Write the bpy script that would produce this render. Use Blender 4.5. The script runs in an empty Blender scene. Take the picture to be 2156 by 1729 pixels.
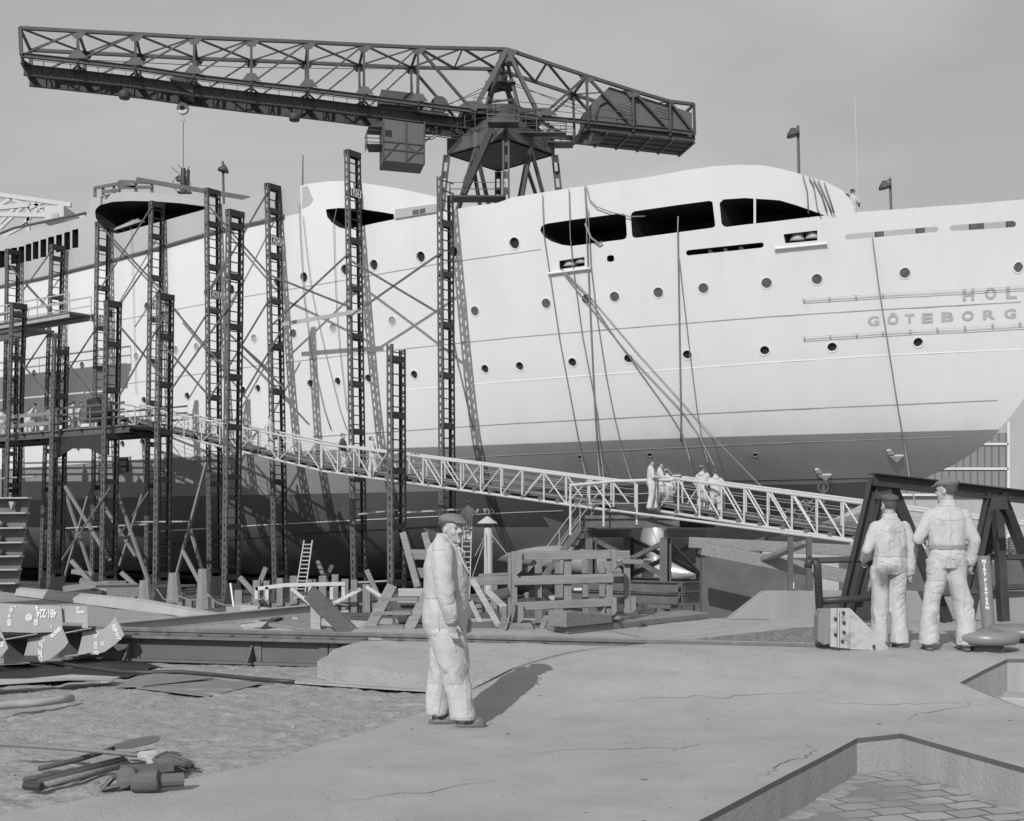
import bpy, math, random
from mathutils import Vector, Matrix, noise
from mathutils.geometry import delaunay_2d_cdt
random.seed(7)
V = Vector
sc = bpy.context.scene
COL = sc.collection
F, CX, HY, EYE = 2695.0, 1078.0, 1115.0, 1.63      # survey of the photograph: focal length, principal column, horizon row, eye height
PI = math.pi

def P(x, y, Y): return V(((x - CX) * Y / F, Y, EYE + (HY - y) * Y / F))
def G(x, y, z=0.0): return P(x, y, (EYE - z) * F / (y - HY))
# ---- ship frame: O on the centreline, AX towards the stern, NP out of the port side
OX, OY = 5.3, 69.4
AX, NP = V((.8, -.6, 0)), V((-.6, -.8, 0))
def A(x, y, b):
    r = (x - CX) / F
    t = (r * (OY - .8 * b) - OX + .6 * b) / (.8 + .6 * r)
    return P(x, y, OY - .8 * b - .6 * t)

# ------------------------------------------------------------------ mesh builder
class MB:
    def __init__(s): s.v, s.f, s.m, s.i = [], [], [], 0
    def add(s, vs, fs):
        n = len(s.v); s.v += [V(v) for v in vs]
        s.f += [tuple(k + n for k in f) for f in fs]; s.m += [s.i] * len(fs); return s
    def box(s, c, d, R=None):
        c = V(c); h = [x / 2 for x in d]
        vs = [V((a * h[0], b * h[1], e * h[2])) for a in (-1, 1) for b in (-1, 1) for e in (-1, 1)]
        if R is not None: vs = [R @ v for v in vs]
        return s.add([c + v for v in vs], [(0, 1, 3, 2), (4, 6, 7, 5), (0, 4, 5, 1), (2, 3, 7, 6), (0, 2, 6, 4), (1, 5, 7, 3)])
    def frame(s, p, q, up=(0, 0, 1)):
        d = (V(q) - V(p)).normalized(); u = V(up)
        if abs(d.dot(u.normalized())) > .98: u = V((0, 1, 0)) if abs(d.y) < .9 else V((1, 0, 0))
        w = d.cross(u).normalized(); return d, w, w.cross(d).normalized()
    def beam(s, p, q, w, h, up=(0, 0, 1)):
        p, q = V(p), V(q); d, a, b = s.frame(p, q, up); vs = []
        for e in (p, q):
            for i, j in ((-1, -1), (1, -1), (1, 1), (-1, 1)): vs.append(e + a * i * w / 2 + b * j * h / 2)
        return s.add(vs, [(3, 2, 1, 0), (4, 5, 6, 7), (0, 1, 5, 4), (1, 2, 6, 5), (2, 3, 7, 6), (3, 0, 4, 7)])
    def ibeam(s, p, q, w, h, t=.02, up=(0, 0, 1)):
        p, q = V(p), V(q); d, a, b = s.frame(p, q, up)
        s.beam(p + b * (h / 2 - t / 2), q + b * (h / 2 - t / 2), w, t, up)
        s.beam(p - b * (h / 2 - t / 2), q - b * (h / 2 - t / 2), w, t, up)
        return s.beam(p, q, t, h - 2 * t, up)
    def angle(s, p, q, w, t=.012, up=(0, 0, 1)):
        p, q = V(p), V(q); d, a, b = s.frame(p, q, up)
        s.beam(p, q, w, t, up); return s.beam(p + a * (w / 2 - t / 2) + b * (w / 2), q + a * (w / 2 - t / 2) + b * (w / 2), t, w - t, up)
    def cyl(s, p, q, r, n=8, r2=None):
        p, q = V(p), V(q); r2 = r if r2 is None else r2; d, a, b = s.frame(p, q); vs = []
        for e, rr in ((p, r), (q, r2)):
            for k in range(n):
                c = 2 * PI * k / n; vs.append(e + (a * math.cos(c) + b * math.sin(c)) * rr)
        fs = [(k, (k + 1) % n, n + (k + 1) % n, n + k) for k in range(n)] + [tuple(range(n - 1, -1, -1)), tuple(range(n, 2 * n))]
        return s.add(vs, fs)
    def tube(s, pts, r, n=6, close=False):
        pts = [V(p) for p in pts]; N = len(pts); vs = []
        d0 = (pts[1] - pts[0]).normalized(); ref = V((0, 0, 1)) if abs(d0.z) < .9 else V((1, 0, 0))
        for i, p in enumerate(pts):
            if close: d = (pts[(i + 1) % N] - pts[i - 1]).normalized()
            else: d = (pts[min(i + 1, N - 1)] - pts[max(i - 1, 0)]).normalized()
            a = d.cross(ref)
            a = a.normalized() if a.length > 1e-5 else V((1, 0, 0)); b = a.cross(d)
            rr = r[i] if isinstance(r, (list, tuple)) else r
            for k in range(n):
                c = 2 * PI * k / n; vs.append(p + (a * math.cos(c) + b * math.sin(c)) * rr)
        fs = []
        for i in range(N if close else N - 1):
            j = (i + 1) % N
            for k in range(n): fs.append((i * n + k, i * n + (k + 1) % n, j * n + (k + 1) % n, j * n + k))
        if not close: fs += [tuple(range(n - 1, -1, -1)), tuple(range((N - 1) * n, N * n))]
        return s.add(vs, fs)
    def prism(s, pts, vec):
        pts = [V(p) for p in pts]; vec = V(vec); n = len(pts)
        fs = [tuple(range(n)), tuple(range(2 * n - 1, n - 1, -1))] + [(k, k + n, (k + 1) % n + n, (k + 1) % n) for k in range(n)]
        return s.add(pts + [p + vec for p in pts], fs)
    def quad(s, *p): return s.add(p, [tuple(range(len(p)))])
    def lathe(s, c, prof, n=24, R=None):
        c = V(c); vs = []; m = len(prof)
        for r, z in prof:
            for k in range(n):
                a = 2 * PI * k / n; v = V((r * math.cos(a), r * math.sin(a), z)); vs.append(c + (R @ v if R is not None else v))
        fs = [(i * n + k, i * n + (k + 1) % n, (i + 1) * n + (k + 1) % n, (i + 1) * n + k) for i in range(m - 1) for k in range(n)]
        return s.add(vs, fs + [tuple(range(n - 1, -1, -1)), tuple(range((m - 1) * n, m * n))])
    def ball(s, c, r, n=10, sc3=(1, 1, 1), R=None):
        c = V(c); m = max(5, n * 2 // 3); vs = [V((0, 0, -1))]; fs = []
        for i in range(1, m):
            z = -math.cos(PI * i / m); q = math.sin(PI * i / m)
            for k in range(n): vs.append(V((q * math.cos(2 * PI * k / n), q * math.sin(2 * PI * k / n), z)))
        vs.append(V((0, 0, 1))); T = len(vs) - 1
        for k in range(n): fs.append((0, 1 + (k + 1) % n, 1 + k)); fs.append((T, T - n + k, T - n + (k + 1) % n))
        for i in range(m - 2):
            for k in range(n): fs.append((1 + i * n + k, 1 + i * n + (k + 1) % n, 1 + (i + 1) * n + (k + 1) % n, 1 + (i + 1) * n + k))
        vs = [V((v.x * r * sc3[0], v.y * r * sc3[1], v.z * r * sc3[2])) for v in vs]
        return s.add([c + (R @ v if R is not None else v) for v in vs], fs)
    def loft(s, rings, n=16, sq=1.0):
        """rings (x, y, z, rx, ry) stacked in z"""
        vs = []
        for x, y, z, rx, ry in rings:
            for k in range(n):
                a = 2 * PI * k / n; ca, sa = math.cos(a), math.sin(a)
                if sq != 1.0: ca = math.copysign(abs(ca) ** sq, ca); sa = math.copysign(abs(sa) ** sq, sa)
                vs.append(V((x + rx * ca, y + ry * sa, z)))
        N = len(rings)
        up = rings[-1][2] > rings[0][2]
        fs = [((i * n + k, i * n + (k + 1) % n, (i + 1) * n + (k + 1) % n, (i + 1) * n + k) if up else
               (i * n + k, (i + 1) * n + k, (i + 1) * n + (k + 1) % n, i * n + (k + 1) % n)) for i in range(N - 1) for k in range(n)]
        a, b = tuple(range(n)), tuple(range((N - 1) * n, N * n))
        fs += [a[::-1], b] if up else [a, b[::-1]]
        return s.add(vs, fs)
    def limb(s, pts, n=12):
        """(x, y, z, r) chain of tapered capsules"""
        for i, p in enumerate(pts):
            s.ball(p[:3], p[3], n)
            if i: s.cyl(pts[i - 1][:3], p[:3], pts[i - 1][3], n, p[3])
        return s
    def xf(s, M):
        s.v = [M @ v for v in s.v]; return s
    def merge(s, o):
        n = len(s.v); s.v += o.v; s.f += [tuple(k + n for k in f) for f in o.f]; s.m += o.m; return s
    def build(s, name, mats, parent=None, smooth=False, bev=0, loc=None):
        mats = mats if isinstance(mats, (list, tuple)) else [mats]
        if loc is None: loc = parent_loc(parent) if parent else base_of(s.v)
        me = bpy.data.meshes.new(name)
        me.from_pydata([tuple(v - loc) for v in s.v], [], s.f)
        for m in mats: me.materials.append(m)
        if len(mats) > 1: me.polygons.foreach_set('material_index', s.m)
        if smooth: me.polygons.foreach_set('use_smooth', [True] * len(me.polygons))
        me.update(); o = bpy.data.objects.new(name, me); COL.objects.link(o)
        if parent: o.parent = parent
        else: o.location = loc
        WL[o.name] = V(loc)
        if bev:
            b = o.modifiers.new('edge_wear', 'BEVEL'); b.width = bev; b.segments = 2; b.limit_method = 'ANGLE'; b.angle_limit = .7
        return o
WL = {}
def split_build(mb, name, mats, parent, **k):
    """every separate member of mb becomes an object of its own"""
    par = list(range(len(mb.v)))
    def fd(i):
        while par[i] != i: par[i] = par[par[i]]; i = par[i]
        return i
    for f in mb.f:
        r = fd(f[0])
        for j in f[1:]: par[fd(j)] = r
    G_ = {}
    for fi, f in enumerate(mb.f): G_.setdefault(fd(f[0]), []).append(fi)
    out = []
    for fl in G_.values():
        m = MB(); mp_ = {}
        for fi in fl:
            g = []
            for j in mb.f[fi]:
                if j not in mp_: mp_[j] = len(m.v); m.v.append(mb.v[j])
                g.append(mp_[j])
            m.f.append(tuple(g)); m.m.append(mb.m[fi])
        out.append(m.build(name, mats, parent, **k))
    return out
def parent_loc(p): return WL[p.name]
def base_of(vs):
    xs = [v.x for v in vs]; ys = [v.y for v in vs]; zs = [v.z for v in vs]
    return V(((min(xs) + max(xs)) / 2, (min(ys) + max(ys)) / 2, min(zs)))
def tag(o, label, cat, group=None):
    o['label'] = label; o['category'] = cat
    if not o.get('kind'): o['kind'] = 'thing'
    if group: o['group'] = group
    return o
def thing(name, label, cat, loc=(0, 0, 0), group=None):
    o = bpy.data.objects.new(name, None); o.empty_display_size = .2; COL.objects.link(o); o.location = loc; WL[o.name] = V(loc)
    return tag(o, label, cat, group)
def struct(o, kind='structure'): o['kind'] = kind; return o
def one(mb, name, mat, label, cat, group=None, **k): return tag(mb.build(name, mat, None, **k), label, cat, group)

def shade_angle(o, deg=40):
    me = o.data; me.polygons.foreach_set('use_smooth', [True] * len(me.polygons))
    try: me.set_sharp_from_angle(angle=math.radians(deg))
    except Exception: pass

def textmesh(s, size=1.0, bold=0.0):
    c = bpy.data.curves.new('lettering', 'FONT'); c.body = s; c.size = size; c.offset = bold; c.align_x = 'CENTER'; c.align_y = 'CENTER'; c.resolution_u = 3
    o = bpy.data.objects.new('lettering', c); COL.objects.link(o)
    dg = bpy.context.evaluated_depsgraph_get(); dg.update(); e = o.evaluated_get(dg); me = e.to_mesh()
    vs = [V(v.co) for v in me.vertices]; fs = [tuple(p.vertices) for p in me.polygons]
    e.to_mesh_clear(); bpy.data.objects.remove(o); bpy.data.curves.remove(c)
    return vs, fs

# ------------------------------------------------------------------ materials (a black-and-white place: every tone is a grey)
def mat(name, g, rough=.7, amp=.15, scale=3.0, metal=0.0, bump=0.0, bscale=30.0, stain=0.0, sscale=.6, streak=False, spec=.4, stain_g=None):
    m = bpy.data.materials.new(name); m.use_nodes = True; nt = m.node_tree; N = nt.nodes; L = nt.links
    bs = N['Principled BSDF']; bs.inputs['Roughness'].default_value = rough; bs.inputs['Metallic'].default_value = metal
    bs.inputs['Specular IOR Level'].default_value = spec
    geo = N.new('ShaderNodeNewGeometry'); src = geo.outputs['Position']
    if streak:
        mp = N.new('ShaderNodeMapping'); mp.inputs['Scale'].default_value = (1, 1, .12); L.new(src, mp.inputs['Vector']); src = mp.outputs['Vector']
    n1 = N.new('ShaderNodeTexNoise'); n1.inputs['Scale'].default_value = scale; n1.inputs['Detail'].default_value = 6; n1.inputs['Roughness'].default_value = .65
    L.new(src, n1.inputs['Vector'])
    r = N.new('ShaderNodeMapRange'); r.inputs['From Min'].default_value = .25; r.inputs['From Max'].default_value = .75
    r.inputs['To Min'].default_value = g * (1 - amp); r.inputs['To Max'].default_value = g * (1 + amp); L.new(n1.outputs['Fac'], r.inputs['Value'])
    out = r.outputs['Result']
    if stain:
        n2 = N.new('ShaderNodeTexNoise'); n2.inputs['Scale'].default_value = sscale; n2.inputs['Detail'].default_value = 8; n2.inputs['Roughness'].default_value = .7
        L.new(src, n2.inputs['Vector'])
        r2 = N.new('ShaderNodeMapRange'); r2.inputs['From Min'].default_value = .52; r2.inputs['From Max'].default_value = .72; L.new(n2.outputs['Fac'], r2.inputs['Value'])
        mu = N.new('ShaderNodeMath'); mu.operation = 'MULTIPLY'; mu.inputs[1].default_value = stain; L.new(r2.outputs['Result'], mu.inputs[0])
        mx = N.new('ShaderNodeMix'); mx.data_type = 'FLOAT'; L.new(mu.outputs[0], mx.inputs['Factor']); L.new(out, mx.inputs['A']); mx.inputs['B'].default_value = g * .35 if stain_g is None else stain_g
        out = mx.outputs['Result']
    cb = N.new('ShaderNodeCombineColor')
    for k in ('Red', 'Green', 'Blue'): L.new(out, cb.inputs[k])
    L.new(cb.outputs['Color'], bs.inputs['Base Color'])
    if bump:
        n3 = N.new('ShaderNodeTexNoise'); n3.inputs['Scale'].default_value = bscale; n3.inputs['Detail'].default_value = 5; L.new(geo.outputs['Position'], n3.inputs['Vector'])
        b = N.new('ShaderNodeBump'); b.inputs['Strength'].default_value = min(1, bump); b.inputs['Distance'].default_value = .02 if bscale > 8 else .08
        L.new(n3.outputs['Fac'], b.inputs['Height']); L.new(b.outputs['Normal'], bs.inputs['Normal'])
    return m
def woodmat(name, g, along=(1, 0, 0), amp=.3, rough=.8):
    """grain: noise stretched along the object's own longest side comes from Generated-free position noise with a wave"""
    m = mat(name, g, rough, amp, 4.0, bump=.35, bscale=40, stain=.35, sscale=2.2)
    nt = m.node_tree; N = nt.nodes; L = nt.links
    mp = N.new('ShaderNodeMapping'); mp.inputs['Scale'].default_value = tuple(.35 if a else 9 for a in along)
    geo = [n for n in N if n.type == 'NEW_GEOMETRY'][0]; L.new(geo.outputs['Position'], mp.inputs['Vector'])
    n1 = [n for n in N if n.type == 'TEX_NOISE'][0]; L.new(mp.outputs['Vector'], n1.inputs['Vector'])
    return m
M = {}
M['white'] = mat('hull_white_paint', .66, .6, .035, .6, stain=.22, sscale=.7, streak=True, stain_g=.52, bump=.10, bscale=1.0)
M['primer'] = mat('grey_primer', .40, .6, .10, .5, stain=.25, sscale=.5, streak=True, stain_g=.25)
M['boot'] = mat('boot_topping', .235, .5, .08, .5, stain=.25, sscale=.5, streak=True, stain_g=.2)
M['bottom'] = mat('bottom_paint', .095, .55, .12, .4, stain=.4, sscale=.35, stain_g=.05)
M['bottom2'] = mat('bottom_pale', .26, .55, .12, .4, stain=.3, sscale=.35, stain_g=.1)  # paler tone for the low stern patch and the shaft bossing
M['seam'] = mat('seam_line', .30, .6, .2)
M['seam2'] = mat('seam_line_light', .88, .6, .05)
M['letter'] = mat('letter_grey', .40, .6, .05)
M['dark'] = mat('dark_interior', .018, .8, .2)
M['glass'] = mat('porthole_glass', .10, .15, .3, 6.0, spec=.6)
M['glassl'] = mat('porthole_pane', .33, .2, .4, 8.0, spec=.6)
M['tower'] = mat('tower_steel', .09, .6, .25, 2.5, stain=.3, sscale=1.5, stain_g=.14)
M['towerd'] = mat('tower_dark_shade', .03, .6, .25, 2.5)
M['crane'] = mat('crane_steel', .062, .6, .18, 1.0, stain=.3, sscale=.5, stain_g=.11)
M['craned'] = mat('crane_dark_steel', .05, .65, .18, 1.0)
M['cranep'] = mat('crane_plate', .10, .6, .12, .8, stain=.35, sscale=.5, streak=True, stain_g=.06)
M['pale'] = mat('pale_tube_paint', .46, .5, .1, 5.0, stain=.35, sscale=5, stain_g=.4)
M['palew'] = mat('white_lattice', .55, .5, .1)
M['steel'] = mat('steel_plate', .34, .55, .12, 2.0, stain=.3, sscale=3, stain_g=.24, metal=0.0)
M['steeld'] = mat('dark_steel', .04, .5, .3, 4.0, stain=.3, sscale=3, stain_g=.1)
M['rail'] = mat('rail_steel', .13, .45, .2, 6.0, stain=.4, sscale=4, stain_g=.28)
M['girder'] = mat('girder_paint', .11, .6, .12, 3.0, stain=.4, sscale=2.5, stain_g=.24, bump=.1)
M['trestle'] = mat('trestle_steel', .10, .6, .2, 3.0, stain=.3, sscale=2, stain_g=.2)
M['iron'] = mat('cast_iron', .20, .36, .15, 5.0, stain=.35, sscale=5, stain_g=.28, metal=.0, spec=.6)
M['wood'] = woodmat('weathered_timber', .20)
M['woodd'] = woodmat('dark_timber', .10)
M['woodl'] = woodmat('pale_timber', .36)
M['woodv'] = woodmat('weathered_post', .20, (0, 0, 1))
M['deckw'] = woodmat('gangway_planks', .13)
M['concrete'] = mat('concrete_floor', .31, .9, .13, 1.6, bump=.5, bscale=60, stain=.6, sscale=1.3, stain_g=.275)
M['slab'] = mat('rough_slab', .31, .95, .2, 2.0, bump=.8, bscale=25, stain=.4, sscale=2, stain_g=.2)
M['dirt'] = mat('trodden_dirt', .27, .95, .35, 7.0, bump=1.0, bscale=20, stain=.6, sscale=3.5, stain_g=.15)
M['berth'] = mat('berth_ground', .42, .95, .3, .6, bump=.5, bscale=6)
M['wallc'] = mat('parapet_concrete', .26, .9, .15, 2.0, stain=.35, sscale=1.5, stain_g=.25, streak=True, bump=.3)
M['cloth'] = mat('white_overall', .47, .9, .06, 9.0, stain=.22, sscale=4.5, stain_g=.42, bump=.3, bscale=35)
M['clothd'] = mat('soiled_overall', .44, .9, .08, 9.0, stain=.4, sscale=4.0, stain_g=.36, bump=.3, bscale=35)
M['jacket'] = mat('dark_jacket', .07, .9, .15, 9.0)
M['skin'] = mat('skin', .36, .55, .06, 20.0)
M['hair'] = mat('hair', .07, .8, .3, 40.0)
M['stitch'] = mat('stitching', .36, .9, .1)
M['belt'] = mat('webbing_belt', .24, .8, .1)
M['toolw'] = woodmat('dark_handle', .075)
M['cap'] = mat('tweed_cap', .17, .9, .3, 120.0, bump=.4, bscale=150)
M['capd'] = mat('dark_cap', .09, .9, .3, 90.0, bump=.3, bscale=150)
M['shoe'] = mat('boot_leather', .13, .5, .3, 15.0)
M['sole'] = mat('shoe_sole', .06, .7, .2)
M['rope'] = mat('hemp_rope', .22, .9, .2, 20.0)
M['chalk'] = mat('chalk', .68, .9, .1, 20.0)
M['bronze'] = mat('bright_bronze', .62, .28, .1, 3.0, metal=.6)
M['zinc'] = mat('zinc_sheet', .42, .5, .12, 5.0, stain=.2, sscale=4, stain_g=.36)
M['shed'] = mat('shed_wall', .34, .8, .10, .5, stain=.15, sscale=.2, stain_g=.3)
M['shedd'] = mat('shed_door', .20, .8, .06, .3)
M['bristle'] = mat('broom_bristle', .12, .9, .4, 80.0)

# worn smears and dark flecks on the concrete
_m = M['concrete']; nt = _m.node_tree; N = nt.nodes; L = nt.links; cb = [n for n in N if n.type == 'COMBINE_COLOR'][0]; src = cb.inputs['Red'].links[0].from_socket
geo = [n for n in N if n.type == 'NEW_GEOMETRY'][0]
mp = N.new('ShaderNodeMapping'); mp.inputs['Scale'].default_value = (1.1, 1.8, 1); mp.inputs['Rotation'].default_value = (0, 0, .45); L.new(geo.outputs['Position'], mp.inputs['Vector'])
out = src
for sc_, lo, hi, k in ((.9, .46, .72, .09), (3.5, .58, .78, .14), (14, .64, .78, .35), (70, .48, .70, .16)):
    nz = N.new('ShaderNodeTexNoise'); nz.inputs['Scale'].default_value = sc_; nz.inputs['Detail'].default_value = 7; nz.inputs['Roughness'].default_value = .6; L.new(mp.outputs['Vector'], nz.inputs['Vector'])
    q = N.new('ShaderNodeMapRange'); q.inputs['From Min'].default_value = lo; q.inputs['From Max'].default_value = hi; q.inputs['To Min'].default_value = 1; q.inputs['To Max'].default_value = 1 - k; L.new(nz.outputs['Fac'], q.inputs['Value'])
    x = N.new('ShaderNodeMath'); x.operation = 'MULTIPLY'; L.new(out, x.inputs[0]); L.new(q.outputs['Result'], x.inputs[1]); out = x.outputs[0]
ad = N.new('ShaderNodeMath'); ad.operation = 'MULTIPLY'; ad.inputs[1].default_value = 1.10; L.new(out, ad.inputs[0])
for k in ('Red', 'Green', 'Blue'): L.new(ad.outputs[0], cb.inputs[k])

# ------------------------------------------------------------------ camera, sun, sky
cam = bpy.data.cameras.new('camera'); co = bpy.data.objects.new('camera', cam); COL.objects.link(co)
cam.sensor_width = 36; cam.sensor_fit = 'HORIZONTAL'; cam.lens = 36 * F / 2156; cam.clip_start = .1; cam.clip_end = 3000
cam.shift_y = (HY - 864.5) / 2156
co.location = (0, 0, EYE); co.rotation_euler = (PI / 2, 0, 0); sc.camera = co
AZ, EL = math.radians(21.0), math.radians(33.5)        # the light travels away from the camera, a little to the right
sd = V((math.sin(AZ) * math.cos(EL), math.cos(AZ) * math.cos(EL), -math.sin(EL)))
sun = bpy.data.lights.new('sun', 'SUN'); so = bpy.data.objects.new('sun', sun); COL.objects.link(so)
sun.energy = 3.55; sun.angle = math.radians(.5); sun.color = (1, .99, .97); so.rotation_euler = sd.to_track_quat('-Z', 'Y').to_euler(); so.location = (-10, -20, 40)
w = bpy.data.worlds.new('World'); sc.world = w; w.use_nodes = True; nt = w.node_tree; N = nt.nodes; L = nt.links
sky = N.new('ShaderNodeTexSky'); sky.sky_type = 'NISHITA'; sky.sun_disc = False; sky.sun_elevation = EL; sky.sun_rotation = math.atan2(-sd.x, -sd.y)
sky.air_density = 1.0; sky.dust_density = 2.0
bw = N.new('ShaderNodeRGBToBW'); L.new(sky.outputs['Color'], bw.inputs['Color'])
pw = N.new('ShaderNodeMath'); pw.operation = 'POWER'; pw.inputs[1].default_value = .25; L.new(bw.outputs['Val'], pw.inputs[0])
tc = N.new('ShaderNodeTexCoord'); nz = N.new('ShaderNodeTexNoise'); nz.inputs['Scale'].default_value = 2.2; nz.inputs['Detail'].default_value = 5; nz.inputs['Distortion'].default_value = .8
mp = N.new('ShaderNodeMapping'); mp.inputs['Scale'].default_value = (1, 1, 2.2); mp.inputs['Rotation'].default_value = (.3, .5, .2)
L.new(tc.outputs['Generated'], mp.inputs['Vector']); L.new(mp.outputs['Vector'], nz.inputs['Vector'])
rg = N.new('ShaderNodeMapRange'); rg.inputs['From Min'].default_value = .35; rg.inputs['From Max'].default_value = .7; rg.inputs['To Min'].default_value = 2.15; rg.inputs['To Max'].default_value = 2.95
L.new(nz.outputs['Fac'], rg.inputs['Value'])
ml = N.new('ShaderNodeMath'); ml.operation = 'MULTIPLY'; L.new(pw.outputs[0], ml.inputs[0]); L.new(rg.outputs['Result'], ml.inputs[1])
bg = N['Background']; L.new(ml.outputs[0], bg.inputs['Color']); bg.inputs['Strength'].default_value = .15
sc.view_settings.view_transform = 'Standard'; sc.view_settings.look = 'None'; sc.view_settings.exposure = 0.0; sc.view_settings.gamma = 1.0

def local_stain(name, base, spots, g):
    m = M[base].copy(); m.name = name; nt = m.node_tree; N = nt.nodes; L = nt.links; cb = [n for n in N if n.type == 'COMBINE_COLOR'][0]; src = cb.inputs['Red'].links[0].from_socket; out = src
    geo = [n for n in N if n.type == 'NEW_GEOMETRY'][0]
    nz = N.new('ShaderNodeTexNoise'); nz.inputs['Scale'].default_value = 14; nz.inputs['Detail'].default_value = 6; nz.inputs['Roughness'].default_value = .7; L.new(geo.outputs['Position'], nz.inputs['Vector'])
    for c, r, k in spots:
        d = N.new('ShaderNodeVectorMath'); d.operation = 'DISTANCE'; L.new(geo.outputs['Position'], d.inputs[0]); d.inputs[1].default_value = c
        a = N.new('ShaderNodeMath'); a.operation = 'MULTIPLY_ADD'; L.new(nz.outputs['Fac'], a.inputs[0]); a.inputs[1].default_value = r * 1.6; L.new(d.outputs['Value'], a.inputs[2])
        q = N.new('ShaderNodeMapRange'); q.inputs['From Min'].default_value = r * 1.95; q.inputs['From Max'].default_value = r * 1.35; q.inputs['To Max'].default_value = k; L.new(a.outputs[0], q.inputs['Value'])
        x = N.new('ShaderNodeMix'); x.data_type = 'FLOAT'; L.new(q.outputs['Result'], x.inputs['Factor']); L.new(out, x.inputs['A']); x.inputs['B'].default_value = g; out = x.outputs['Result']
    for k in ('Red', 'Green', 'Blue'): L.new(out, cb.inputs[k])
    M[name] = m
# ================================================================== THE SHIP
M['seamv'] = mat('butt_line', .56, .6, .05)
M['streak'] = mat('drip_stain', .57, .7, .08, 6)
def pchip(tab):
    xs = [a for a, _ in tab]; ys = [b for _, b in tab]; n = len(xs)
    d = [(ys[i + 1] - ys[i]) / (xs[i + 1] - xs[i]) for i in range(n - 1)]
    m = [d[0]] + [0 if d[i - 1] * d[i] <= 0 else 2 * d[i - 1] * d[i] / (d[i - 1] + d[i]) for i in range(1, n - 1)] + [d[-1]]
    def f(x):
        if x <= xs[0]: return ys[0]
        if x >= xs[-1]: return ys[-1]
        i = 0
        while x > xs[i + 1]: i += 1
        h = xs[i + 1] - xs[i]; s = (x - xs[i]) / h
        return (ys[i] * (1 + 2 * s) * (1 - s) ** 2 + m[i] * h * s * (1 - s) ** 2 + ys[i + 1] * s * s * (3 - 2 * s) + m[i + 1] * h * s * s * (s - 1))
    return f
ZK = -1.35
bdeck = pchip([(-158, 0), (-150, 3), (-130, 8), (-100, 11.4), (-60, 12), (-12, 12), (0, 11.7), (5, 11.1), (10, 9.9), (15, 8.0), (18, 6.4), (20, 5.1), (22, 3.3), (23.3, 1.6), (24, 0)])
ffin = pchip([(-60, .02), (-40, .07), (-17, .28), (-8, .53), (0, .90), (5, 1.15), (8, 1.4), (12.6, 1.75), (14.6, 2.08), (18.3, 2.75), (21.2, 4.3), (24, 9)])
hz = pchip([(-1.4, 1.06), (0, .82), (2, .58), (4, .40), (6, .265), (9, .165), (12.5, .08), (16, 0), (24, -.16)])
def bilge(z):
    u = max(0, min(1, (ZK + 3.6 - z) / 3.6)); return .5 + .5 * math.sqrt(max(0, 1 - u * u))
def hb(t, z): return bdeck(t) * max(0.0, 1 - ffin(t) * hz(z)) * bilge(z)
def hp(t, z, b=None): 
    b = hb(t, z) if b is None else b
    return V((OX + .8 * t - .6 * b, OY - .6 * t - .8 * b, z))
def hn(t, z, e=.15):
    a = hp(t + e, z) - hp(t - e, z); c = hp(t, z + e) - hp(t, z - e)
    n = c.cross(a); n.normalize(); return (n if n.dot(NP) > 0 else -n), a / (2 * e), c / (2 * e)
def hit(x, y):
    """(t, z) where a line of sight from the survey point meets the port shell"""
    rx, rz = (x - CX) / F, (HY - y) / F
    def g(Y):
        X = rx * Y - OX; dY = Y - OY; z = EYE + rz * Y
        t = .8 * X - .6 * dY; s = -.6 * X - .8 * dY
        return s - hb(t, z), t, z
    lo = 44.0; st = .5
    while lo < 260 and g(lo)[0] > 0: lo += st
    a, b = lo - st, lo
    for _ in range(30):
        m = (a + b) / 2
        if g(m)[0] > 0: a = m
        else: b = m
    _, t, z = g(b); return t, z
def tend(z):
    a, b = -20.0, 24.0
    if hb(23.99, z) > 0 and hz(z) <= .02: return 24.0
    for _ in range(30):
        m = (a + b) / 2
        if hb(m, z) > .012: a = m
        else: b = m
    return a
def T4(ox, oy, *pts): return [(ox + x / 4, oy + y / 4) for x, y in pts]
def rounded(pts, n=1):
    for _ in range(n):
        q = []
        for i, p in enumerate(pts):
            a = pts[(i + 1) % len(pts)]; q += [(p[0] * .8 + a[0] * .2, p[1] * .8 + a[1] * .2), (p[0] * .2 + a[0] * .8, p[1] * .2 + a[1] * .8)]
        pts = q
    return pts
def densify(pts, step=14, close=False):  # works for 2-D polylines
    out = []; n = len(pts)
    for i in range(n if close else n - 1):
        a, b = pts[i], pts[(i + 1) % n]; k = max(1, int(math.dist(a, b) / step))
        out += [(a[0] + (b[0] - a[0]) * j / k, a[1] + (b[1] - a[1]) * j / k) for j in range(k)]
    if not close: out.append(pts[-1])
    return out
def inside(p, poly):
    x, y = p; c = False; j = len(poly) - 1
    for i in range(len(poly)):
        xi, yi = poly[i]; xj, yj = poly[j]
        if (yi > y) != (yj > y) and x < (xj - xi) * (y - yi) / (yj - yi) + xi: c = not c
        j = i
    return c

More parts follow.
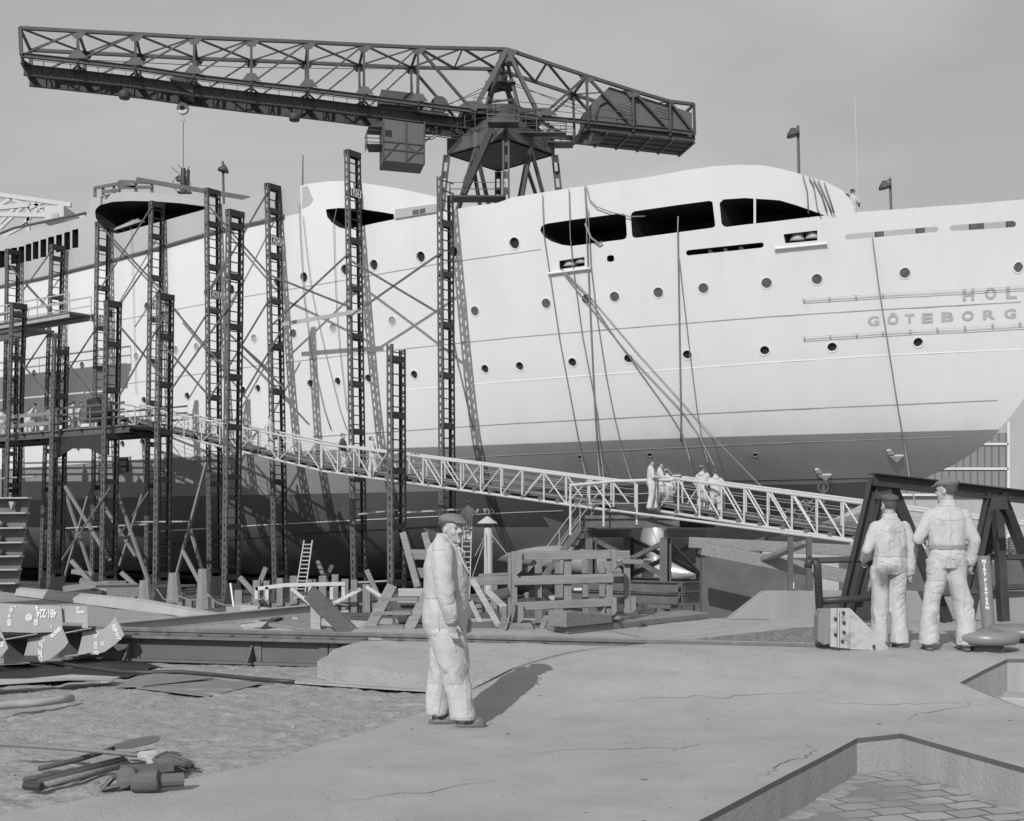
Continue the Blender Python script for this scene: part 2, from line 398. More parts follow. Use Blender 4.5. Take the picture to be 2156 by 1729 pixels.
TOP = [(0, 500), (60, 487), (120, 472), (180, 456), (187, 450), (187.5, 423), (200, 417), (235, 407), (275, 404), (320, 406), (380, 415), (435, 425), (480, 431), (522, 417), (597, 400), (635, 391),
       (650, 387), (689, 382), (725, 381), (756, 384), (839, 397), (922, 415), (924, 447), (1001, 433), (1046, 428), (1078, 416), (1170, 401), (1260, 387), (1353, 375), (1440, 359), (1503, 350), (1553, 347), (1603, 348),
       (1617, 350), (1647, 356), (1684, 366), (1737, 382), (1775, 402), (1793, 425), (1800, 447), (1830, 445), (1992, 433), (2037, 430), (2156, 420)]
BOOT = [(0, 988), (150, 978), (312, 966), (500, 957), (656, 949), (923, 941), (1300, 927), (1617, 917), (2000, 907), (2112, 904)]
LOW = [(0, 1055), (150, 1050), (412, 1044), (700, 1039), (1078, 1031), (1300, 1026), (1500, 1022), (1700, 1020), (1830, 1014), (1900, 1012)]
PRIM = [(0, 604), (82, 588), (207, 557), (317, 528), (435, 494), (539, 470), (600, 456), (632, 449), (634, 432), (632, 391)]
holes = {}
O1 = T4(1078, 432, (238, 215), (246, 182), (268, 165), (300, 155), (500, 125), (900, 72), (945, 74), (957, 92), (968, 250), (960, 278), (935, 290), (500, 345), (420, 335), (330, 305), (270, 265))
O2 = [(1328, 455), (1330, 449), (1336, 445), (1425, 432), (1493, 423), (1500, 425), (1506, 474), (1504, 478), (1498, 480), (1340, 501), (1334, 500), (1331, 496)]
O3 = [(1515, 428), (1523, 420), (1568, 417), (1617, 420), (1642, 422), (1676, 432), (1705, 442), (1737, 454), (1675, 461), (1617, 468), (1570, 473), (1530, 478), (1523, 476), (1519, 470)]
S1 = T4(1078, 432, (1465, 402), (1470, 388), (1485, 379), (2095, 315), (2115, 318), (2120, 335), (2116, 350), (2100, 359), (1485, 425), (1470, 418))
R1 = T4(1078, 432, (398, 470), (610, 436), (612, 512), (402, 540))
R2 = T4(1617, 432, (130, 246), (415, 212), (415, 298), (147, 322))
OV = rounded(T4(1078, 432, (800, 425), (858, 420), (862, 475), (800, 478)), 2)
S2 = T4(1617, 432, (647, 268), (655, 250), (672, 244), (1400, 182), (1428, 186), (1436, 204), (1422, 225), (690, 290), (660, 290))
S3 = T4(1617, 432, (1530, 195), (1540, 176), (1560, 169), (2065, 132), (2090, 148), (2085, 176), (2065, 186), (1570, 218), (1542, 214))
WING = [(200, 447), (202, 440), (210, 432), (237, 425), (275, 423), (325, 424), (380, 428), (434, 435), (435, 440), (370, 458), (287, 481), (260, 489), (247, 492), (230, 489), (212, 474), (202, 460)]
W2 = [(686, 441), (714, 438), (759, 440), (800, 446), (829, 451), (830, 462), (795, 469), (759, 477), (740, 481), (726, 482), (714, 479), (699, 469), (689, 457)]
for k, v in dict(O1=O1, O2=O2, O3=O3, S1=S1, R1=R1, R2=R2, OV=OV, S2=S2, S3=S3, WING=WING, DOP=W2).items(): holes[k] = [hit(*p) for p in densify(v, 20, True)]
wx = [(-4, 10, 386, 384, 525, 531), (23, 36, 362, 356, 492, 500), (39, 51, 352, 345, 485, 490), (54, 66, 332, 322, 470, 476), (69, 81, 312, 302, 452, 458), (85, 97.5, 292, 283, 436, 442), (101, 114, 272, 262, 411, 420),
      (118, 130.5, 254, 244, 391, 400), (135, 147.5, 233, 222, 375, 382), (152, 165, 209, 199, 357, 364)]
for i, (a, b, c, d, e, f) in enumerate(wx): holes['W%d' % i] = [hit(*p) for p in ((a, 432 + c / 4), (b, 432 + d / 4), (b, 432 + e / 4), (a, 432 + f / 4))]
ROWA = [(91, 690), (195, 670), (232, 661), (310, 646), (352, 637), (436, 617), (487, 610), (584, 594), (640, 584), (726, 568), (787, 558), (886, 541), (954, 530), (1083, 512)]
ROWB = [(72, 786), (173, 769), (250, 757), (287, 751), (370, 737), (414, 731), (535, 713), (618, 702), (701, 691), (767, 682), (826, 676), (1000, 655), (1150, 639), (1235, 630), (1294, 625), (1386, 616), (1481, 607), (1614, 596), (1720, 588), (1905, 575), (2144, 563)]
ROWC = [(303, 843), (394, 834), (512, 822), (543, 818), (653, 808), (711, 803), (775, 797), (872, 789), (1021, 777), (1094, 771), (1205, 763), (1323, 755), (1447, 747), (1610, 738), (1752, 731), (1933, 721)]
ROWD = [(164, 943), (258, 935), (300, 931)]
DRAIN = [(1222, 963), (1368, 958), (1590, 958)]
ports = []
for row, rad, kind in ((ROWA, .265, 'o'), (ROWB, .225, 'g'), (ROWC, .205, 'o'), (ROWD, .21, 'o'), (DRAIN, .11, 'o')):
    for x, y in row:
        t, z = hit(x, y); n, a, c = hn(t, z)
        ports.append((t, z, rad, n, a, c, kind if not (kind == 'g' and 280 < x < 900 and x not in (618,)) else 'l'))
        holes['P%d' % len(ports)] = [(t + rad * math.cos(2 * PI * k / 16) / a.length, z + rad * math.sin(2 * PI * k / 16) / c.length) for k in range(16)]

top = [hit(*p) for p in densify(TOP, 40)]
zt0 = top[0][1]
T0 = -156.0
def zline(D, left=True):
    q = [hit(*p) for p in densify(D, 60)]
    return ([(T0, q[0][1])] if left else []) + q
boot, low, prim = zline(BOOT), zline(LOW), zline(PRIM)
ztopR = top[-1][1]
prof = []
z = ZK
while z < ztopR - .2: prof.append((tend(z), z)); z += .35
prof.append((tend(ztopR), ztopR))
tA = top[-1][0]
dom = [(T0, ZK)] + prof + [(tA + (prof[-1][0] - tA) * .5, ztopR + .02)] + top[::-1] + [(T0, zt0)]
boot = boot + [(tend(boot[-1][1] + .02) , boot[-1][1] + .02)]
pts, edges = [], []
def addpoly(poly, close=True):
    n0 = len(pts); pts.extend(V(p) for p in poly)
    for i in range(len(poly) if close else len(poly) - 1): edges.append((n0 + i, n0 + (i + 1) % len(poly)))
addpoly(dom)
for h in holes.values(): addpoly(h)
addpoly(boot, False); addpoly(low, False); addpoly(prim, False)
ts = [T0 + 4, -140, -130, -120, -110, -100, -92, -84, -76, -70, -64] + [-60 + 1.3 * k for k in range(64)]
z = ZK + .35
zt = lambda t: zt0 + 6
while z < 24:
    te = tend(z) if z < ztopR else 24
    for t in ts + [te - d for d in (.04, .12, .25, .45, .7, 1.0, 1.4, 1.9, 2.5)]:
        if t < te - .02 and inside((t, z), dom): pts.append(V((t, z)))
    z += .55
cv, ce, cf, *_ = delaunay_2d_cdt([p.to_2d() if len(p) > 2 else p for p in pts], edges, [], 0, 1e-5)
def zat(line, t):
    if t <= line[0][0]: return line[0][1]
    for (a, b), (c, d) in zip(line, line[1:]):
        if a <= t <= c: return b + (d - b) * (t - a) / max(1e-9, c - a)
    return line[-1][1]
primpoly = prim + [(top[i][0], top[i][1]) for i in range(len(top) - 1, -1, -1) if top[i][0] < prim[-1][0]] + [(T0, zt0)]
l3 = [hit(*p) for p in ((905, 1125), (1078, 1106), (1300, 1092), (1500, 1083))]
hbb = {k: (min(p[0] for p in h), max(p[0] for p in h), min(p[1] for p in h), max(p[1] for p in h)) for k, h in holes.items()}
co3 = [hp(v.x, v.y) for v in cv]; cs3 = [hp(v.x, v.y, -hb(v.x, v.y)) for v in cv]
mb = MB(); mb.v = co3 + cs3; NV = len(co3)
for f in cf:
    cx = sum(cv[i].x for i in f) / len(f); cz = sum(cv[i].y for i in f) / len(f)
    if not inside((cx, cz), dom): continue
    hk = None
    for k, (a, b, c, d) in hbb.items():
        if a <= cx <= b and c <= cz <= d and inside((cx, cz), holes[k]): hk = k; break
    if inside((cx, cz), primpoly): mi = 1
    elif cz > zat(boot, cx): mi = 0
    elif cz > zat(low, cx): mi = 2
    elif l3[0][0] < cx and cz < zat(l3, cx): mi = 4
    else: mi = 3
    if hk is None:
        p = [co3[i] for i in f]; n = (p[1] - p[0]).cross(p[2] - p[0])
        mb.f.append(tuple(f) if n.dot(NP) > 0 else tuple(f[::-1])); mb.m.append(mi)
    if hk not in ('S2', 'S3'):
        p = [cs3[i] for i in f]; n = (p[1] - p[0]).cross(p[2] - p[0])
        mb.f.append(tuple(NV + i for i in (f if n.dot(NP) < 0 else f[::-1]))); mb.m.append(mi)
# flat of bottom
cols = [T0 + 4 + 4 * k for k in range(40)]
for a, b in zip(cols, cols[1:]):
    if b > tend(ZK): b = tend(ZK)
    if a >= b: break
    mb.i = 3; mb.add([hp(a, ZK), hp(b, ZK), hp(b, ZK, -hb(b, ZK)), hp(a, ZK, -hb(a, ZK))], [(0, 1, 2, 3)])
# weather deck
for a, b in zip([T0 + 6 + 6 * k for k in range(29)], [T0 + 12 + 6 * k for k in range(29)]):
    mb.i = 1; mb.add([hp(a, 12.6, hb(a, 12.6) - .02), hp(b, 12.6, hb(b, 12.6) - .02), hp(b, 12.6, -hb(b, 12.6) + .02), hp(a, 12.6, -hb(a, 12.6) + .02)], [(0, 1, 2, 3)])
ship = thing('passenger_ship', 'large white passenger ship with grey underbody standing on the building berth', 'ship', (OX, OY, ZK))
hull = mb.build('hull', [M['white'], M['primer'], M['boot'], M['bottom'], M['bottom2']], ship)
shade_angle(hull, 50)

def strip(D, w, m, name, off=.012, lbl=None):
    q = [hit(*p) for p in densify(D, 30)]; b = MB()
    vs = []
    for t, z in q:
        n, a, c = hn(t, z); p = hp(t, z) + n * off; u = c.normalized() * w / 2; vs += [p - u, p + u]
    b.add(vs, [(2 * i, 2 * i + 2, 2 * i + 3, 2 * i + 1) for i in range(len(q) - 1)])
    o = b.build(name, m, ship)
    if lbl: o['label'] = lbl
for D, w, m in (([(252, 674), (475, 632), (539, 621), (714, 592), (921, 556), (1078, 534), (1139, 525)], .035, 'seam'),
             ([(265, 809), (312, 802), (539, 771), (764, 744), (924, 727), (1078, 711), (1303, 692), (1617, 667), (1857, 652), (2150, 636)], .035, 'seam'),
             ([(856, 821), (1078, 802), (1617, 763), (1857, 748), (2150, 735)], .05, 'seam2'),
             ([(659, 920), (1078, 892), (1617, 864), (2100, 843)], .04, 'seam'),
             ([(956, 965), (1078, 958), (1617, 933), (2010, 919)], .045, 'primer'),
             ([(312, 1120), (539, 1106), (711, 1097), (901, 1088), (1078, 1079), (1185, 1075)], .06, 'chalk'),
             ([(1278, 1026), (1478, 1014), (1617, 1012), (1837, 1007)], .06, 'towerd'),
             ([(312, 1150), (700, 1120), (930, 1108)], .05, 'towerd')):
    strip(D, w, M[m], 'plate_seam')
# strake under the grey bulwark
q = [hit(*p) for p in densify(PRIM[:7], 30)]
b = MB(); b.tube([hp(t, z) + hn(t, z)[0] * .05 for t, z in q], .10, 6); b.build('rubbing_strake', M['girder'], ship)

# portholes
for t, z, r, n, a, c, kind in ports:
    p = hp(t, z); e1 = a.normalized(); e2 = n.cross(e1).normalized(); b = MB(); K = 20; R = []
    for rr, d in ((r + .05, .003), (r + .045, .02), (r - .004, .02), (r - .004, -.11)):
        R.append([p + n * d + (e1 * math.cos(2 * PI * k / K) + e2 * math.sin(2 * PI * k / K)) * rr for k in range(K)])
    vs = sum(R, [])
    b.add(vs, [(i * K + k, i * K + (k + 1) % K, (i + 1) * K + (k + 1) % K, (i + 1) * K + k) for i in range(3) for k in range(K)])
    hull_m = M['white'] if z > zat(boot, t) else M['boot']
    o = b.build('porthole', hull_m, ship, smooth=False)
    g = MB(); g.add([v - n * .002 for v in (R[3] if kind == 'o' else [q + n * .09 for q in R[3]])], [tuple(range(K))])
    g.build('pane', M['dark'] if kind == 'o' else (M['glassl'] if kind == 'l' else M['glass']), o)
# openings: deep dark spaces behind the plating
def recess(k, depth, name, m='dark', d2=None):
    h = holes[k]; q = [hp(t, z) for t, z in h]; n = len(q); b = MB()
    back = [p - NP * (depth) for p in q]
    b.add(q + back, [(i, (i + 1) % n, n + (i + 1) % n, n + i) for i in range(n)] + [tuple(range(n, 2 * n))])
    return b.build(name, M[m], ship)
for k in ('O1', 'O2', 'O3'): recess(k, 3.5, 'promenade_opening')
recess('WING', 4.0, 'promenade_opening'); recess('DOP', 3.0, 'promenade_opening')
recess('S1', 1.2, 'bulwark_slot'); recess('OV', .5, 'fairlead')
for k in ('R1', 'R2'):
    o = recess(k, 1.1, 'mooring_recess')
    h = holes[k]; tt = [p[0] for p in h]; lo = [p for p in h]; t0, t1 = min(tt), max(tt)
    for s in (.27, .73):
        t = t0 + (t1 - t0) * s; zz = min(p[1] for p in h) + .10 + (.16 * s if k == 'R1' else .12 * s); c = hp(t, zz) - NP * .38
        g = MB(); g.lathe(c, [(.36, 0), (.30, .12), (.24, .3), (.24, .48), (.33, .58), (.33, .66), (.12, .72)], 14); g.build('mooring_bitt', M['primer'], o, smooth=True)
    p0 = [hp(*hit(*q)) + hn(*hit(*q))[0] * .10 for q in ([(1155, 576), (1245, 564)] if k == 'R1' else [(1631, 523), (1741, 512)])]
    g = MB(); g.tube(p0, .06, 8); g.build('sill_bar', M['white'], o)
for i in range(len(wx)): recess('W%d' % i, .8, 'window')
# stanchion in the third opening, ribs in the slots
for D in ([(1588, 417), (1588, 471)],):
    p = [hp(*hit(*q)) - NP * .05 for q in D]; b = MB(); b.beam(p[0], p[1], .10, .10); b.build('stanchion', M['white'], ship)
for x, y0, y1 in ((1485, 529, 538), (1517, 525, 535), (1550, 521, 531)):
    p = hp(*hit(x, y1)) - NP * .3; b = MB(); b.prism([p, p + V((.35, 0, 0)), p + V((0, 0, .45))], (0, .06, 0)); b.build('rib', M['white'], ship)
for x, y in ((2037, 492), (1910, 486), (2025, 476), (2105, 468), (1822, 493)):
    p = hp(*hit(x, y)) - NP * 1.6; b = MB(); b.beam(p + V((0, 0, -1.2)), p + V((0, 0, 1.0)), .34, .22); b.build('bulwark_stay', M['tower'], ship)
# deckhouse side with its two windows
def hullpanel(D, off, m, name, par=None, th=.05):
    q = [(hp(*hit(*p)), hn(*hit(*p))[0]) for p in D]; b = MB(); n = len(q)
    b.add([p + nn * off for p, nn in q] + [p + nn * (off - th) for p, nn in q], [tuple(range(n)), tuple(range(2 * n - 1, n - 1, -1))] + [(i, i + n, (i + 1) % n + n, (i + 1) % n) for i in range(n)])
    return b.build(name, m, par or ship)
dh = hullpanel([(833, 461), (834, 441), (885, 434), (922, 429), (922, 446)], .09, M['primer'], 'deckhouse_side', th=.08)
for D in ([(871, 443), (884, 441), (884, 451), (871, 453)], [(886, 440.5), (898, 438.5), (898, 448.5), (886, 450.5)]): hullpanel(D, .10, M['glass'], 'window', dh, .008)
hullpanel([(648, 391), (655, 410), (660, 420), (652, 432), (636, 440), (636, 394)], .012, M['primer'], 'primer_patch', th=.006)
hullpanel([(250, 963), (271, 962), (271, 993), (250, 995)], .10, M['towerd'], 'shell_door', th=.09)
# name and home port
def hull_letters(items, lbl):
    for ch, x, y, h, wf in items:
        b = MB()
        vs, fs = textmesh(ch, 1.0, .035)
        xs = [v.x for v in vs]; ys = [v.y for v in vs]
        capb, capt = (0, 0)
        w0, w1 = min(xs), max(xs); y0 = min(ys); y1 = max(ys)
        if ch == 'Ö': y1 = y0 + (y1 - y0) * .80
        out = []
        for v in vs:
            u = (v.x - (w0 + w1) / 2) / (w1 - w0) * wf; q = (v.y - (y0 + y1) / 2) / (y1 - y0) * h
            t, z = hit(x + u, y - q - u * .06); n = hn(t, z)[0]; out.append(hp(t, z) + n * .015)
        b.add(out, fs); o = b.build('name_letter', M['letter'], ship); o['label'] = 'grey letter %s of the %s' % (ch, lbl)
hull_letters([('H', 2039, 620.5, 25.5, 24), ('O', 2085.5, 618, 26, 24), ('L', 2129.5, 616.5, 25.5, 23)], 'ship name')
hull_letters([(c, 1617 + x / 4, 432 + y / 4, 20.5, w) for c, x, y, w in (('G', 888, 976, 24), ('Ö', 1052, 966, 24), ('T', 1192, 957, 21), ('E', 1343, 949, 23), ('B', 1512, 940, 26), ('O', 1682, 932, 25), ('R', 1864, 924, 27), ('G', 2039, 915, 25))], 'home port name')
# staging rails either side of the name
for D, xs in (([(1692, 633), (1857, 622), (2156, 606)], (1692, 1746, 1802, 1859)), ([(1693, 713), (1857, 702), (2156, 687)], (1693, 1748, 1803, 1858, 1916, 1973, 2031, 2089, 2146))):
    b = MB(); q = densify(D, 40)
    for dy in (0, -4): b.tube([hp(*hit(x, y + dy)) + hn(*hit(x, y + dy))[0] * .10 for x, y in q], .008 if dy else .013, 5)
    for x in xs:
        y = D[0][1] + (x - D[0][0]) * (D[1][1] - D[0][1]) / (D[1][0] - D[0][0]) - 2; t, z = hit(x, y); n = hn(t, z)[0]
        b.beam(hp(t, z), hp(t, z) + n * .11, .06, .12)
    b.build('staging_rail', M['primer'], ship)
# launching lugs, draught marks, small plates
for x, y in ((1882, 958), (1731, 998), (1415, 1000)):
    t, z = hit(x, y); n, a, c = hn(t, z); p = hp(t, z); e = a.normalized(); u = c.normalized(); b = MB()
    b.prism([p - e * .18 + u * .0, p + e * .42 + u * .02, p + e * .02 - u * .42], n * .10)
    b.prism([p - e * .22 + u * .12, p + e * .04 + u * .12, p - e * .04 + u * .40, p - e * .22 + u * .38], n * .10)
    b.build('lifting_lug', M['zinc'], ship)
for s, x, y in (('XX', 1698, 1056), ('XIX', 1699, 1070), ('XVIII', 1702, 1085), ('1.47', 1657, 1074)):
    vs, fs = textmesh(s, .7, .01); b = MB(); t, z = hit(x, y); n, a, c = hn(t, z); e = a.normalized(); u = c.normalized()
    b.add([hp(t, z) + n * .05 + e * v.x * .8 + u * v.y * .8 for v in vs], fs); b.build('draught_mark', M['chalk'], ship)
for s, x, y, hgt in (('F33', 1030, 1075, .4), ('25', 1028, 1137, .6)):
    vs, fs = textmesh(s, hgt, .01); b = MB(); t, z = hit(x, y); n, a, c = hn(t, z); e = a.normalized(); u = c.normalized()
    b.add([hp(t, z) + n * .04 + e * v.x + u * v.y for v in vs], fs); b.build('draught_mark', M['chalk'], ship)
# rivet rows on the boot topping and a few butts on the white plating
m = MB()
for k, x in enumerate(range(1110, 1960, 53)):
    for j in range(13):
        y = 948 + j * 6.2 - (x - 1110) * .028; t, z = hit(x + 10 * math.sin(k * 1.7) + j * 1.1, y); m.ball(hp(t, z) + hn(t, z)[0] * .004, .026, 5)
m.build('rivets', M['boot'], ship)['kind'] = 'stuff'
for x, y0, y1 in ((714, 470, 592), (1043, 560, 712), (870, 594, 738), (1210, 684, 802), (1500, 680, 770), (1360, 560, 690), (1700, 545, 660), (1560, 772, 866), (1320, 790, 880), (1010, 800, 895), (1850, 660, 748), (1960, 520, 640)): strip([(x, y0), (x + 6, y1)], .022, M['seamv'], 'plate_butt', .008)
for x, y0, h in ((1083, 522, 26), (886, 552, 22), (640, 594, 20), (1000, 665, 24), (1386, 625, 22), (1610, 748, 20), (1905, 586, 26), (1700, 520, 30), (1215, 572, 30), (1520, 542, 26), (2080, 490, 26)): strip([(x, y0), (x + 3, y0 + h)], .07, M['streak'], 'drip_stain', .006)
# propeller, shaft bossing and rudder
h0, h1 = A(1350, 1201, 4.0), A(1467, 1209, 4.0); ax = (h1 - h0).normalized(); LN = (h1 - h0).length
Rm = ax.to_track_quat('Z', 'Y').to_matrix()
pr = MB(); pr.lathe(h0, [(.50, 0), (.62, .25), (.64, .8), (.60, 1.4), (.48, 2.0), (.28, 2.5), (.06, LN)], 24, Rm)
prop = pr.build('propeller', M['bronze'], ship, smooth=True)
side = ax.cross(V((0, 0, 1))).normalized()
for k in range(4):
    an = PI / 2 + .12 + k * PI / 2; rd = V((0, 0, 1)) * math.sin(an) + side * math.cos(an); tg = rd.cross(ax).normalized()
    b = MB(); W = []
    for s, wd in ((.4, .30), (.9, .55), (1.5, .78), (2.0, .72), (2.4, .45), (2.6, .12)):
        c = h0 + ax * .75 + rd * s; tw = (tg * .55 + ax * .84).normalized(); W += [c - tw * wd, c + ax * .06, c + tw * wd, c - ax * .04]
    fs = []
    for i in range(5):
        for j in range(4): fs.append((4 * i + j, 4 * i + (j + 1) % 4, 4 * i + 4 + (j + 1) % 4, 4 * i + 4 + j))
    b.add(W, fs + [(0, 3, 2, 1), (20, 21, 22, 23)]); b.build('blade', M['bronze'], prop, smooth=True)
b = MB(); b.cyl(h0 - ax * 13 + V((0, 0, .9)), h0 - ax * .02, .9, 16, .55); b.build('shaft_bossing', M['bottom2'], ship, smooth=True)
b = MB(); b.prism([hp(5.2, -.2, -.2), hp(8.6, -.2, -.2), hp(9.4, 1.5, -.2), hp(9.0, 3.2, -.2), hp(5.4, 3.2, -.2)], NP * .4); b.build('rudder', M['bottom'], ship)
# ================================================================== SCAFFOLD TOWERS between yard and hull
FLOOR = -2.0
BR, FR = 12.8, 18.4                      # distance from the ship's centreline: back row, front row
def slotted(mb, p, q, side, w, nrm, pitch=.36, sl=.20, sw=.075, th=.012):
    """plate from p to q, width w along `side`, with a column of slots"""
    p, q = V(p), V(q); d = (q - p); Lh = d.length; d.normalize(); h = w / 2; k = sw / 2
    def pt(s, u): return p + d * s + side * u
    for u0, u1 in ((-h, -k), (k, h)):
        mb.add([pt(0, u0), pt(0, u1), pt(Lh, u1), pt(Lh, u0)], [(0, 1, 2, 3)])
    n = int(Lh / pitch); s0 = 0
    for i in range(n + 1):
        a = i * pitch + (pitch - sl); a = min(a, Lh)
        mb.add([pt(s0, -k), pt(s0, k), pt(a, k), pt(a, -k)], [(0, 1, 2, 3)])
        s0 = min(Lh, i * pitch + pitch)
        if s0 >= Lh: break
TW = {}
PERS = [None]
def tower(key, top, bot, b, label, plates=(), open_top=False, uneven=0.0):
    pt_ = A(top[0], top[1], b); pb = A(bot[0], bot[1], b); pb.z = FLOOR
    TW[key] = (pb, pt_)
    root = thing('scaffold_tower', label, 'scaffold tower', pb, 'scaffold towers along the hull')
    ax = (pt_ - pb).normalized(); Lh = (pt_ - pb).length
    e = (AX - ax * AX.dot(ax)).normalized(); n = ax.cross(e).normalized()
    if n.dot(NP) < 0: n = -n
    wch, gap = .31, .44
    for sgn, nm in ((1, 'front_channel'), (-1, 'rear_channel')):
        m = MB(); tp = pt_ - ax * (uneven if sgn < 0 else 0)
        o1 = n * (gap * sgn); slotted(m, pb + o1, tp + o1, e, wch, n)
        m.i = 1 if sgn < 0 else 0  # rear flanges darker: shade behind the front channel put into their colour
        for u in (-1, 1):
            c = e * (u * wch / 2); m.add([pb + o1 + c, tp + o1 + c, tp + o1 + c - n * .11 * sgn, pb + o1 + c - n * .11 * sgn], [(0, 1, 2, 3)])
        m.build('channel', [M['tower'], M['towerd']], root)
    m = MB(); s = .5; i = 0
    while s < Lh - .15:
        c = pb + ax * s + e * (wch / 2 - .01); m.beam(c - n * gap, c + n * gap, .04, .05)
        s += .46; i += 1
    split_build(m, 'rung', M['towerd'], root)
    m = MB(); s = 1.4
    while s < Lh - .6:
        for u in (-1, 1):
            c = pb + ax * s + e * (u * (wch / 2 + .008)); m.beam(c - n * (gap - .02), c + n * (gap - .02), .012, .26)
        s += 2.35
    if not open_top:
        c = pt_ - ax * .14
        for u in (-1, 1): m.beam(c + e * u * (wch / 2 + .008) - n * (gap + .01), c + e * u * (wch / 2 + .008) + n * (gap + .01), .012, .30)
        m.beam(pt_ - n * (gap + .02) + ax * .006, pt_ + n * (gap + .02) + ax * .006, wch + .03, .014)
    split_build(m, 'batten_plate', M['towerd'], root)
    for (txt, y) in plates:
        s = (A(bot[0] + (top[0] - bot[0]) * (bot[1] - y) / (bot[1] - top[1]), y, b).z - pb.z) / ax.z
        c = pb + ax * s + e * (wch / 2 + .03); pl = MB(); pl.beam(c - n * .36, c + n * .36, .012, .40); po = pl.build('number_plate', M['towerd'], root)
        fr = MB()
        for z0 in (-.18, .18): fr.beam(c + e * .01 + ax * z0 - n * .34, c + e * .01 + ax * z0 + n * .34, .006, .03)
        for u in (-.33, .33): fr.beam(c + e * .01 + n * u - ax * .18, c + e * .01 + n * u + ax * .18, .03, .006)
        vs, fs = textmesh(txt, .36, .008)
        fr.add([c + e * .016 - n * v.x * .80 + ax * v.y for v in vs], fs); fr.build('lettering', M['chalk'], po)
    bp = MB(); bp.prism([pb + n * .62 - e * .02, pb - n * .62 - e * .02, pb - n * .42 + ax * 1.1 - e * .02, pb + n * .42 + ax * 1.1 - e * .02], e * .02)
    bp.xf(Matrix.Translation(e * (wch / 2 + .03))); bp.build('foot_gusset', M['tower'], root)
    return root
tower('B1', (27, 527), (16, 1250), BR, 'scaffold tower at the picture edge rising in front of the row of dark windows')
tower('B2', (121, 517), (97, 1250), BR, 'scaffold tower whose top stands just under the last dark superstructure window')
tower('B3', (217, 470), (205, 1250), BR, 'tall scaffold tower carrying two plates lettered A21 and B21', [('A21', 671), ('B21', 677)])
tower('B4', (330, 427), (319, 1255), BR, 'tall scaffold tower carrying two plates lettered A22 and B22', [('A22', 640), ('B22', 646.5)])
tower('B5', (447, 400), (453, 1265), BR, 'tall scaffold tower carrying a plate lettered A23', [('A23', 622)])
tower('B6', (574, 390), (591, 1262), BR, 'tall scaffold tower carrying a plate lettered A24', [('A24', 509)])
tower('B7', (742, 320), (757, 1262), BR, 'tallest scaffold tower carrying a plate lettered R26', [('R26', 408)])
tower('B8', (937, 375), (943, 1240), BR, 'tall open topped scaffold tower standing in front of the crane legs', open_top=True, uneven=.7)
tower('F1', (39, 640), (20, 1250), FR, 'short front row scaffold tower rising out of the stacked ribbed steel sections')
tower('F2', (128, 708), (116, 1247), FR, 'short front row scaffold tower with an open top at the left platform', open_top=True, uneven=.5)
tower('F3', (238, 635), (227, 1250), FR, 'front row scaffold tower at the upper end of the gangway')
tower('F4', (348, 620), (340, 1262), FR, 'front row scaffold tower with the gangway head just behind it, close to the A22 tower')
tower('F5', (495, 445), (486, 1282), FR, 'tallest front row scaffold tower, nearest to the A23 tower')
tower('F6', (834, 727), (836, 1240), FR, 'short open topped scaffold tower standing before the middle of the gangway', open_top=True, uneven=.15)
NM = dict(B1='the picture edge tower', B2='the tower under the last window', B3='the A21 tower', B4='the A22 tower', B5='the A23 tower', B6='the A24 tower', B7='the R26 tower', B8='the tower by the crane legs',
          F1='the short leftmost tower', F2='the short open tower at the platform', F3='the gangway head tower', F4='the front tower by A22', F5='the tall front tower', F6='the short open tower')
def brace(p, q, b, label, w=.105, m='tower'):
    a, c = A(p[0], p[1], b + .5), A(q[0], q[1], b + .5); r = MB(); r.beam(a, c, w, .03, NP)
    one(r, 'brace', M[m], label, 'brace', 'steel braces between the towers')
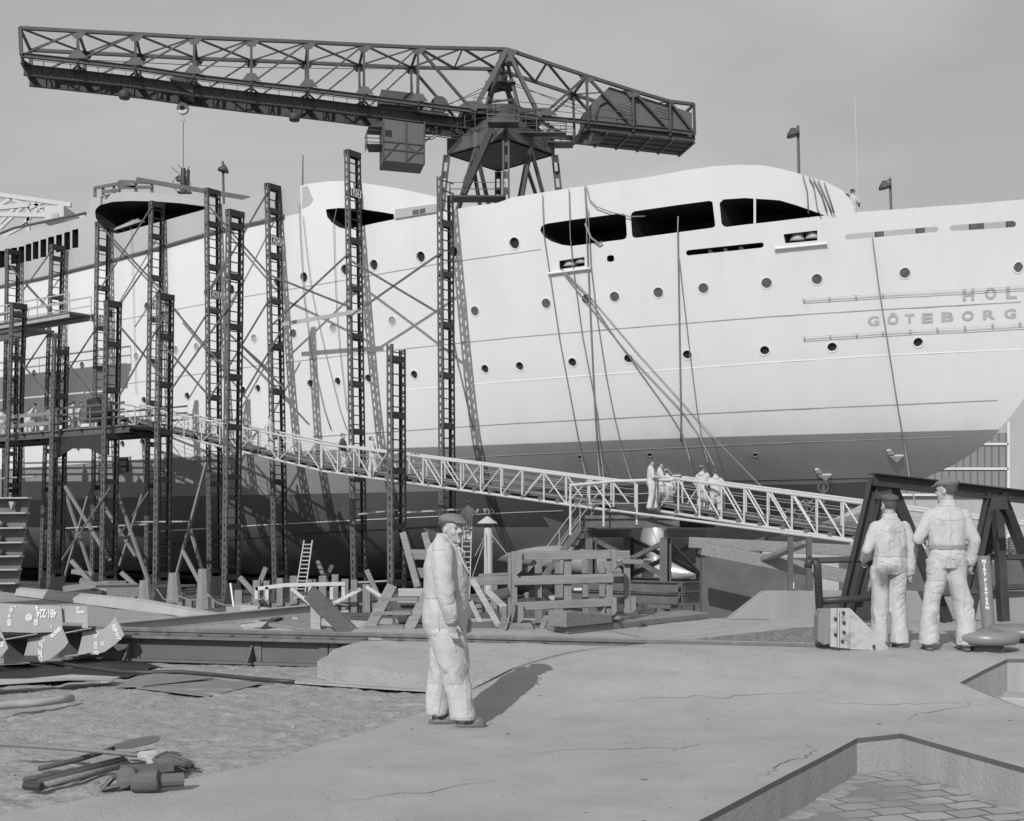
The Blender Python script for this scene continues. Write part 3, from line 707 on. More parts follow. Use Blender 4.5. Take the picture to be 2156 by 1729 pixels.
BRC = [((734, 534), (570, 687), BR, 'long brace falling from the R26 tower to the left'),
 ((566, 579), (738, 647), BR, 'shallow brace falling from the A24 tower to the right'),
 ((735, 547), (928, 662), BR, 'long brace falling from the R26 tower to the right'),
 ((935, 528), (730, 671), BR, 'long brace falling leftwards from the tower by the crane legs'),
 ((442, 437), (566, 579), BR, 'brace from the A23 tower top down to the A24 tower'),
 ((566, 632), (435, 850), BR, 'brace from the A24 tower down past the tall front tower'),
 ((462, 685), (569, 782), BR, 'short brace falling to the A24 tower beside the tall front tower'),
 ((435, 662), (355, 790), BR, 'brace from the A23 tower down to the front tower beside A22'),
 ((208, 472), (345, 617), BR, 'brace from the A21 tower top across to the A22 tower'),
 ((320, 434), (210, 610), BR, 'brace from the A22 tower top down to the A21 tower'),
 ((317, 547), (250, 645), BR, 'short brace below the crossing braces between A21 and A22'),
 ((350, 632), (478, 782), BR, 'brace falling from the A22 tower behind the A23 tower'),
 ((342, 724), (440, 834), FR, 'thick dark brace falling from the front tower beside A22'),
 ((480, 648), (358, 824), FR, 'long brace falling leftwards from the tall front tower'),
 ((480, 545), (442, 607), BR, 'short steep brace between the A23 tower and tall front tower'),
 ((566, 400), (445, 610), BR, 'brace from the A24 tower top down to the A23 tower'),
 ((252, 687), (352, 805), FR, 'brace from the gangway head tower to the right'),
 ((352, 655), (250, 836), FR, 'brace from the front tower beside A22 down to the gangway head'),
 ((205, 687), (110, 832), BR, 'brace falling leftwards from the A21 tower under its plates'),
 ((140, 760), (195, 832), FR, 'brace falling from the short open tower to the crowded platform'),
 ((22, 562), (105, 652), BR, 'brace falling rightwards under the row of dark windows'),
 ((111, 525), (50, 610), BR, 'brace falling leftwards under the row of dark windows'),
 ((47, 767), (102, 832), FR, 'low brace falling rightwards from the short leftmost tower'),
 ((105, 697), (45, 787), BR, 'low brace falling leftwards beside the upper small platform'),
 ((510, 730), (600, 820), BR, 'thin brace falling rightwards from the tall front tower'),
 ((590, 700), (508, 840), BR, 'thin brace falling leftwards below the A24 plate')]
for p, q, b, l in BRC: brace(p, q, b, l)
brace((594, 683), (762, 654), BR, 'pale level scaffold board between the A24 and R26 towers', .2, 'steel')
for p, q, b, l in [((137, 1024), (232, 1181), FR, 'pale wooden shore falling rightwards from the short open tower'), ((190, 1029), (135, 1220), FR - 3, 'pale steep shore leaning on the short open tower'),
                   ((137, 1036), (195, 1216), FR - 3, 'pale steep shore falling rightwards below the platform'), ((200, 1036), (287, 1174), FR - 3, 'pale wooden shore right of the gangway head tower'),
                   ((247, 1039), (312, 1224), FR - 1, 'pale steep shore left of the A22 tower foot'), ((307, 1019), (252, 1191), FR - 3, 'pale shore leaning leftwards from the A22 tower'),
                   ((435, 974), (360, 1254), FR - 2, 'long pale pole leaning against the A23 tower'), ((400, 1114), (440, 1249), FR - 3, 'short pale shore at the foot of the A23 tower')]:
    a, c = A(p[0], p[1], b), A(q[0], q[1], b); r = MB(); r.beam(a, c, .13, .13); one(r, 'timber_prop', M['wood'], l, 'prop', 'wooden shores under the hull')
for p, q, b, l in [((232, 1026), (130, 1179), FR, 'dark steel brace crossing the pale shores at the left'), ((312, 1036), (242, 1141), FR - 2, 'dark brace crossing the pale shores by the A22 tower')]: brace(p, q, b, l, .12)
for p, q, b, l in [((120, 1113), (310, 1104), FR - 2, 'level pale board across the lower left towers'), ((285, 1099), (402, 1098), FR - 2, 'level pale board across the foot of A22'), ((75, 1003), (0, 1008), FR - 2, 'short level board at the lower picture edge'),
                   ((842, 1080), (975, 1072), FR - 2, 'level pale bar between the short open tower and its neighbour'), ((757, 1083), (836, 1074), BR + 2, 'level pale bar between R26 and the short open tower'), ((757, 1226), (836, 1222), BR + 2, 'lowest level bar between R26 and the short open tower')]:
    a, c = A(p[0], p[1], b), A(q[0], q[1], b); r = MB(); r.beam(a, c, .2, .07); one(r, 'scaffold_board', M['steel'], l, 'board', 'boards across the towers')

# ================================================================== GANGWAYS
def gangway(name, b0, b1, h0, h1, Y0, Y1, width, label, nb, flip=(), wires=3):
    p0, p1 = P(b0[0], b0[1], Y0), P(b1[0], b1[1], Y1); H0 = P(h0[0], h0[1], Y0).z - p0.z; H1 = P(h1[0], h1[1], Y1).z - p1.z
    d = (p1 - p0); hd = V((d.x, d.y, 0)).normalized(); pp = V((-hd.y, hd.x, 0))
    if pp.y < 0: pp = -pp
    root = thing(name, label, 'gangway', base_of([p0, p1]))
    up = V((0, 0, 1))
    m = MB(); m.prism([p0 + pp * .1 + up * .16, p1 + pp * .1 + up * .16, p1 + pp * .1 + up * .24, p0 + pp * .1 + up * .24], pp * (width - .2))
    n = max(6, int(d.length / .9))
    for i in range(n + 1):
        c = p0 + d * (i / n); m.beam(c + pp * -.05 + up * .08, c + pp * (width + .05) + up * .08, .16, .14)
    L = 8
    for j in range(L):
        off = pp * (.14 + (width - .28) * j / (L - 1)); k = 0.0
        while k < 1:
            e = min(1, k + random.uniform(.12, .3)); m.beam(p0 + d * k + off + up * (.255 + random.uniform(0, .03)), p0 + d * (e - .002) + off + up * (.255 + random.uniform(0, .03)), (width - .28) / L - .02, .05); k = e
    m.build('plank_deck', M['deckw'], root)
    for side, nm in ((0, 'near_side_truss'), (1, 'far_side_truss')):
        m = MB(); o = pp * (width * side); r = .05
        m.cyl(p0 + o, p1 + o, .055, 8); m.build('bottom_tube', M['pale'], root); m = MB(); m.cyl(p0 + o + up * H0, p1 + o + up * H1, .052, 8); m.build('handrail', M['pale'], root); m = MB()
        T = [(p0 + d * (i / nb) + o, p0 + d * (i / nb) + o + up * (H0 + (H1 - H0) * i / nb)) for i in range(nb + 1)]
        for a, c in T: m.cyl(a, c, .036, 6)
        split_build(m, 'post', M['pale'], root); m = MB()
        for i in range(nb):
            f = (i in flip) ; a, c = (T[i][1], T[i + 1][0]) if not f else (T[i][0], T[i + 1][1]); m.cyl(a, c, .030, 6)
        split_build(m, 'diagonal', M['pale'], root)
        m = MB()
        for k in range(wires):
            s = (k + 1) / (wires + 1); m.tube([p0 + o + up * H0 * s, p1 + o + up * H1 * s], .011, 4)
        m.build('guard_wire', M['steel'], root)
    return p0, p1, pp, hd
gangway('upper_gangway', (252, 889), (676, 991), (267, 849), (676, 934), 71, 58.5, 1.25, 'upper steep gangway with pale tube rails descending from the crowded platform', 11, range(1, 11, 2))
gangway('middle_gangway', (678, 992), (1292, 1076), (679, 935), (1303, 1014), 58.4, 46.5, 1.25, 'long middle gangway with pale tube rails descending to the steel trestle', 15, (1, 3, 8, 9, 10, 11, 13))
gangway('lower_gangway', (1385, 1076), (2300, 1214), (1385, 1003), (2300, 1124), 45, 33.5, 1.3, 'lower gangway with pale tube rails running from the trestle behind the two men', 16, (0,))
# pole along the lower edge, landing rail at the trestle
def rope(D, Ys, r, label, m='rope', cat='rope', name='hanging_rope', group='ropes hanging over the hull'):
    pts_ = [P(x, y, Y) for (x, y), Y in zip(D, Ys)]; t = MB(); t.tube(pts_, r, 5); one(t, name, M[m], label, cat, group)
t = MB(); t.cyl(P(1285, 1074, 45.6), P(1815, 1143, 38.2), .045, 7); one(t, 'handrail_pole', M['pale'], 'pale pole slung along the lower edge of the lower gangway', 'pole')
# ---- trestle under the gangway joint
def Tp(x, y, dY=0): return P(x, y, 45.0 + dY)
def landing(): pass
tr = thing('gangway_trestle', 'dark riveted steel trestle carrying the gangway joint', 'trestle', P(1310, 1290, 45.5))
c00 = P(1240, 1100, 46.2); c10 = P(1404, 1100, 44.2); ez = V((0, 0, 1)); ex = (c10 - c00); ex.z = 0; WX = ex.length; ex.normalize(); ey = V((-ex.y, ex.x, 0)); DY = 2.5
ztop = c00.z; zbot = ztop - 2.95
def C(u, v, z): return V((c00.x, c00.y, 0)) + ex * u + ey * v + ez * z
m = MB()
for v in (0, DY): m.ibeam(C(-.35, v, ztop - .02), C(WX + .5, v, ztop - .02), .24, .34, .025)
m.build('top_beam', M['trestle'], tr)
m = MB()
for u in (0, WX): m.ibeam(C(u, -.2, ztop - .40), C(u, DY + .3, ztop - .40), .24, .30, .025)
split_build(m, 'cross_beam', M['trestle'], tr)
for u, v in ((.1, 0), (WX - .05, 0), (.1, DY), (WX - .05, DY)):
    m = MB(); m.ibeam(C(u, v, zbot + .9), C(u, v, ztop - .56), .30, .30, .03, ey); m.build('post', M['trestle'], tr)
for v in (0.02, DY):
    for a, c in ((.1, WX - .05), (WX - .05, .1)):
        m = MB(); m.angle(C(a, v + .16, ztop - .62), C(c, v + .16, zbot + 1.0), .15, .02, ey); m.build('diagonal', M['trestle'], tr)
for u in (.1, WX):
    m = MB(); m.angle(C(u, .1, ztop - .62), C(u, DY, zbot + 1.0), .13, .02, ex); m.build('diagonal', M['trestle'], tr)
m = MB()
for k in range(2):
    z = zbot + .72 - k * .40
    for v in (-.25, DY + .2): m.ibeam(C(-.6, v, z), C(WX + .6, v, z), .26, .36, .025)
    for u in (-.7, WX + .7): m.ibeam(C(u, -.2, z), C(u, DY + .2, z), .26, .36, .025)
m.build('base_beam', M['trestle'], tr)
for u, v in ((.2, 0), (WX - .1, -.1), (WX - .1, DY), (.2, DY)):
    m = MB(); m.beam(C(u, v, zbot + .12), C(u, v, FLOOR), .45, .45); m.beam(C(u - .45, v, zbot + .05), C(u + .45, v, zbot + .05), .5, .14); m.build('foot', M['trestle'], tr)
m = MB(); m.beam(C(-.2, DY / 2, ztop + .20), C(WX + .3, DY / 2, ztop + .20), DY, .10); m.build('landing_deck', M['deckw'], tr)
m = MB()
for a, c in (((1216, 1022), (1299, 1013)), ((1299, 1013), (1418, 1010))): m.cyl(P(a[0], a[1], 45.6 if a[0] < 1250 else 45), P(c[0], c[1], 45 if c[0] < 1400 else 44.4), .055, 8)
for x, y0, y1 in ((1201, 1024, 1127), (1271, 1017, 1108), (1341, 1015, 1105), (1419, 1011, 1040)): m.cyl(P(x, y0, 44.9), P(x, y1, 44.9), .045, 7)
m.cyl(P(1199, 1022, 44.9), P(1299, 1013, 44.9), .05, 8)
for y in (1040, 1060): m.tube([P(1200, y + 2, 44.9), P(1340, y, 44.9), P(1420, y - 4, 44.7)], .012, 4)
m.build('landing_rail', M['pale'], tr)
# stair going down to the left of the trestle
st = thing('steel_stair', 'steep steel stair descending leftwards from the trestle landing', 'stair', P(1190, 1200, 46))
s0, s1 = P(1226, 1106, 46.2), P(1130, 1235, 47.2)
for o in (0, .75):
    m = MB(); m.beam(s0 + ey * o, s1 + ey * o, .05, .24); m.build('stringer', M['trestle'], st)
m = MB()
for k in range(1, 9): c = s0.lerp(s1, k / 9); m.beam(c, c + ey * .75, .24, .035)
split_build(m, 'tread', M['trestle'], st)
for o in (0, .75):
    m = MB(); a, c = s0 + ey * o, s1 + ey * o; m.cyl(a + ez * .95, c + ez * .95, .02, 6)
    for k in (0.05, .5, .95): q = a.lerp(c, k); m.cyl(q, q + ez * .95, .016, 6)
    m.cyl(a + ez * .5, c + ez * .5, .012, 6); m.build('handrail', M['steel'], st)

# ---- platform at the left with its railings
pf = thing('scaffold_platform', 'broad scaffold platform crowded with workers at the head of the gangways', 'platform', A(110, 905, 16.5))
PB0, PB1 = 15.0, 18.2
def Lp(x, y, b): return A(x, y, b)
def pl(t, b, z): return V((OX + .8 * t - .6 * b, OY - .6 * t - .8 * b, z))
def tof(x, b): r = (x - CX) / F; return (r * (OY - .8 * b) - OX + .6 * b) / (.8 + .6 * r)
zp = A(120, 906, PB1).z; zq = A(262, 882, PB1).z
t0, t1, t2 = tof(-160, PB1), tof(112, PB1), tof(262, PB1); zp2 = A(262, 884, PB1).z
m = MB()
for k in range(7):
    b = PB0 + .2 + (PB1 - PB0 - .4) * k / 6; m.beam(pl(t0, b, zp), pl(t2, b, zp), (PB1 - PB0) / 7 - .03, .07)
m.build('plank_deck', M['deckw'], pf)
for b in (PB0, PB1):
    m = MB(); m.ibeam(pl(t0, b, zp - .22), pl(t2 + .4, b, zp - .22), .22, .36, .03); m.build('edge_beam', M['tower'], pf)
m = MB()
for k in range(12): t = t0 + (t2 - t0) * k / 11; m.beam(pl(t, PB0, zp - .10), pl(t, PB1 + .2, zp - .10), .12, .12)
split_build(m, 'joist', M['towerd'], pf)
m = MB(); tt0, tt1 = tof(108, PB1), tof(232, PB1)
m.prism([pl(tt0, PB1 + .05, zp - .42), pl(tt1, PB1 + .05, zp - .42), pl(tt1, PB1 + .05, zp - 1.5), pl(tt1 - .6, PB1 + .05, zp - 1.5), pl(tt1 - 1.6, PB1 + .05, zp - 1.12), pl(tt0 + 2, PB1 + .05, zp - 1.05), pl(tt0 + .8, PB1 + .05, zp - 1.5), pl(tt0, PB1 + .05, zp - 1.5)], NP * .08)
m.build('haunched_girder', M['towerd'], pf)
m = MB()
for h in (.45, .80, 1.15):
    m.beam(pl(tof(113, PB1), PB1, zp + h), pl(t2, PB1, zp + h), .05, .09 if h < 1 else .12)
for x in (118, 154, 189, 217, 250): t = tof(x, PB1); m.beam(pl(t, PB1 - .03, zp), pl(t, PB1 - .03, zp + 1.2), .09, .09)
m.build('railing', M['tower'], pf)
m = MB()
for h in (.42, .95): m.beam(pl(t0, PB1, zp + h), pl(tof(113, PB1), PB1, zp + h), .05, .2)
for x in (-60, 40, 112): t = tof(x, PB1); m.beam(pl(t, PB1 - .05, zp), pl(t, PB1 - .05, zp + 1.1), .09, .09)
m.build('board_railing', M['wood'], pf)
m = MB()
for h in (.45, .8, 1.15): m.beam(pl(t0, PB0, zp + h), pl(t2 + 1, PB0, zp + h), .05, .09)
m.build('far_railing', M['tower'], pf)
m = MB(); ta, tb = tof(184, 17.4), tof(224, 17.4); m.prism([pl(ta, 17.4, zp + .35), pl(tb, 17.4, zp + .35), pl(tb, 17.4, zp + 1.75), pl(ta, 17.4, zp + 1.62)], NP * .05); one(m, 'steel_screen', M['towerd'], 'dark steel screen standing on the crowded platform beside the gangway head tower', 'screen')
# upper small platform
ub = 16.6; uz = A(90, 667, ub).z; u0, u1 = tof(-160, ub), tof(146, ub)
up_ = thing('hanging_platform', 'small upper scaffold platform with thin railings by the white hull', 'platform', pl((u0 + u1) / 2, ub, uz))
m = MB(); m.beam(pl(u0, ub - .7, uz), pl(u1, ub - .7, uz), 1.5, .1); m.build('plank_deck', M['deckw'], up_)
m = MB(); m.ibeam(pl(u0, ub, uz - .16), pl(u1, ub, uz - .16), .16, .26); m.ibeam(pl(u0, ub - 1.4, uz - .16), pl(u1, ub - 1.4, uz - .16), .16, .26); m.build('edge_beam', M['steel'], up_)
for o in (0, -1.4):
    m = MB(); m.beam(pl(u0, ub + o, uz + 1.05), pl(u1, ub + o, uz + 1.05), .05, .07); m.beam(pl(u0, ub + o, uz + .55), pl(u1, ub + o, uz + .55), .04, .05)
    for k in range(6): t = u0 + (u1 - u0) * k / 5; m.beam(pl(t, ub + o, uz), pl(t, ub + o, uz + 1.05), .05, .05)
    m.build('railing', M['steel'], up_)
m = MB(); uc, ud = tof(-200, 17.5), tof(68, 17.5); z2 = A(20, 700, 17.5).z
m.beam(pl(uc, 17, z2), pl(ud, 17, z2), 1.8, .12); m.ibeam(pl(uc, 17.8, z2 - .3), pl(ud, 17.8, z2 - .3), .2, .4); m.beam(pl(uc, 17.8, z2 + .5), pl(ud, 17.8, z2 + .5), .05, .1); m.beam(pl(uc, 17.8, z2 + 1.0), pl(ud, 17.8, z2 + 1.0), .05, .1)
one(m, 'side_staging', M['trestle'], 'plank staging at the picture edge just below the small upper platform', 'staging')

# ================================================================== HAMMERHEAD CRANE behind the ship
def K(x, y, off=0.0):
    r = (x - CX) / F; return P(x, y, (110 + off * 1.0198) / (1 - .2 * r))
PERP = V((-.1961, .9806, 0)); ALONG = V((.9806, .1961, 0)); WJ = 4.8
cr = thing('hammerhead_crane', 'tall dark lattice hammerhead crane slewing behind the ship', 'crane', V((-1, 112, FLOOR)))
topN = [(42, 59), (164, 66), (285, 72), (409, 79), (529, 84), (648, 89), (766, 95), (880, 100), (1067, 104), (1235, 160), (1332, 191), (1410, 214), (1461, 220)]
botN = [(45, 116), (163, 129), (285, 143), (408, 161), (529, 176), (649, 189), (767, 204), (881, 219), (996, 234), (1137, 248), (1238, 257), (1333, 267), (1411, 275), (1463, 282)]
def seg(mb, a, b, w, off): mb.beam(a + PERP * off, b + PERP * off, w * .8, w, PERP)
tn, bn = [K(*p) for p in topN], [K(*p) for p in botN]
for off, nm in ((0, 'near'), (WJ, 'far')):
    m = MB()
    for a, b in zip(tn, tn[1:]): seg(m, a, b, .31, off)
    o = m.build('top_chord', M['crane'], cr)
    m = MB()
    for a, b in zip(bn, bn[1:]): m.ibeam(a + PERP * off, b + PERP * off, .32, .36, .05)
    m.build('bottom_chord', M['crane'], cr)
    m = MB()
    for i in range(8): seg(m, tn[i], bn[i], .23 if i else .34, off)
    for ti, bi in ((9, 10), (10, 11), (11, 12), (12, 13)): seg(m, tn[ti], bn[bi], .24, off)
    split_build(m, 'vertical', M['crane'], cr)
    m = MB()
    for i in range(7): seg(m, bn[i], tn[i + 1], .14, off)
    seg(m, tn[7], bn[8], .26, off)
    for ti, bi in ((9, 9), (9, 11), (10, 12), (11, 13)): seg(m, tn[ti], bn[bi], .26, off)
    split_build(m, 'diagonal', M['crane'], cr)
    m = MB()
    seg(m, tn[8], bn[8], .5, off); seg(m, tn[8], bn[9], .4, off); split_build(m, 'mast_leg', M['cranep'], cr)
    m = MB()
    for i, p in enumerate(tn): 
        if 0 < i < 11: m.prism([p + PERP * (off - .12) + V((-.7 if i != 8 else -1.0, 0, 0)), p + PERP * (off - .12) + V((.7 if i != 8 else 1.0, 0, -.1 if i <= 8 else -.3)), p + PERP * (off - .12) + V((.3, 0, -.6 if i != 8 else -1.1)), p + PERP * (off - .12) + V((-.3, 0, -.6 if i != 8 else -1.0))], PERP * .05)
    for i, p in enumerate(bn):
        if 0 < i < 10: w = 1.5 if i in (8, 9) else .8; m.prism([p + PERP * (off - .2) + V((-w, 0, .2)), p + PERP * (off - .2) + V((w, 0, .15)), p + PERP * (off - .2) + V((w * .4, 0, .8)), p + PERP * (off - .2) + V((-w * .4, 0, .8))], PERP * .05)
    split_build(m, 'gusset_plate', M['crane'], cr)
m = MB()
for i, p in enumerate(tn): m.beam(p, p + PERP * WJ, .2, .2)
for i in range(len(tn) - 1):
    a, b = tn[i], tn[i + 1]
    if i == 7:
        c = (a + b) / 2; m.beam(a, c + PERP * WJ, .2, .16); m.beam(a + PERP * WJ, c, .12, .12); m.beam(c, b + PERP * WJ, .2, .16); m.beam(c + PERP * WJ, b, .12, .12); m.beam(c, c + PERP * WJ, .12, .12)
    elif i == 8:
        c = (a + b) / 2; m.beam(a, c + PERP * WJ, .18, .16); m.beam(c, b + PERP * WJ, .18, .16); m.beam(c, c + PERP * WJ, .16, .16)
    elif i < 11: m.beam(a, b + PERP * WJ, .16, .13); m.beam(a + PERP * WJ, b, .10, .10)
m.build('top_bracing', M['crane'], cr)
# portal frames inside the jib (sway frames at each vertical)
m = MB()
for i in range(1, 8):
    mid = (tn[i] + tn[i] + PERP * WJ) / 2; q = bn[i] + V((0, 0, .3))
    m.beam(tn[i] + PERP * .2 + V((0, 0, -.3)), q + PERP * 1.2 + V((0, 0, .2)), .11, .11); m.beam(tn[i] + PERP * (WJ - .2) + V((0, 0, -.3)), q + PERP * (WJ - 1.2) + V((0, 0, .2)), .11, .11)
split_build(m, 'sway_strut', M['crane'], cr)
# runway girders under the jib with cross beams
for off in (1.1, 3.7):
    m = MB(); dz = V((0, 0, -.8))
    for i in range(8):
        a, b = bn[i] + PERP * off + dz, bn[i + 1] + PERP * off + dz; m.ibeam(a, b, .36, .86, .05)
        for k in range(5): q = a.lerp(b, (k + .5) / 5); m.beam(q - V((0, 0, .40)), q + V((0, 0, .40)), .34, .06, ALONG)
    m.build('runway_girder', M['craned'], cr)
m = MB()
for i in range(9):
    p = bn[i] + V((0, 0, -.35)); m.ibeam(p, p + PERP * WJ, .22, .5, .04)
    if i < 8: q = bn[i + 1] + V((0, 0, -.35)); m.beam(p, (p + q) / 2 + PERP * WJ, .12, .12); m.beam((p + q) / 2 + PERP * WJ, q, .12, .12)
for i in range(9, 14):
    p = bn[i] + V((0, 0, -.25)); m.ibeam(p, p + PERP * WJ, .22, .4, .04)
    if i < 13: m.beam(p, bn[i + 1] + V((0, 0, -.25)) + PERP * WJ, .22, .2)
split_build(m, 'cross_beam', M['crane'], cr)
m = MB()
for i in range(8):
    a, b = bn[i], bn[i + 1]
    m.beam(a + PERP * 4.4 + V((0, 0, .05)), b + PERP * 4.4 + V((0, 0, .05)), .9, .05)
    for z0 in (.55, 1.05): m.beam(a + PERP * 4.0 + V((0, 0, z0)), b + PERP * 4.0 + V((0, 0, z0)), .04, .05)
    for k in range(4): q = a.lerp(b, k / 4) + PERP * 4.0; m.beam(q, q + V((0, 0, 1.05)), .05, .05)
m.build('jib_walkway', M['crane'], cr)
m = MB()
for off in (-.25, WJ + .2):
    a, b = bn[8], bn[11] if off < 0 else bn[10]
    for z0 in (.6, 1.1): m.beam(a + PERP * off + V((0, 0, z0)), b + PERP * off + V((0, 0, z0)), .04, .05)
    for k in range(9): q = a.lerp(b, k / 8) + PERP * off; m.beam(q, q + V((0, 0, 1.1)), .05, .05)
m.build('handrail', M['crane'], cr)
# ropes of the trolley
m = MB()
m.tube([K(60, 120, 2), K(500, 142, 2), K(1060, 148, 2.4)], .03, 4); m.tube([tn[8] + PERP * 2.4 + V((0, 0, -1.6)), K(1245, 245, 2.4)], .03, 4); m.tube([tn[8] + PERP * 2.9 + V((0, 0, -1.8)), K(1250, 232, 3)], .03, 4); m.tube([tn[8] + PERP * 2.0 + V((0, 0, -1.8)), K(930, 228, 2)], .03, 4)
m.tube([tn[8] + PERP * 2.6 + V((0, 0, -2.2)), K(905, 233, 2)], .03, 4)
m.build('hoist_rope', M['craned'], cr)
m = MB(); m.lathe(K(925, 221, 2.4), [(.1, -.12), (.75, -.12), (.78, 0), (.75, .12), (.1, .12)], 20, V((0, 1, 0)).to_track_quat('Z', 'Y').to_matrix()); m.build('rope_sheave', M['craned'], cr)
# mast inside the apex
m = MB(); cp = V((-1.0, 112.0, K(1060, 242).z))
for a, b in ((-1.5, -1.4), (1.6, -1.4), (-1.5, 1.4), (1.6, 1.4)):
    m.beam(cp + ALONG * a + PERP * b, tn[8] + PERP * (WJ / 2 + b * .6) + ALONG * a * .12, .26, .26)
for k in (.25, .5, .72):
    for b in (-1.4, 1.4): m.beam((cp + ALONG * -1.5 + PERP * b).lerp(tn[8] + PERP * 2.4, k), (cp + ALONG * 1.6 + PERP * b).lerp(tn[8] + PERP * 2.4, k + .08), .14, .14)
    for a in (-1.5, 1.6): m.beam((cp + ALONG * a + PERP * -1.4).lerp(tn[8] + PERP * 2.4, k), (cp + ALONG * a + PERP * 1.4).lerp(tn[8] + PERP * 2.4, k), .14, .14)
m.build('mast', M['crane'], cr)
m = MB(); m.box(cp + V((0, 0, 3.2)), (2.6, 2.4, .08)); m.box(cp + V((.8, .3, 5.3)), (1.5, 1.2, .08)); m.build('mast_platform', M['craned'], cr)
# trolley
m = MB(); a = K(357, 163, .8); b = K(409, 172, .8); m.prism([a, b, b + V((-.1, 0, -1.0)), a + V((.5, 0, -.55))], PERP * 3.2)
for k in (.3, .6, .85): m.cyl(a.lerp(b, k) + V((0, 0, .1)), a.lerp(b, k) + V((0, 0, .1)) + PERP * 3, .35, 10)
m.build('trolley', M['craned'], cr)
# machinery house on the tail
m = MB(); hs = [K(*p, .35) for p in ((1245, 257), (1246, 217), (1283, 183), (1457, 238), (1457, 280))]; m.prism(hs, PERP * 4.1)
mh = m.build('machinery_house', M['cranep'], cr)
for x0, y0, x1, y1 in ((1301, 218, 1327, 244), (1381, 227, 1409, 252)):
    a, b = K(x0, y0, .33), K(x1, y1, .33); m = MB(); m.prism([a, V((b.x, b.y, a.z - .25)), b, V((a.x, a.y, b.z + .25))], PERP * .015); wo = m.build('window', M['girder'], mh)
    m = MB()
    for k in range(4): q = a.lerp(V((b.x, b.y, a.z - .25)), k / 3); m.beam(q - PERP * .02, q - PERP * .02 + V((0, 0, b.z - a.z + .25)), .05, .04)
    for k in range(4): z0 = (b.z - a.z + .25) * k / 3; m.beam(a - PERP * .02 + V((0, 0, z0)), V((b.x, b.y, a.z - .25)) - PERP * .02 + V((0, 0, z0)), .04, .05)
    m.build('glazing_bar', M['crane'], wo)
m = MB(); q = [K(1256 + 20 * math.sin(k * .26), 262 - 45 * (k / 6), .30) for k in range(7)]; m.tube([K(1257, 262, .25), K(1255, 240, .25), K(1262, 222, .25), K(1275, 215, .25), K(1285, 214, .25)], .10, 5); m.build('gable_arch', M['craned'], mh)
m = MB(); a, b = K(1232, 262, .2), K(1462, 288, .2); m.prism([a, b, b + V((0, 0, -.45)), a + V((0, 0, -.45))], PERP * 4.3); m.build('house_floor', M['craned'], cr)
m = MB()
for k in range(6): q = a.lerp(b, k / 5) + V((0, 0, -.5)); m.beam(q, q + PERP * 4.3, .2, .14)
for o in (.9, 2.1, 3.3): m.beam(a + PERP * o + V((0, 0, -.48)), b + PERP * o + V((0, 0, -.48)), .08, .1)
m.build('floor_beam', M['crane'], cr)
m = MB(); m.cyl(K(1232, 285, 1.0), K(1262, 275, 1.0) + PERP * 1.0, .8, 14); m.build('winch_drum', M['cranep'], cr)
# driver's cab hanging under the jib, winch house above
m = MB(); f = [K(*p, .6) for p in ((806, 250), (894, 262), (894, 346), (806, 338))]; m.prism(f, PERP * 3.0); cab = m.build('driver_cab', M['cranep'], cr)
m = MB(); ff = [K(*p, .58) for p in ((811, 273), (825, 275), (825, 289), (811, 287))]; m.prism(ff, PERP * .015); m.build('window', M['dark'], cab)
m = MB()
for x in (806.5, 855, 893.5): m.beam(K(x, 256, .55), K(x, 341 + (x - 806) * .07, .55), .12, .08, PERP)
for a, b in (((806, 297), (894, 306)), ((806, 313), (894, 322)), ((808, 335), (842, 298)), ((855, 340), (892, 306)), ((855, 303), (880, 325))): m.beam(K(*a, .56), K(*b, .56), .09, .10, PERP)
m.build('cab_frame', M['crane'], cab)
m = MB(); q = K(806, 300, 1.2)
for z0 in (0, 1.0): m.tube([q + V((0, 0, z0)), q + V((-1.3, -.2, z0)), q + V((-1.3, -.2, z0)) + PERP * 2.2, q + V((0, 0, z0)) + PERP * 2.2], .04, 5)
for o in (0, 1.1, 2.2): m.beam(q + V((-1.3, -.2, -.3)) + PERP * o, q + V((-1.3, -.2, 1.0)) + PERP * o, .05, .05)
m.box(q + V((-.7, .6, -.3)), (1.4, 2.3, .06)); m.prism([q + V((0, 0, 1.9)), q + V((-1.2, -.2, 1.3)), q + V((0, 0, 1.3))], PERP * 2.3)
m.build('cab_balcony', M['craned'], cab)
m = MB(); f = [K(*p, 2.0) for p in ((799, 203), (803, 188), (892, 199), (892, 226), (797, 218))]; m.prism(f, PERP * 2.4); m.build('winch_house', M['crane'], cr)
m = MB(); m.prism([K(*p, .2) for p in ((879, 228), (945, 239), (945, 244), (879, 236))], PERP * 2.4); m.build('underslung_gallery', M['craned'], cr)
m = MB()
for k in range(4): dz = V((0, 0, -.22 * k)); m.tube([K(893, 277, 1.5) + dz, K(908, 278, 1.5) + dz, K(920, 271, 1.5) + dz, K(950, 276, 1.5) + dz, K(968, 276, 1.5) + dz], .05, 5)
m.beam(K(898, 262, 1.5), K(893, 297, 1.5), .1, .1); m.beam(K(905, 290, 1.5), K(893, 300, 1.5), .1, .1)
m.build('cable_run', M['craned'], cr)
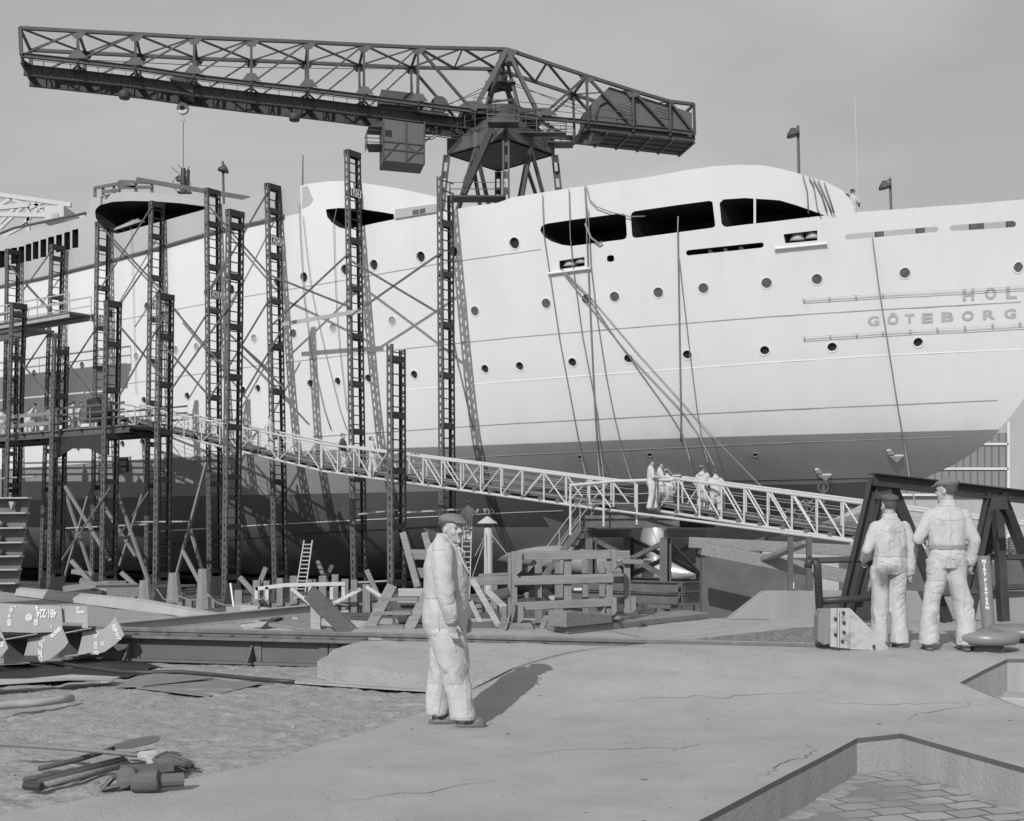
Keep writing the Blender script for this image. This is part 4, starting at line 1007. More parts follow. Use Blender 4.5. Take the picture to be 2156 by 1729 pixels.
# slewing platform and portal
zb = P(1055, 327, 112).z; zt_ = P(1055, 294, 112).z
def corner(x, y): 
    Y = (zb - EYE) * F / (HY - y); return P(x, y, Y)
cl, cb_, crr, cf_ = corner(941, 327), corner(1049, 362), corner(1168, 327), corner(1065, 292)
m = MB(); th = .5
for a, b in ((cl, cf_), (cf_, crr), (crr, cb_), (cb_, cl)):
    m.prism([a, b, b + V((0, 0, zt_ - zb)), a + V((0, 0, zt_ - zb))], ((cl + crr) / 2 - (a + b) / 2).normalized() * .3)
    for k in (.5,): q = a.lerp(b, k); m.beam(q + V((0, 0, .02)) - ((cl + crr) / 2 - q).normalized() * .04, q + V((0, 0, zt_ - zb - .02)) - ((cl + crr) / 2 - q).normalized() * .04, .3, .08)
m.build('portal_girder', M['cranep'], cr)
m = MB(); m.prism([cl, cf_, crr, cb_], (0, 0, .12)); m.prism([p + V((0, 0, zt_ - zb)) for p in (cl, cf_, crr, cb_)], (0, 0, .06)); m.build('portal_deck', M['craned'], cr)
cc = (cl + crr) / 2; zz = zt_
m = MB(); m.lathe(V((cc.x, cc.y, zz)), [(3.3, 0), (3.3, .35), (2.7, .4), (2.6, .9), (2.3, 1.6), (2.3, 2.4)], 28); m.build('slewing_ring', M['crane'], cr)
m = MB(); m.box(V((cc.x, cc.y, (zz + 1.6 + bn[8].z) / 2 + .3)), (7.2, 4.0, max(.6, bn[8].z - zz - 1.5)), Matrix.Rotation(math.atan2(.1961, .9806), 3, 'Z')); m.build('slewing_frame', M['craned'], cr)
def leg_end(p, dx, dy): return V((p.x + dx, p.y + dy, FLOOR))
legs = [(cl, (-4, 0)), (cf_, (.2, -3.4)), (crr, (4, 0)), (cb_, (-.3, 3.6))]; LE = []
for p, d in legs:
    e = leg_end(p, *d); LE.append((p, e)); m = MB()
    for k in (-1, 1): m.beam(p + V((.22 * k, 0, 0)), e + V((.3 * k, 0, 0)), .16, .34)
    n = 26
    for k in range(n): q0 = p.lerp(e, k / n); q1 = p.lerp(e, (k + .45) / n); m.beam(q0, q1, .4, .05, V((0, 1, 0)))
    m.build('leg', M['crane'], cr)
m = MB()
for i in range(4):
    (p, e), (q, g) = LE[i], LE[(i + 1) % 4]; md = (p + q) / 2
    for a, b in ((p, e), (q, g)):
        m.beam(md + V((0, 0, -.1)), a.lerp(b, .34), .3, .22); m.beam(a.lerp(b, .34), (e.lerp(p, .32) + g.lerp(q, .32)) / 2, .26, .2)
    m.beam(p.lerp(e, .34), q.lerp(g, .34), .3, .22); m.beam(p.lerp(e, .68), q.lerp(g, .68), .3, .22)
m.build('portal_bracing', M['crane'], cr)
# stairs and galleries of the portal
m = MB(); a = cf_ + V((-1.2, -1.2, .4)); b = K(975, 408, -3.5)
for o in (0, 1.0): m.beam(a + V((.0, o, 0)), b + V((0, o, 0)), .12, .42)
for k in range(26): q = a.lerp(b, (k + .5) / 26); m.beam(q, q + V((0, 1, 0)), .3, .05)
for o in (-.05, 1.05):
    for h in (.55, 1.05): m.beam(a + V((0, o, h)), b + V((0, o, h)), .04, .05)
    for k in range(9): q = a.lerp(b, k / 8) + V((0, o, 0)); m.beam(q, q + V((0, 0, 1.05)), .05, .05)
m.build('stair_flight', M['craned'], cr)
m = MB()
for c, sx, sy in ((b + V((1.2, .5, -.3)), 4.6, 2.0), (cf_ + V((-.2, -.9, .9)), 2.6, 1.6), (crr + V((.5, -.4, .8)), 2.2, 1.8), ((cf_ + crr) / 2 + V((.5, -.7, .9)), 5.0, 1.1)):
    m.box(c, (sx, sy, .1))
    for z0 in (.55, 1.1):
        for s in (-1, 1): m.beam(c + V((-sx / 2, s * sy / 2, z0)), c + V((sx / 2, s * sy / 2, z0)), .04, .05); m.beam(c + V((s * sx / 2, -sy / 2, z0)), c + V((s * sx / 2, sy / 2, z0)), .04, .05)
    for i in (-1, 0, 1):
        for s in (-1, 1): m.beam(c + V((i * sx / 2, s * sy / 2, 0)), c + V((i * sx / 2, s * sy / 2, 1.1)), .05, .05)
R0 = V((cc.x, cc.y, zt_)); 
for z0 in (.6, 1.15): m.tube([R0 + V((4.3 * math.cos(k * PI / 12), 4.3 * math.sin(k * PI / 12), z0)) for k in range(24)], .03, 4, True)
for k in range(24): q = R0 + V((4.3 * math.cos(k * PI / 12), 4.3 * math.sin(k * PI / 12), 0)); m.beam(q, q + V((0, 0, 1.15)), .05, .05)
split_build(m, 'gallery_member', M['crane'], cr)
# lamps under the jib
for x, y, l in ((262, 184, 'dark bell lamp hanging beneath the outer part of the crane jib'), (620, 231, 'dark bell lamp hanging beneath the middle of the crane jib')):
    p = K(x, y, 1.1); m = MB(); m.lathe(p + V((0, 0, -.95)), [(.40, 0), (.46, .12), (.46, .5), (.36, .62), (.15, .7), (.06, .95), (.06, 1.2)], 16); one(m, 'jib_lamp', M['craned'], l, 'lamp', 'lamps under the jib', smooth=True)
# hook block, hoist falls and the load
hk = thing('hook_block', 'round pale hook block hanging on four falls from the crane trolley', 'hook block', K(385, 255, 2.4))
c = K(385, 229, 2.4); m = MB(); m.lathe(c, [(.2, -.2), (.46, -.2), (.5, -.14), (.5, .14), (.46, .2), (.2, .2)], 22, V((0, 1, 0)).to_track_quat('Z', 'Y').to_matrix()); m.build('sheave_block', M['zinc'], hk, smooth=False)
m = MB(); m.lathe(c - V((0, .21, 0)), [(.05, 0), (.22, 0), (.2, .04), (.05, .05)], 14, V((0, 1, 0)).to_track_quat('Z', 'Y').to_matrix()); m.build('sheave_boss', M['steeld'], hk)
m = MB()
for dx in (-.42, -.38, .38, .42): m.tube([c + V((dx, 0, 0)), V((c.x + dx * 1.0, c.y, K(385, 186, 2.4).z))], .018, 4)
m.build('hoist_fall', M['craned'], hk)
m = MB(); m.tube([c + V((0, 0, -.5)), c + V((0, 0, -.75)), c + V((.12, 0, -.9)), c + V((.05, 0, -1.08)), c + V((-.12, 0, -1.0)), c + V((-.14, 0, -.88))], [.06, .06, .08, .08, .05, .02], 8); m.build('hook', M['zinc'], hk)
ld = thing('hoisted_winch', 'hoisted bundle of machinery with a spoked wheel hanging from the crane hook', 'load', K(386, 408, 2.4))
m = MB(); p = K(386, 258, 2.4); q = K(386, 352, 2.4); m.tube([p, q], .03, 5); m.build('sling', M['craned'], ld)
m = MB(); q = K(386, 405, 2.4); m.cyl(q, q + V((0, 0, 2.0)), .28, 10, .2); m.cyl(q + V((.35, 0, .3)), q + V((.4, .1, 1.9)), .14, 8); m.box(q + V((-.3, 0, 1.1)), (.5, .5, .35)); m.box(q + V((.1, 0, -.02)), (1.1, .6, .12))
m.beam(q + V((-.1, 0, 1.3)), q + V((-1.0, 0, 2.1)), .06, .06); m.beam(q + V((.1, 0, 1.8)), q + V((-.5, .1, 2.3)), .06, .06); m.beam(q + V((.2, 0, 1.6)), q + V((.5, 0, 2.2)), .06, .06); m.build('machine_body', M['steeld'], ld)
m = MB(); c = q + V((-.05, -.35, .62)); m.tube([c + V((.72 * math.cos(k * PI / 12), 0, .72 * math.sin(k * PI / 12))) for k in range(24)], .025, 4, True)
for k in range(8): m.cyl(c, c + V((.72 * math.cos(k * PI / 4), 0, .72 * math.sin(k * PI / 4))), .014, 4)
m.build('spoked_wheel', M['steeld'], ld)
# ================================================================== PEOPLE
def remesh(mb, voxel, it, name, mats, parent, wr=0.0, wf=11.0, M4=None, smooth=True, seed=0.0):
    me = bpy.data.meshes.new('raw'); me.from_pydata([tuple(v) for v in mb.v], [], mb.f); me.update()
    o = bpy.data.objects.new('raw', me); COL.objects.link(o)
    r = o.modifiers.new('r', 'REMESH'); r.mode = 'VOXEL'; r.voxel_size = voxel; r.use_smooth_shade = True
    if it: s = o.modifiers.new('s', 'SMOOTH'); s.factor = .5; s.iterations = it
    dg = bpy.context.evaluated_depsgraph_get(); dg.update(); e = o.evaluated_get(dg); m2 = bpy.data.meshes.new_from_object(e)
    bpy.data.objects.remove(o); bpy.data.meshes.remove(me); m2.name = name
    if wr:
        ns = [v.normal.copy() for v in m2.vertices]
        for v, n in zip(m2.vertices, ns):
            c = v.co; q = V((c.x * wf + seed, c.y * wf, c.z * wf * .55 + (c.x + c.y) * 3.0))
            k = .35 + 1.1 * max(0, noise.noise(c * 2.6 + V((seed, 0, 3))) + .25)
            f = (.45 - abs(noise.noise(q))) * 1.3 + .6 * noise.noise(q * .45)
            tw = noise.noise(c * 1.7 + V((seed, seed, 0))) * 8
            n1 = noise.noise(V((c.x * 7 + seed, c.y * 7, c.z * 11 + c.y * (5 + tw) - c.x * (6 - tw))))
            n2 = noise.noise(V((c.x * 13, c.y * 13 + seed, c.z * 8 - c.y * (9 - tw) + c.x * 5)))
            cr1 = max(0, 1 - abs(n1) * 3.4) ** 2 * max(0, min(1, noise.noise(c * 3.7 + V((0, seed, 1))) * 2 + .65)); cr2 = max(0, 1 - abs(n2) * 3.6) ** 2 * max(0, min(1, noise.noise(c * 4.3 + V((3, seed, 9))) * 2 + .4))
            v.co = c + n * (wr * (f * k * .95 - .33 * cr1 - .12 * cr2))
    m2.transform(M4 if M4 is not None else Matrix.Identity(4))
    for m in (mats if isinstance(mats, (list, tuple)) else [mats]): m2.materials.append(m)
    m2.polygons.foreach_set('use_smooth', [True] * len(m2.polygons)); m2.update()
    ob = bpy.data.objects.new(name, m2); COL.objects.link(ob); ob.parent = parent; WL[ob.name] = parent_loc(parent)
    return ob
HEAD = [(0, .045, .026, .026), (.018, .036, .046, .05), (.05, .016, .060, .078), (.09, .004, .068, .090), (.13, 0, .075, .097), (.165, -.006, .077, .1), (.20, -.010, .067, .086), (.225, -.012, .042, .056), (.236, -.012, .015, .02)]
def head_mb(fine):
    h = MB(); h.loft([(0, cy, z, rx, ry) for z, cy, rx, ry in HEAD], 20)
    h.limb([(0, -.035, -.12, .060), (0, -.015, .06, .055)], 12)
    h.limb([(0, .088, .128, .010), (0, .112, .092, .014)], 8)                    # nose
    for s in (-1, 1):
        h.ball((s * .015, .098, .088), .012, 8); h.ball((s * .079, -.008, .108), 1, 8, (.012, .024, .033)); h.ball((s * .032, .082, .142), .016, 8, (1.4, .9, .5))
        h.ball((s * .042, .062, .085), .026, 8)
    h.ball((0, .078, .012), .022, 8); h.ball((0, .088, .052), 1, 8, (.026, .012, .006)); h.ball((0, .086, .042), 1, 8, (.022, .012, .007))
    return h
def hand_mb(mb, wrist, d, side, curl=.5, thumb=None, k=1.0):
    """palm and five separate bent fingers; d = pointing direction, side = direction across the palm towards the thumb"""
    w = V(wrist); d = V(d).normalized(); side = (V(side) - d * V(side).dot(d)).normalized(); n = d.cross(side).normalized()
    mb.limb([(*w, .026 * k), (*(w + d * .035 * k), .028 * k)], 8)
    R = Matrix((side, n, d)).transposed(); mb.ball(w + d * .06 * k, 1, 10, (.042 * k, .017 * k, .048 * k), R)
    for i, (u, ln) in enumerate(((.030, .072), (.010, .080), (-.010, .075), (-.029, .058))):
        p = w + d * .095 * k + side * u * k; a = 0; pts_ = [(*p, .0095 * k)]
        for j, f in enumerate((.45, .32, .23)):
            a += curl * (.7 + .35 * j) + .06 * i; v = d * math.cos(a) + n * math.sin(a); p = p + v * ln * f * k; pts_.append((*p, (.0092 - .0008 * j) * k))
        mb.limb(pts_, 8)
    p = w + d * .035 * k + side * .034 * k; q = p + (side * .6 + d * .7 + n * .25).normalized() * .035 * k; r = q + (d * .85 + n * .4 + side * .05).normalized() * .03 * k
    mb.limb([(*p, .013 * k), (*q, .011 * k), (*r, .009 * k)], 8)
def cap_mb(kind):
    c = MB()
    if kind == 'flat':
        c.ball((0, -.008, .200), 1, 18, (.100, .128, .042), Matrix.Rotation(-.10, 3, 'X')); c.ball((0, -.03, .208), 1, 16, (.096, .105, .045))
        c.loft([(0, -.005, .168, .088, .112), (0, -.005, .200, .094, .118)], 18)
        c.ball((0, .105, .172), 1, 14, (.072, .062, .010), Matrix.Rotation(-.28, 3, 'X'))
    elif kind == 'beret':
        c.ball((0, -.02, .205), 1, 18, (.098, .118, .048), Matrix.Rotation(.16, 3, 'X')); c.loft([(0, -.01, .165, .083, .106), (0, -.01, .2, .09, .11)], 16)
    else:
        c.loft([(0, -.012, .15, .083, .106), (0, -.012, .19, .080, .102), (0, -.012, .225, .055, .072), (0, -.012, .244, .02, .025)], 16)
    return c
def rot2(x, y, a): return x * math.cos(a) - y * math.sin(a), x * math.sin(a) + y * math.cos(a)
def person(label, loc, yaw, h=1.75, top='cloth', bot=None, cap='flat', capm='cap', bend=0.0, arms=None, feet=((.10, .03), (-.10, -.03)), hyaw=0.0, hpitch=0.0, vox=.022, group=None, custom=None, belt=False, hairm='hair', hood=False, knees=(.04, .0)):
    root = thing('person', label, 'person', loc, group)
    s = h / 1.75
    M4 = Matrix.Rotation(yaw, 4, 'Z') @ Matrix.Scale(s, 4)
    RB = Matrix.Rotation(-bend, 4, 'X'); PV = V((0, 0, .95))
    def ub(p): return PV + (RB @ (V(p) - PV))
    arms = arms or (((.27, -.03, 1.12), (.27, .06, .87)), ((-.27, -.03, 1.12), (-.27, .06, .87)))
    fine = vox < .015
    ov = MB(); hands = []; footP = []
    if custom: neck, hands, footP, arm_pts, leg_pts = custom(ov)
    else:
        rings = [(0, 0, .84, .165, .135), (0, -.01, .95, .188, .150), (0, 0, 1.04, .174, .138), (0, .0, 1.10, .182, .142), (0, .01, 1.24, .205, .150), (0, .0, 1.35, .212, .134), (0, -.01, 1.42, .178, .108), (0, -.02, 1.475, .105, .090), (0, -.02, 1.49, .085, .085), (0, -.02, 1.53, .075, .078)]
        t = MB(); t.loft(rings, 20, .9); t.v = [ub(v) if v.z > .95 else v for v in t.v]; ov.merge(t)
        leg_pts = []
        for i, sx in enumerate((1, -1)):
            fx, fy = feet[i]; k = knees[i]
            L_ = [(sx * .095, 0, .93, .112, .13), (sx * .1, fy * .25 + k * .5, .72, .10, .115), (fx * .9, fy * .55 + k, .50, .09, .1), (fx, fy * .85 + k * .3, .26, .094, .100), (fx, fy, .10, .100, .112), (fx, fy, .055, .098, .110)]
            ov.loft(L_, 16); footP.append((fx, fy)); leg_pts.append([(a, b, z) for a, b, z, _, _ in L_])
        arm_pts = []
        for i, sx in enumerate((1, -1)):
            sh = ub((sx * .168, -.015, 1.375)); e, w = ub(arms[i][0]), ub(arms[i][1])
            ov.limb([(*sh, .074), (*sh.lerp(e, .5), .068), (*e, .061), (*e.lerp(w, .6), .055), (*w, .053)], 12); arm_pts.append((sh, e, w))
            hands.append((w, (w - e).normalized(), V((-sx * .5, .8, .2))))
        neck = ub((0, -.02, 1.50))
        if hood: ov.ball(ub((0, -.11, 1.44)), 1, 12, (.12, .06, .075))
    HM = Matrix.Translation(neck + V((0, .025, .012))) @ Matrix.Rotation(hyaw, 4, 'Z') @ Matrix.Rotation(-hpitch - bend * .3, 4, 'X')
    # the body: one continuous figure inside its clothes
    b = MB(); hm = head_mb(fine); hm.xf(HM); b.merge(hm)
    ch = neck + V((0, 0, -.18)); hipc = V((0, 0, .95))
    b.limb([(*(neck + V((0, -.01, -.02))), .055), (*ch, .09), (*hipc, .10)], 10)
    for sh, e, w in arm_pts: b.limb([(*ch, .05), (*sh, .045), (*e, .036), (*w, .030)], 8)
    for lp in leg_pts: b.limb([(*hipc, .06)] + [(*p, .05) for p in lp[1:]], 8)
    for w, d, sd_ in hands: hand_mb(b, w, d, sd_, .55)
    bo = remesh(b, .0075 if fine else max(.011, vox * .62), 2, 'body', M['skin'], root, M4=M4)
    oo = remesh(ov, vox * (.8 if fine else 1), 3 if fine else 2, 'overall', [M[top]], root, wr=.027 if fine else .012, wf=8.0, M4=M4, seed=len(label) * 1.7)
    if bot:
        oo.name = 'clothes'; oo.data.materials.append(M[bot])
        for p in oo.data.polygons:
            if p.center.z < .93 * s: p.material_index = 1
    if cap:
        c = cap_mb(cap); c.xf(HM); remesh(c, .009 if fine else .014, 2, 'cap', M[capm], root, M4=M4, wr=.002 if fine else 0, wf=30)
    hb_ = MB(); hb_.loft([(0, -.03, .085, .070, .072), (0, -.022, .13, .080, .092), (0, -.016, .19, .082, .098)] + ([(0, -.014, .225, .056, .070), (0, -.012, .245, .015, .02)] if not cap else []), 14)
    hb_.v = [V((v.x, min(v.y, .06 if v.z > .17 else .01), v.z)) for v in hb_.v]; hb_.xf(HM); remesh(hb_, .010 if fine else .014, 1, 'hair', M[hairm], root, M4=M4)
    for fx, fy in footP:
        f = MB(); f.ball((fx, fy + .015, .062), 1, 12, (.043, .065, .055)); f.ball((fx, fy + .095, .045), 1, 12, (.046, .085, .036)); f.loft([(fx, fy + .05, .0, .045, .125), (fx, fy + .05, .028, .047, .128)], 14, .8)
        remesh(f, .009 if fine else .014, 1, 'shoe', M['shoe'], root, M4=M4)
    if belt:
        m = MB(); K = 24; vs = [(.192 * math.cos(2 * PI * k / K), .0 + .155 * math.sin(2 * PI * k / K), 1.055 + z) for z in (-.020, .020) for k in range(K)]
        m.add(vs, [(k, (k + 1) % K, K + (k + 1) % K, K + k) for k in range(K)]); m.v = [M4 @ (v * 1.0) + V(loc) for v in m.v]; m.build('belt', M['belt'], root, smooth=True)
    return root, HM, M4
# ---- the man in the foreground: silhouette surveyed from the photograph, facing along +y, his right side towards the camera (+x)
q_ = .00109
def hz_(y): return (1662 - y) * q_
def hu_(x): return (x - 330) * q_
def hero(ov):
    def ring(x0, x1, y, rx, cx=0.0): return (cx, hu_((x0 + x1) / 2), hz_(y), rx, (x1 - x0) / 2 * q_)
    ov.loft([ring(150, 415, 1010, .13), ring(118, 430, 950, .172), ring(100, 432, 880, .192), ring(97, 440, 800, .20), ring(112, 446, 690, .185), ring(108, 452, 570, .20), ring(106, 432, 430, .215), ring(128, 392, 330, .205), ring(160, 372, 275, .165), ring(192, 360, 240, .105), ring(200, 350, 205, .088)], 26, .92)
    ov.loft([ring(196, 362, 232, .098), ring(200, 364, 212, .098), ring(212, 352, 196, .088)], 20)
    rl = [ring(150, 432, 930, .12, .085), ring(175, 445, 1060, .115, .09), ring(225, 452, 1180, .108, .095), ring(262, 470, 1320, .10, .095), ring(290, 484, 1440, .10, .095), ring(306, 500, 1530, .108, .095), ring(312, 512, 1585, .112, .095), ring(316, 508, 1606, .11, .095)]
    ll = [ring(115, 390, 940, .12, -.085), ring(145, 345, 1080, .112, -.095), ring(138, 326, 1200, .105, -.10), ring(126, 302, 1340, .10, -.10), ring(118, 298, 1470, .102, -.10), ring(112, 304, 1550, .107, -.10), ring(114, 300, 1592, .106, -.10)]
    ov.loft(rl, 20); ov.loft(ll, 20)
    def a3(x, y, cx, r): return (cx, hu_(x), hz_(y), r)
    ra = [a3(258, 290, .185, .085), a3(262, 380, .235, .088), a3(268, 500, .262, .086), a3(284, 620, .272, .080), a3(302, 720, .272, .070), a3(322, 800, .262, .060), a3(330, 842, .258, .056)]
    la = [a3(268, 290, -.185, .085), a3(300, 430, -.25, .084), a3(335, 600, -.265, .076), a3(385, 740, -.22, .064), a3(408, 830, -.19, .056)]
    ov.limb(ra, 14); ov.limb(la, 14)
    ov.cyl(ra[-1][:3], V(ra[-1][:3]) + V((0, .006, -.02)), .060, 14, .062)
    neck = V((0, hu_(330) - .025, hz_(272) - .012))
    for v in ov.v:
        if v.z > hz_(262) and v.y > hu_(262): v.z -= (v.y - hu_(262)) * .75
    W, E = V((.255, hu_(332), hz_(855))), V(ra[3][:3]); W2, E2 = V((-.18, hu_(412), hz_(840))), V(la[2][:3])
    return neck, [(W, V((-.05, .12, -1)), V((-.3, 1, .1))), (W2, V((0, .3, -.95)), V((.5, .8, 0)))], [(.095, hu_(425)), (-.10, hu_(205))], [(V(ra[0][:3]), E, W), (V(la[0][:3]), E2, W2)], [[p[:3] for p in rl], [p[:3] for p in ll]]
hb0 = P(953.6, 1528, 10.66); hb0.z = 0.0
hr, HMh, M4h = person('man in white overall and flat tweed cap standing in the foreground looking round', hb0, -PI / 2, custom=hero, h=1.75, cap='flat', capm='cap', hyaw=-.85, hpitch=-.04, vox=.012, top='clothd')
hr_over = [c for c in hr.children if c.name.startswith('overall')][0]
def onhero(mb, nm, m, smooth=True):
    mb.v = [(M4h @ v) + hb0 for v in mb.v]; return mb.build(nm, M[m], hr, smooth=smooth)
m = MB()
for s in (-1, 1): m.ball(HMh @ V((s * .031, .083, .118)), .0105, 8)
onhero(m, 'eyes', 'sole')
m = MB()
for s in (-1, 1): m.ball(HMh @ V((s * .016, .101, .066)), 1, 8, (.020, .009, .008))
onhero(m, 'moustache', 'shoe')
m = MB()
for s in (-1, 1): m.ball(HMh @ V((s * .032, .096, .141)), 1, 8, (.019, .006, .005))
onhero(m, 'eyebrows', 'hair')
m = MB(); n0 = V((.10, hu_(372), hz_(300))); m.tube([n0, n0 + V((.01, .02, -.06)), n0 + V((.02, .045, -.13)), n0 + V((.02, .08, -.19)), n0 + V((.02, .10, -.20))], .007, 6); m.tube([n0, n0 + V((.0, .05, -.03)), n0 + V((.0, .055, -.09))], .006, 6); onhero(m, 'drawstring', 'cloth')
# seam lines of his overall, laid just proud of the cloth on the near side
ZC = .36
def gz(X, Y):
    u = max(0, min(1, (Y - 10.9) / 2.7)); return ZC * (u * u * (3 - 2 * u))
def foot(x, y, z): p = G(x, y, z); return p
p1 = foot(1872, 1364, ZC); p2 = foot(1993, 1369, ZC)
local_stain('soiled_seat', 'clothd', [(p1 + V((-.07, -.17, .74)), .15, .9), (p1 + V((.09, -.17, .73)), .05, .8), (p1 + V((0, -.15, 1.25)), .06, .35)], .12)
local_stain('soiled_legs', 'clothd', [(p2 + V((-.13, -.13, .35)), .10, .6), (p2 + V((-.1, -.17, 1.33)), .06, .5), (p2 + V((.05, -.2, .78)), .08, .4)], .2)
local_stain('soiled_front', 'clothd', [(hb0 + V((.08, -.2, .60)), .12, .45), (hb0 + V((-.03, -.3, .90)), .07, .5), (hb0 + V((.12, -.2, .45)), .08, .4), (hb0 + V((-.10, -.28, .80)), .025, .5)], .22)
hr_over.data.materials[0] = M['soiled_front']
PM1, _, _ = person('shorter man in white overall and dark woollen cap seen from behind, soiled seat', p1, .10, h=1.64, cap='beret', capm='capd', top='soiled_seat', vox=.013, belt=False, feet=((.115, -.02), (-.10, .05)), arms=(((.265, -.06, 1.12), (.24, -.02, .87)), ((-.27, -.03, 1.12), (-.25, .10, 1.02))), hyaw=.15)
PM2, _, _ = person('tall man in white overall with belt and peaked cap turned left, seen from behind', p2, -.06, h=1.80, cap='flat', capm='cap', top='soiled_legs', vox=.013, belt=True, feet=((.19, -.03), (-.17, .02)), arms=(((.27, -.04, 1.12), (.25, .03, .90)), ((-.29, -.03, 1.14), (-.20, .20, 1.16))), hyaw=.9, hpitch=.0)
from mathutils.bvhtree import BVHTree
def stitch(root, loc, M4, lines, d, r=.0034, name='seam'):
    ov = [c for c in root.children if c.name.startswith('overall')][0]; Mi = M4.inverted(); me = ov.data
    bv = BVHTree.FromPolygons([Mi @ v.co for v in me.vertices], [tuple(p.vertices) for p in me.polygons]); d = V(d)
    for ln in lines:
        q = []
        for p in densify(ln, .025):
            o = V((p[0], p[1] if abs(d.y) < .5 else -1, p[2] if len(p) > 2 else p[1])) if abs(d.y) > .5 else V((1, p[0], p[1]))
            h, n, i, ds = bv.ray_cast(o, d)
            if h is not None: q.append(M4 @ (h + n * .001) + V(loc))
        if len(q) > 2: b = MB(); b.tube(q, r, 5); b.build(name, M['stitch'], root, smooth=True)
HX = lambda *p: [(hu_(x), hz_(y)) for x, y in p]
stitch(hr, hb0, M4h, [HX((232, 780), (230, 860), (236, 930)), HX((345, 960), (360, 1060), (362, 1090)), HX((405, 1190), (430, 1290), (440, 1400), (450, 1560)), HX((118, 850), (150, 965), (200, 962), (225, 935)), HX((255, 1300), (238, 1440), (222, 1570)), HX((395, 715), (436, 722)), HX((112, 690), (215, 684)), HX((292, 822), (372, 826)), HX((330, 1586), (500, 1575)), HX((130, 1575), (290, 1580)), HX((195, 320), (280, 318)), HX((355, 620), (372, 840), (410, 930))], (-1, 0, 0))
Q_ = lambda *p: list(p)
for rt, lc, hh, yw in ((PM1, p1, 1.64, .10), (PM2, p2, 1.80, -.06)):
    stitch(rt, lc, Matrix.Rotation(yw, 4, 'Z') @ Matrix.Scale(hh / 1.75, 4), ([[(-.18, 1.055), (0, 1.05), (.18, 1.055)]] if rt is PM1 else []) + [[(0, 1.42), (0, 1.10)], [(0, 1.02), (0, .84)], [(.04, .99), (.14, .985), (.15, .90), (.12, .865), (.05, .87), (.04, .98)], [(-.16, 1.0), (-.04, .955), (.04, .93)], [(.17, .95), (.165, .70), (.15, .4)], [(-.15, 1.36), (-.08, 1.33), (.08, 1.33), (.15, 1.36)], [(-.09, 1.475), (.09, 1.475)]], (0, 1, 0))
# ---- people on the gangways and platforms
GW = 'workers on the gangways'
def on(x, y, Y): return P(x, y, Y)
walk = ((.10, .16), (-.10, -.14))
person('bareheaded worker in white overall half hidden behind the tall front tower', P(508, 938, 64.2), -1.2, 1.75, cap=None, feet=walk, group=GW)
person('bareheaded worker in white overall walking below the A24 tower', P(569, 951, 62.2), -1.9, 1.75, cap=None, feet=walk, group=GW, arms=(((.28, -.05, 1.12), (.27, -.0, .86)), ((-.28, .05, 1.12), (-.26, .18, .90))))
person('man in dark jacket, pale trousers and flat cap coming down the gangway', P(722, 994, 57.8), -1.9, 1.74, top='jacket', bot='cloth', cap='flat', feet=walk, group=GW)
person('bareheaded worker in white overall looking down, just right of the R26 tower', P(784, 1003, 56.2), -1.6, 1.76, cap=None, feet=walk, group=GW, hpitch=-.35, arms=(((.27, .1, 1.14), (.24, .22, .9)), ((-.28, -.05, 1.12), (-.27, .02, .86))))
person('worker with beret and folded arms walking right on the trestle landing', P(1371, 1074, 44.2), -1.45, 1.74, cap='beret', capm='capd', feet=((.09, -.08), (-.1, .16)), group=GW, arms=(((.27, .0, 1.14), (.12, .24, 1.12)), ((-.27, .0, 1.14), (-.10, .24, 1.12))), hpitch=-.1)
person('bearded worker half hidden behind the worker with the beret', P(1390, 1072, 46.0), -1.5, 1.68, cap=None, hairm='hair', feet=walk, group=GW, arms=(((.27, .05, 1.14), (.18, .28, 1.05)), ((-.27, .05, 1.14), (-.16, .28, 1.05))))
person('worker in white hooded overall and flat cap with a hand at his face', P(1479, 1086, 44.6), -.55, 1.76, cap='flat', feet=((.12, .0), (-.12, .02)), group=GW, hood=True, arms=(((.26, .12, 1.18), (.08, .24, 1.45)), ((-.28, .0, 1.12), (-.22, .12, .95))), hyaw=-.3, hpitch=-.15)
person('worker in white hooded overall leaning on the rail with his back turned', P(1507, 1096, 43.6), -.1, 1.76, cap='woolly', capm='capd', feet=((.15, -.02), (-.15, .02)), group=GW, hood=True, bend=.16, arms=(((.34, .0, 1.16), (.25, .2, 1.06)), ((-.34, .0, 1.16), (-.25, .2, 1.06))))
person('worker in white crouching beyond the landing rail below the pale lugs', P(1410, 1070, 47.6), .3, 1.5, cap=None, feet=((.1, .1), (-.1, .1)), group=GW, bend=.55)
GP = 'workers on the left platform'
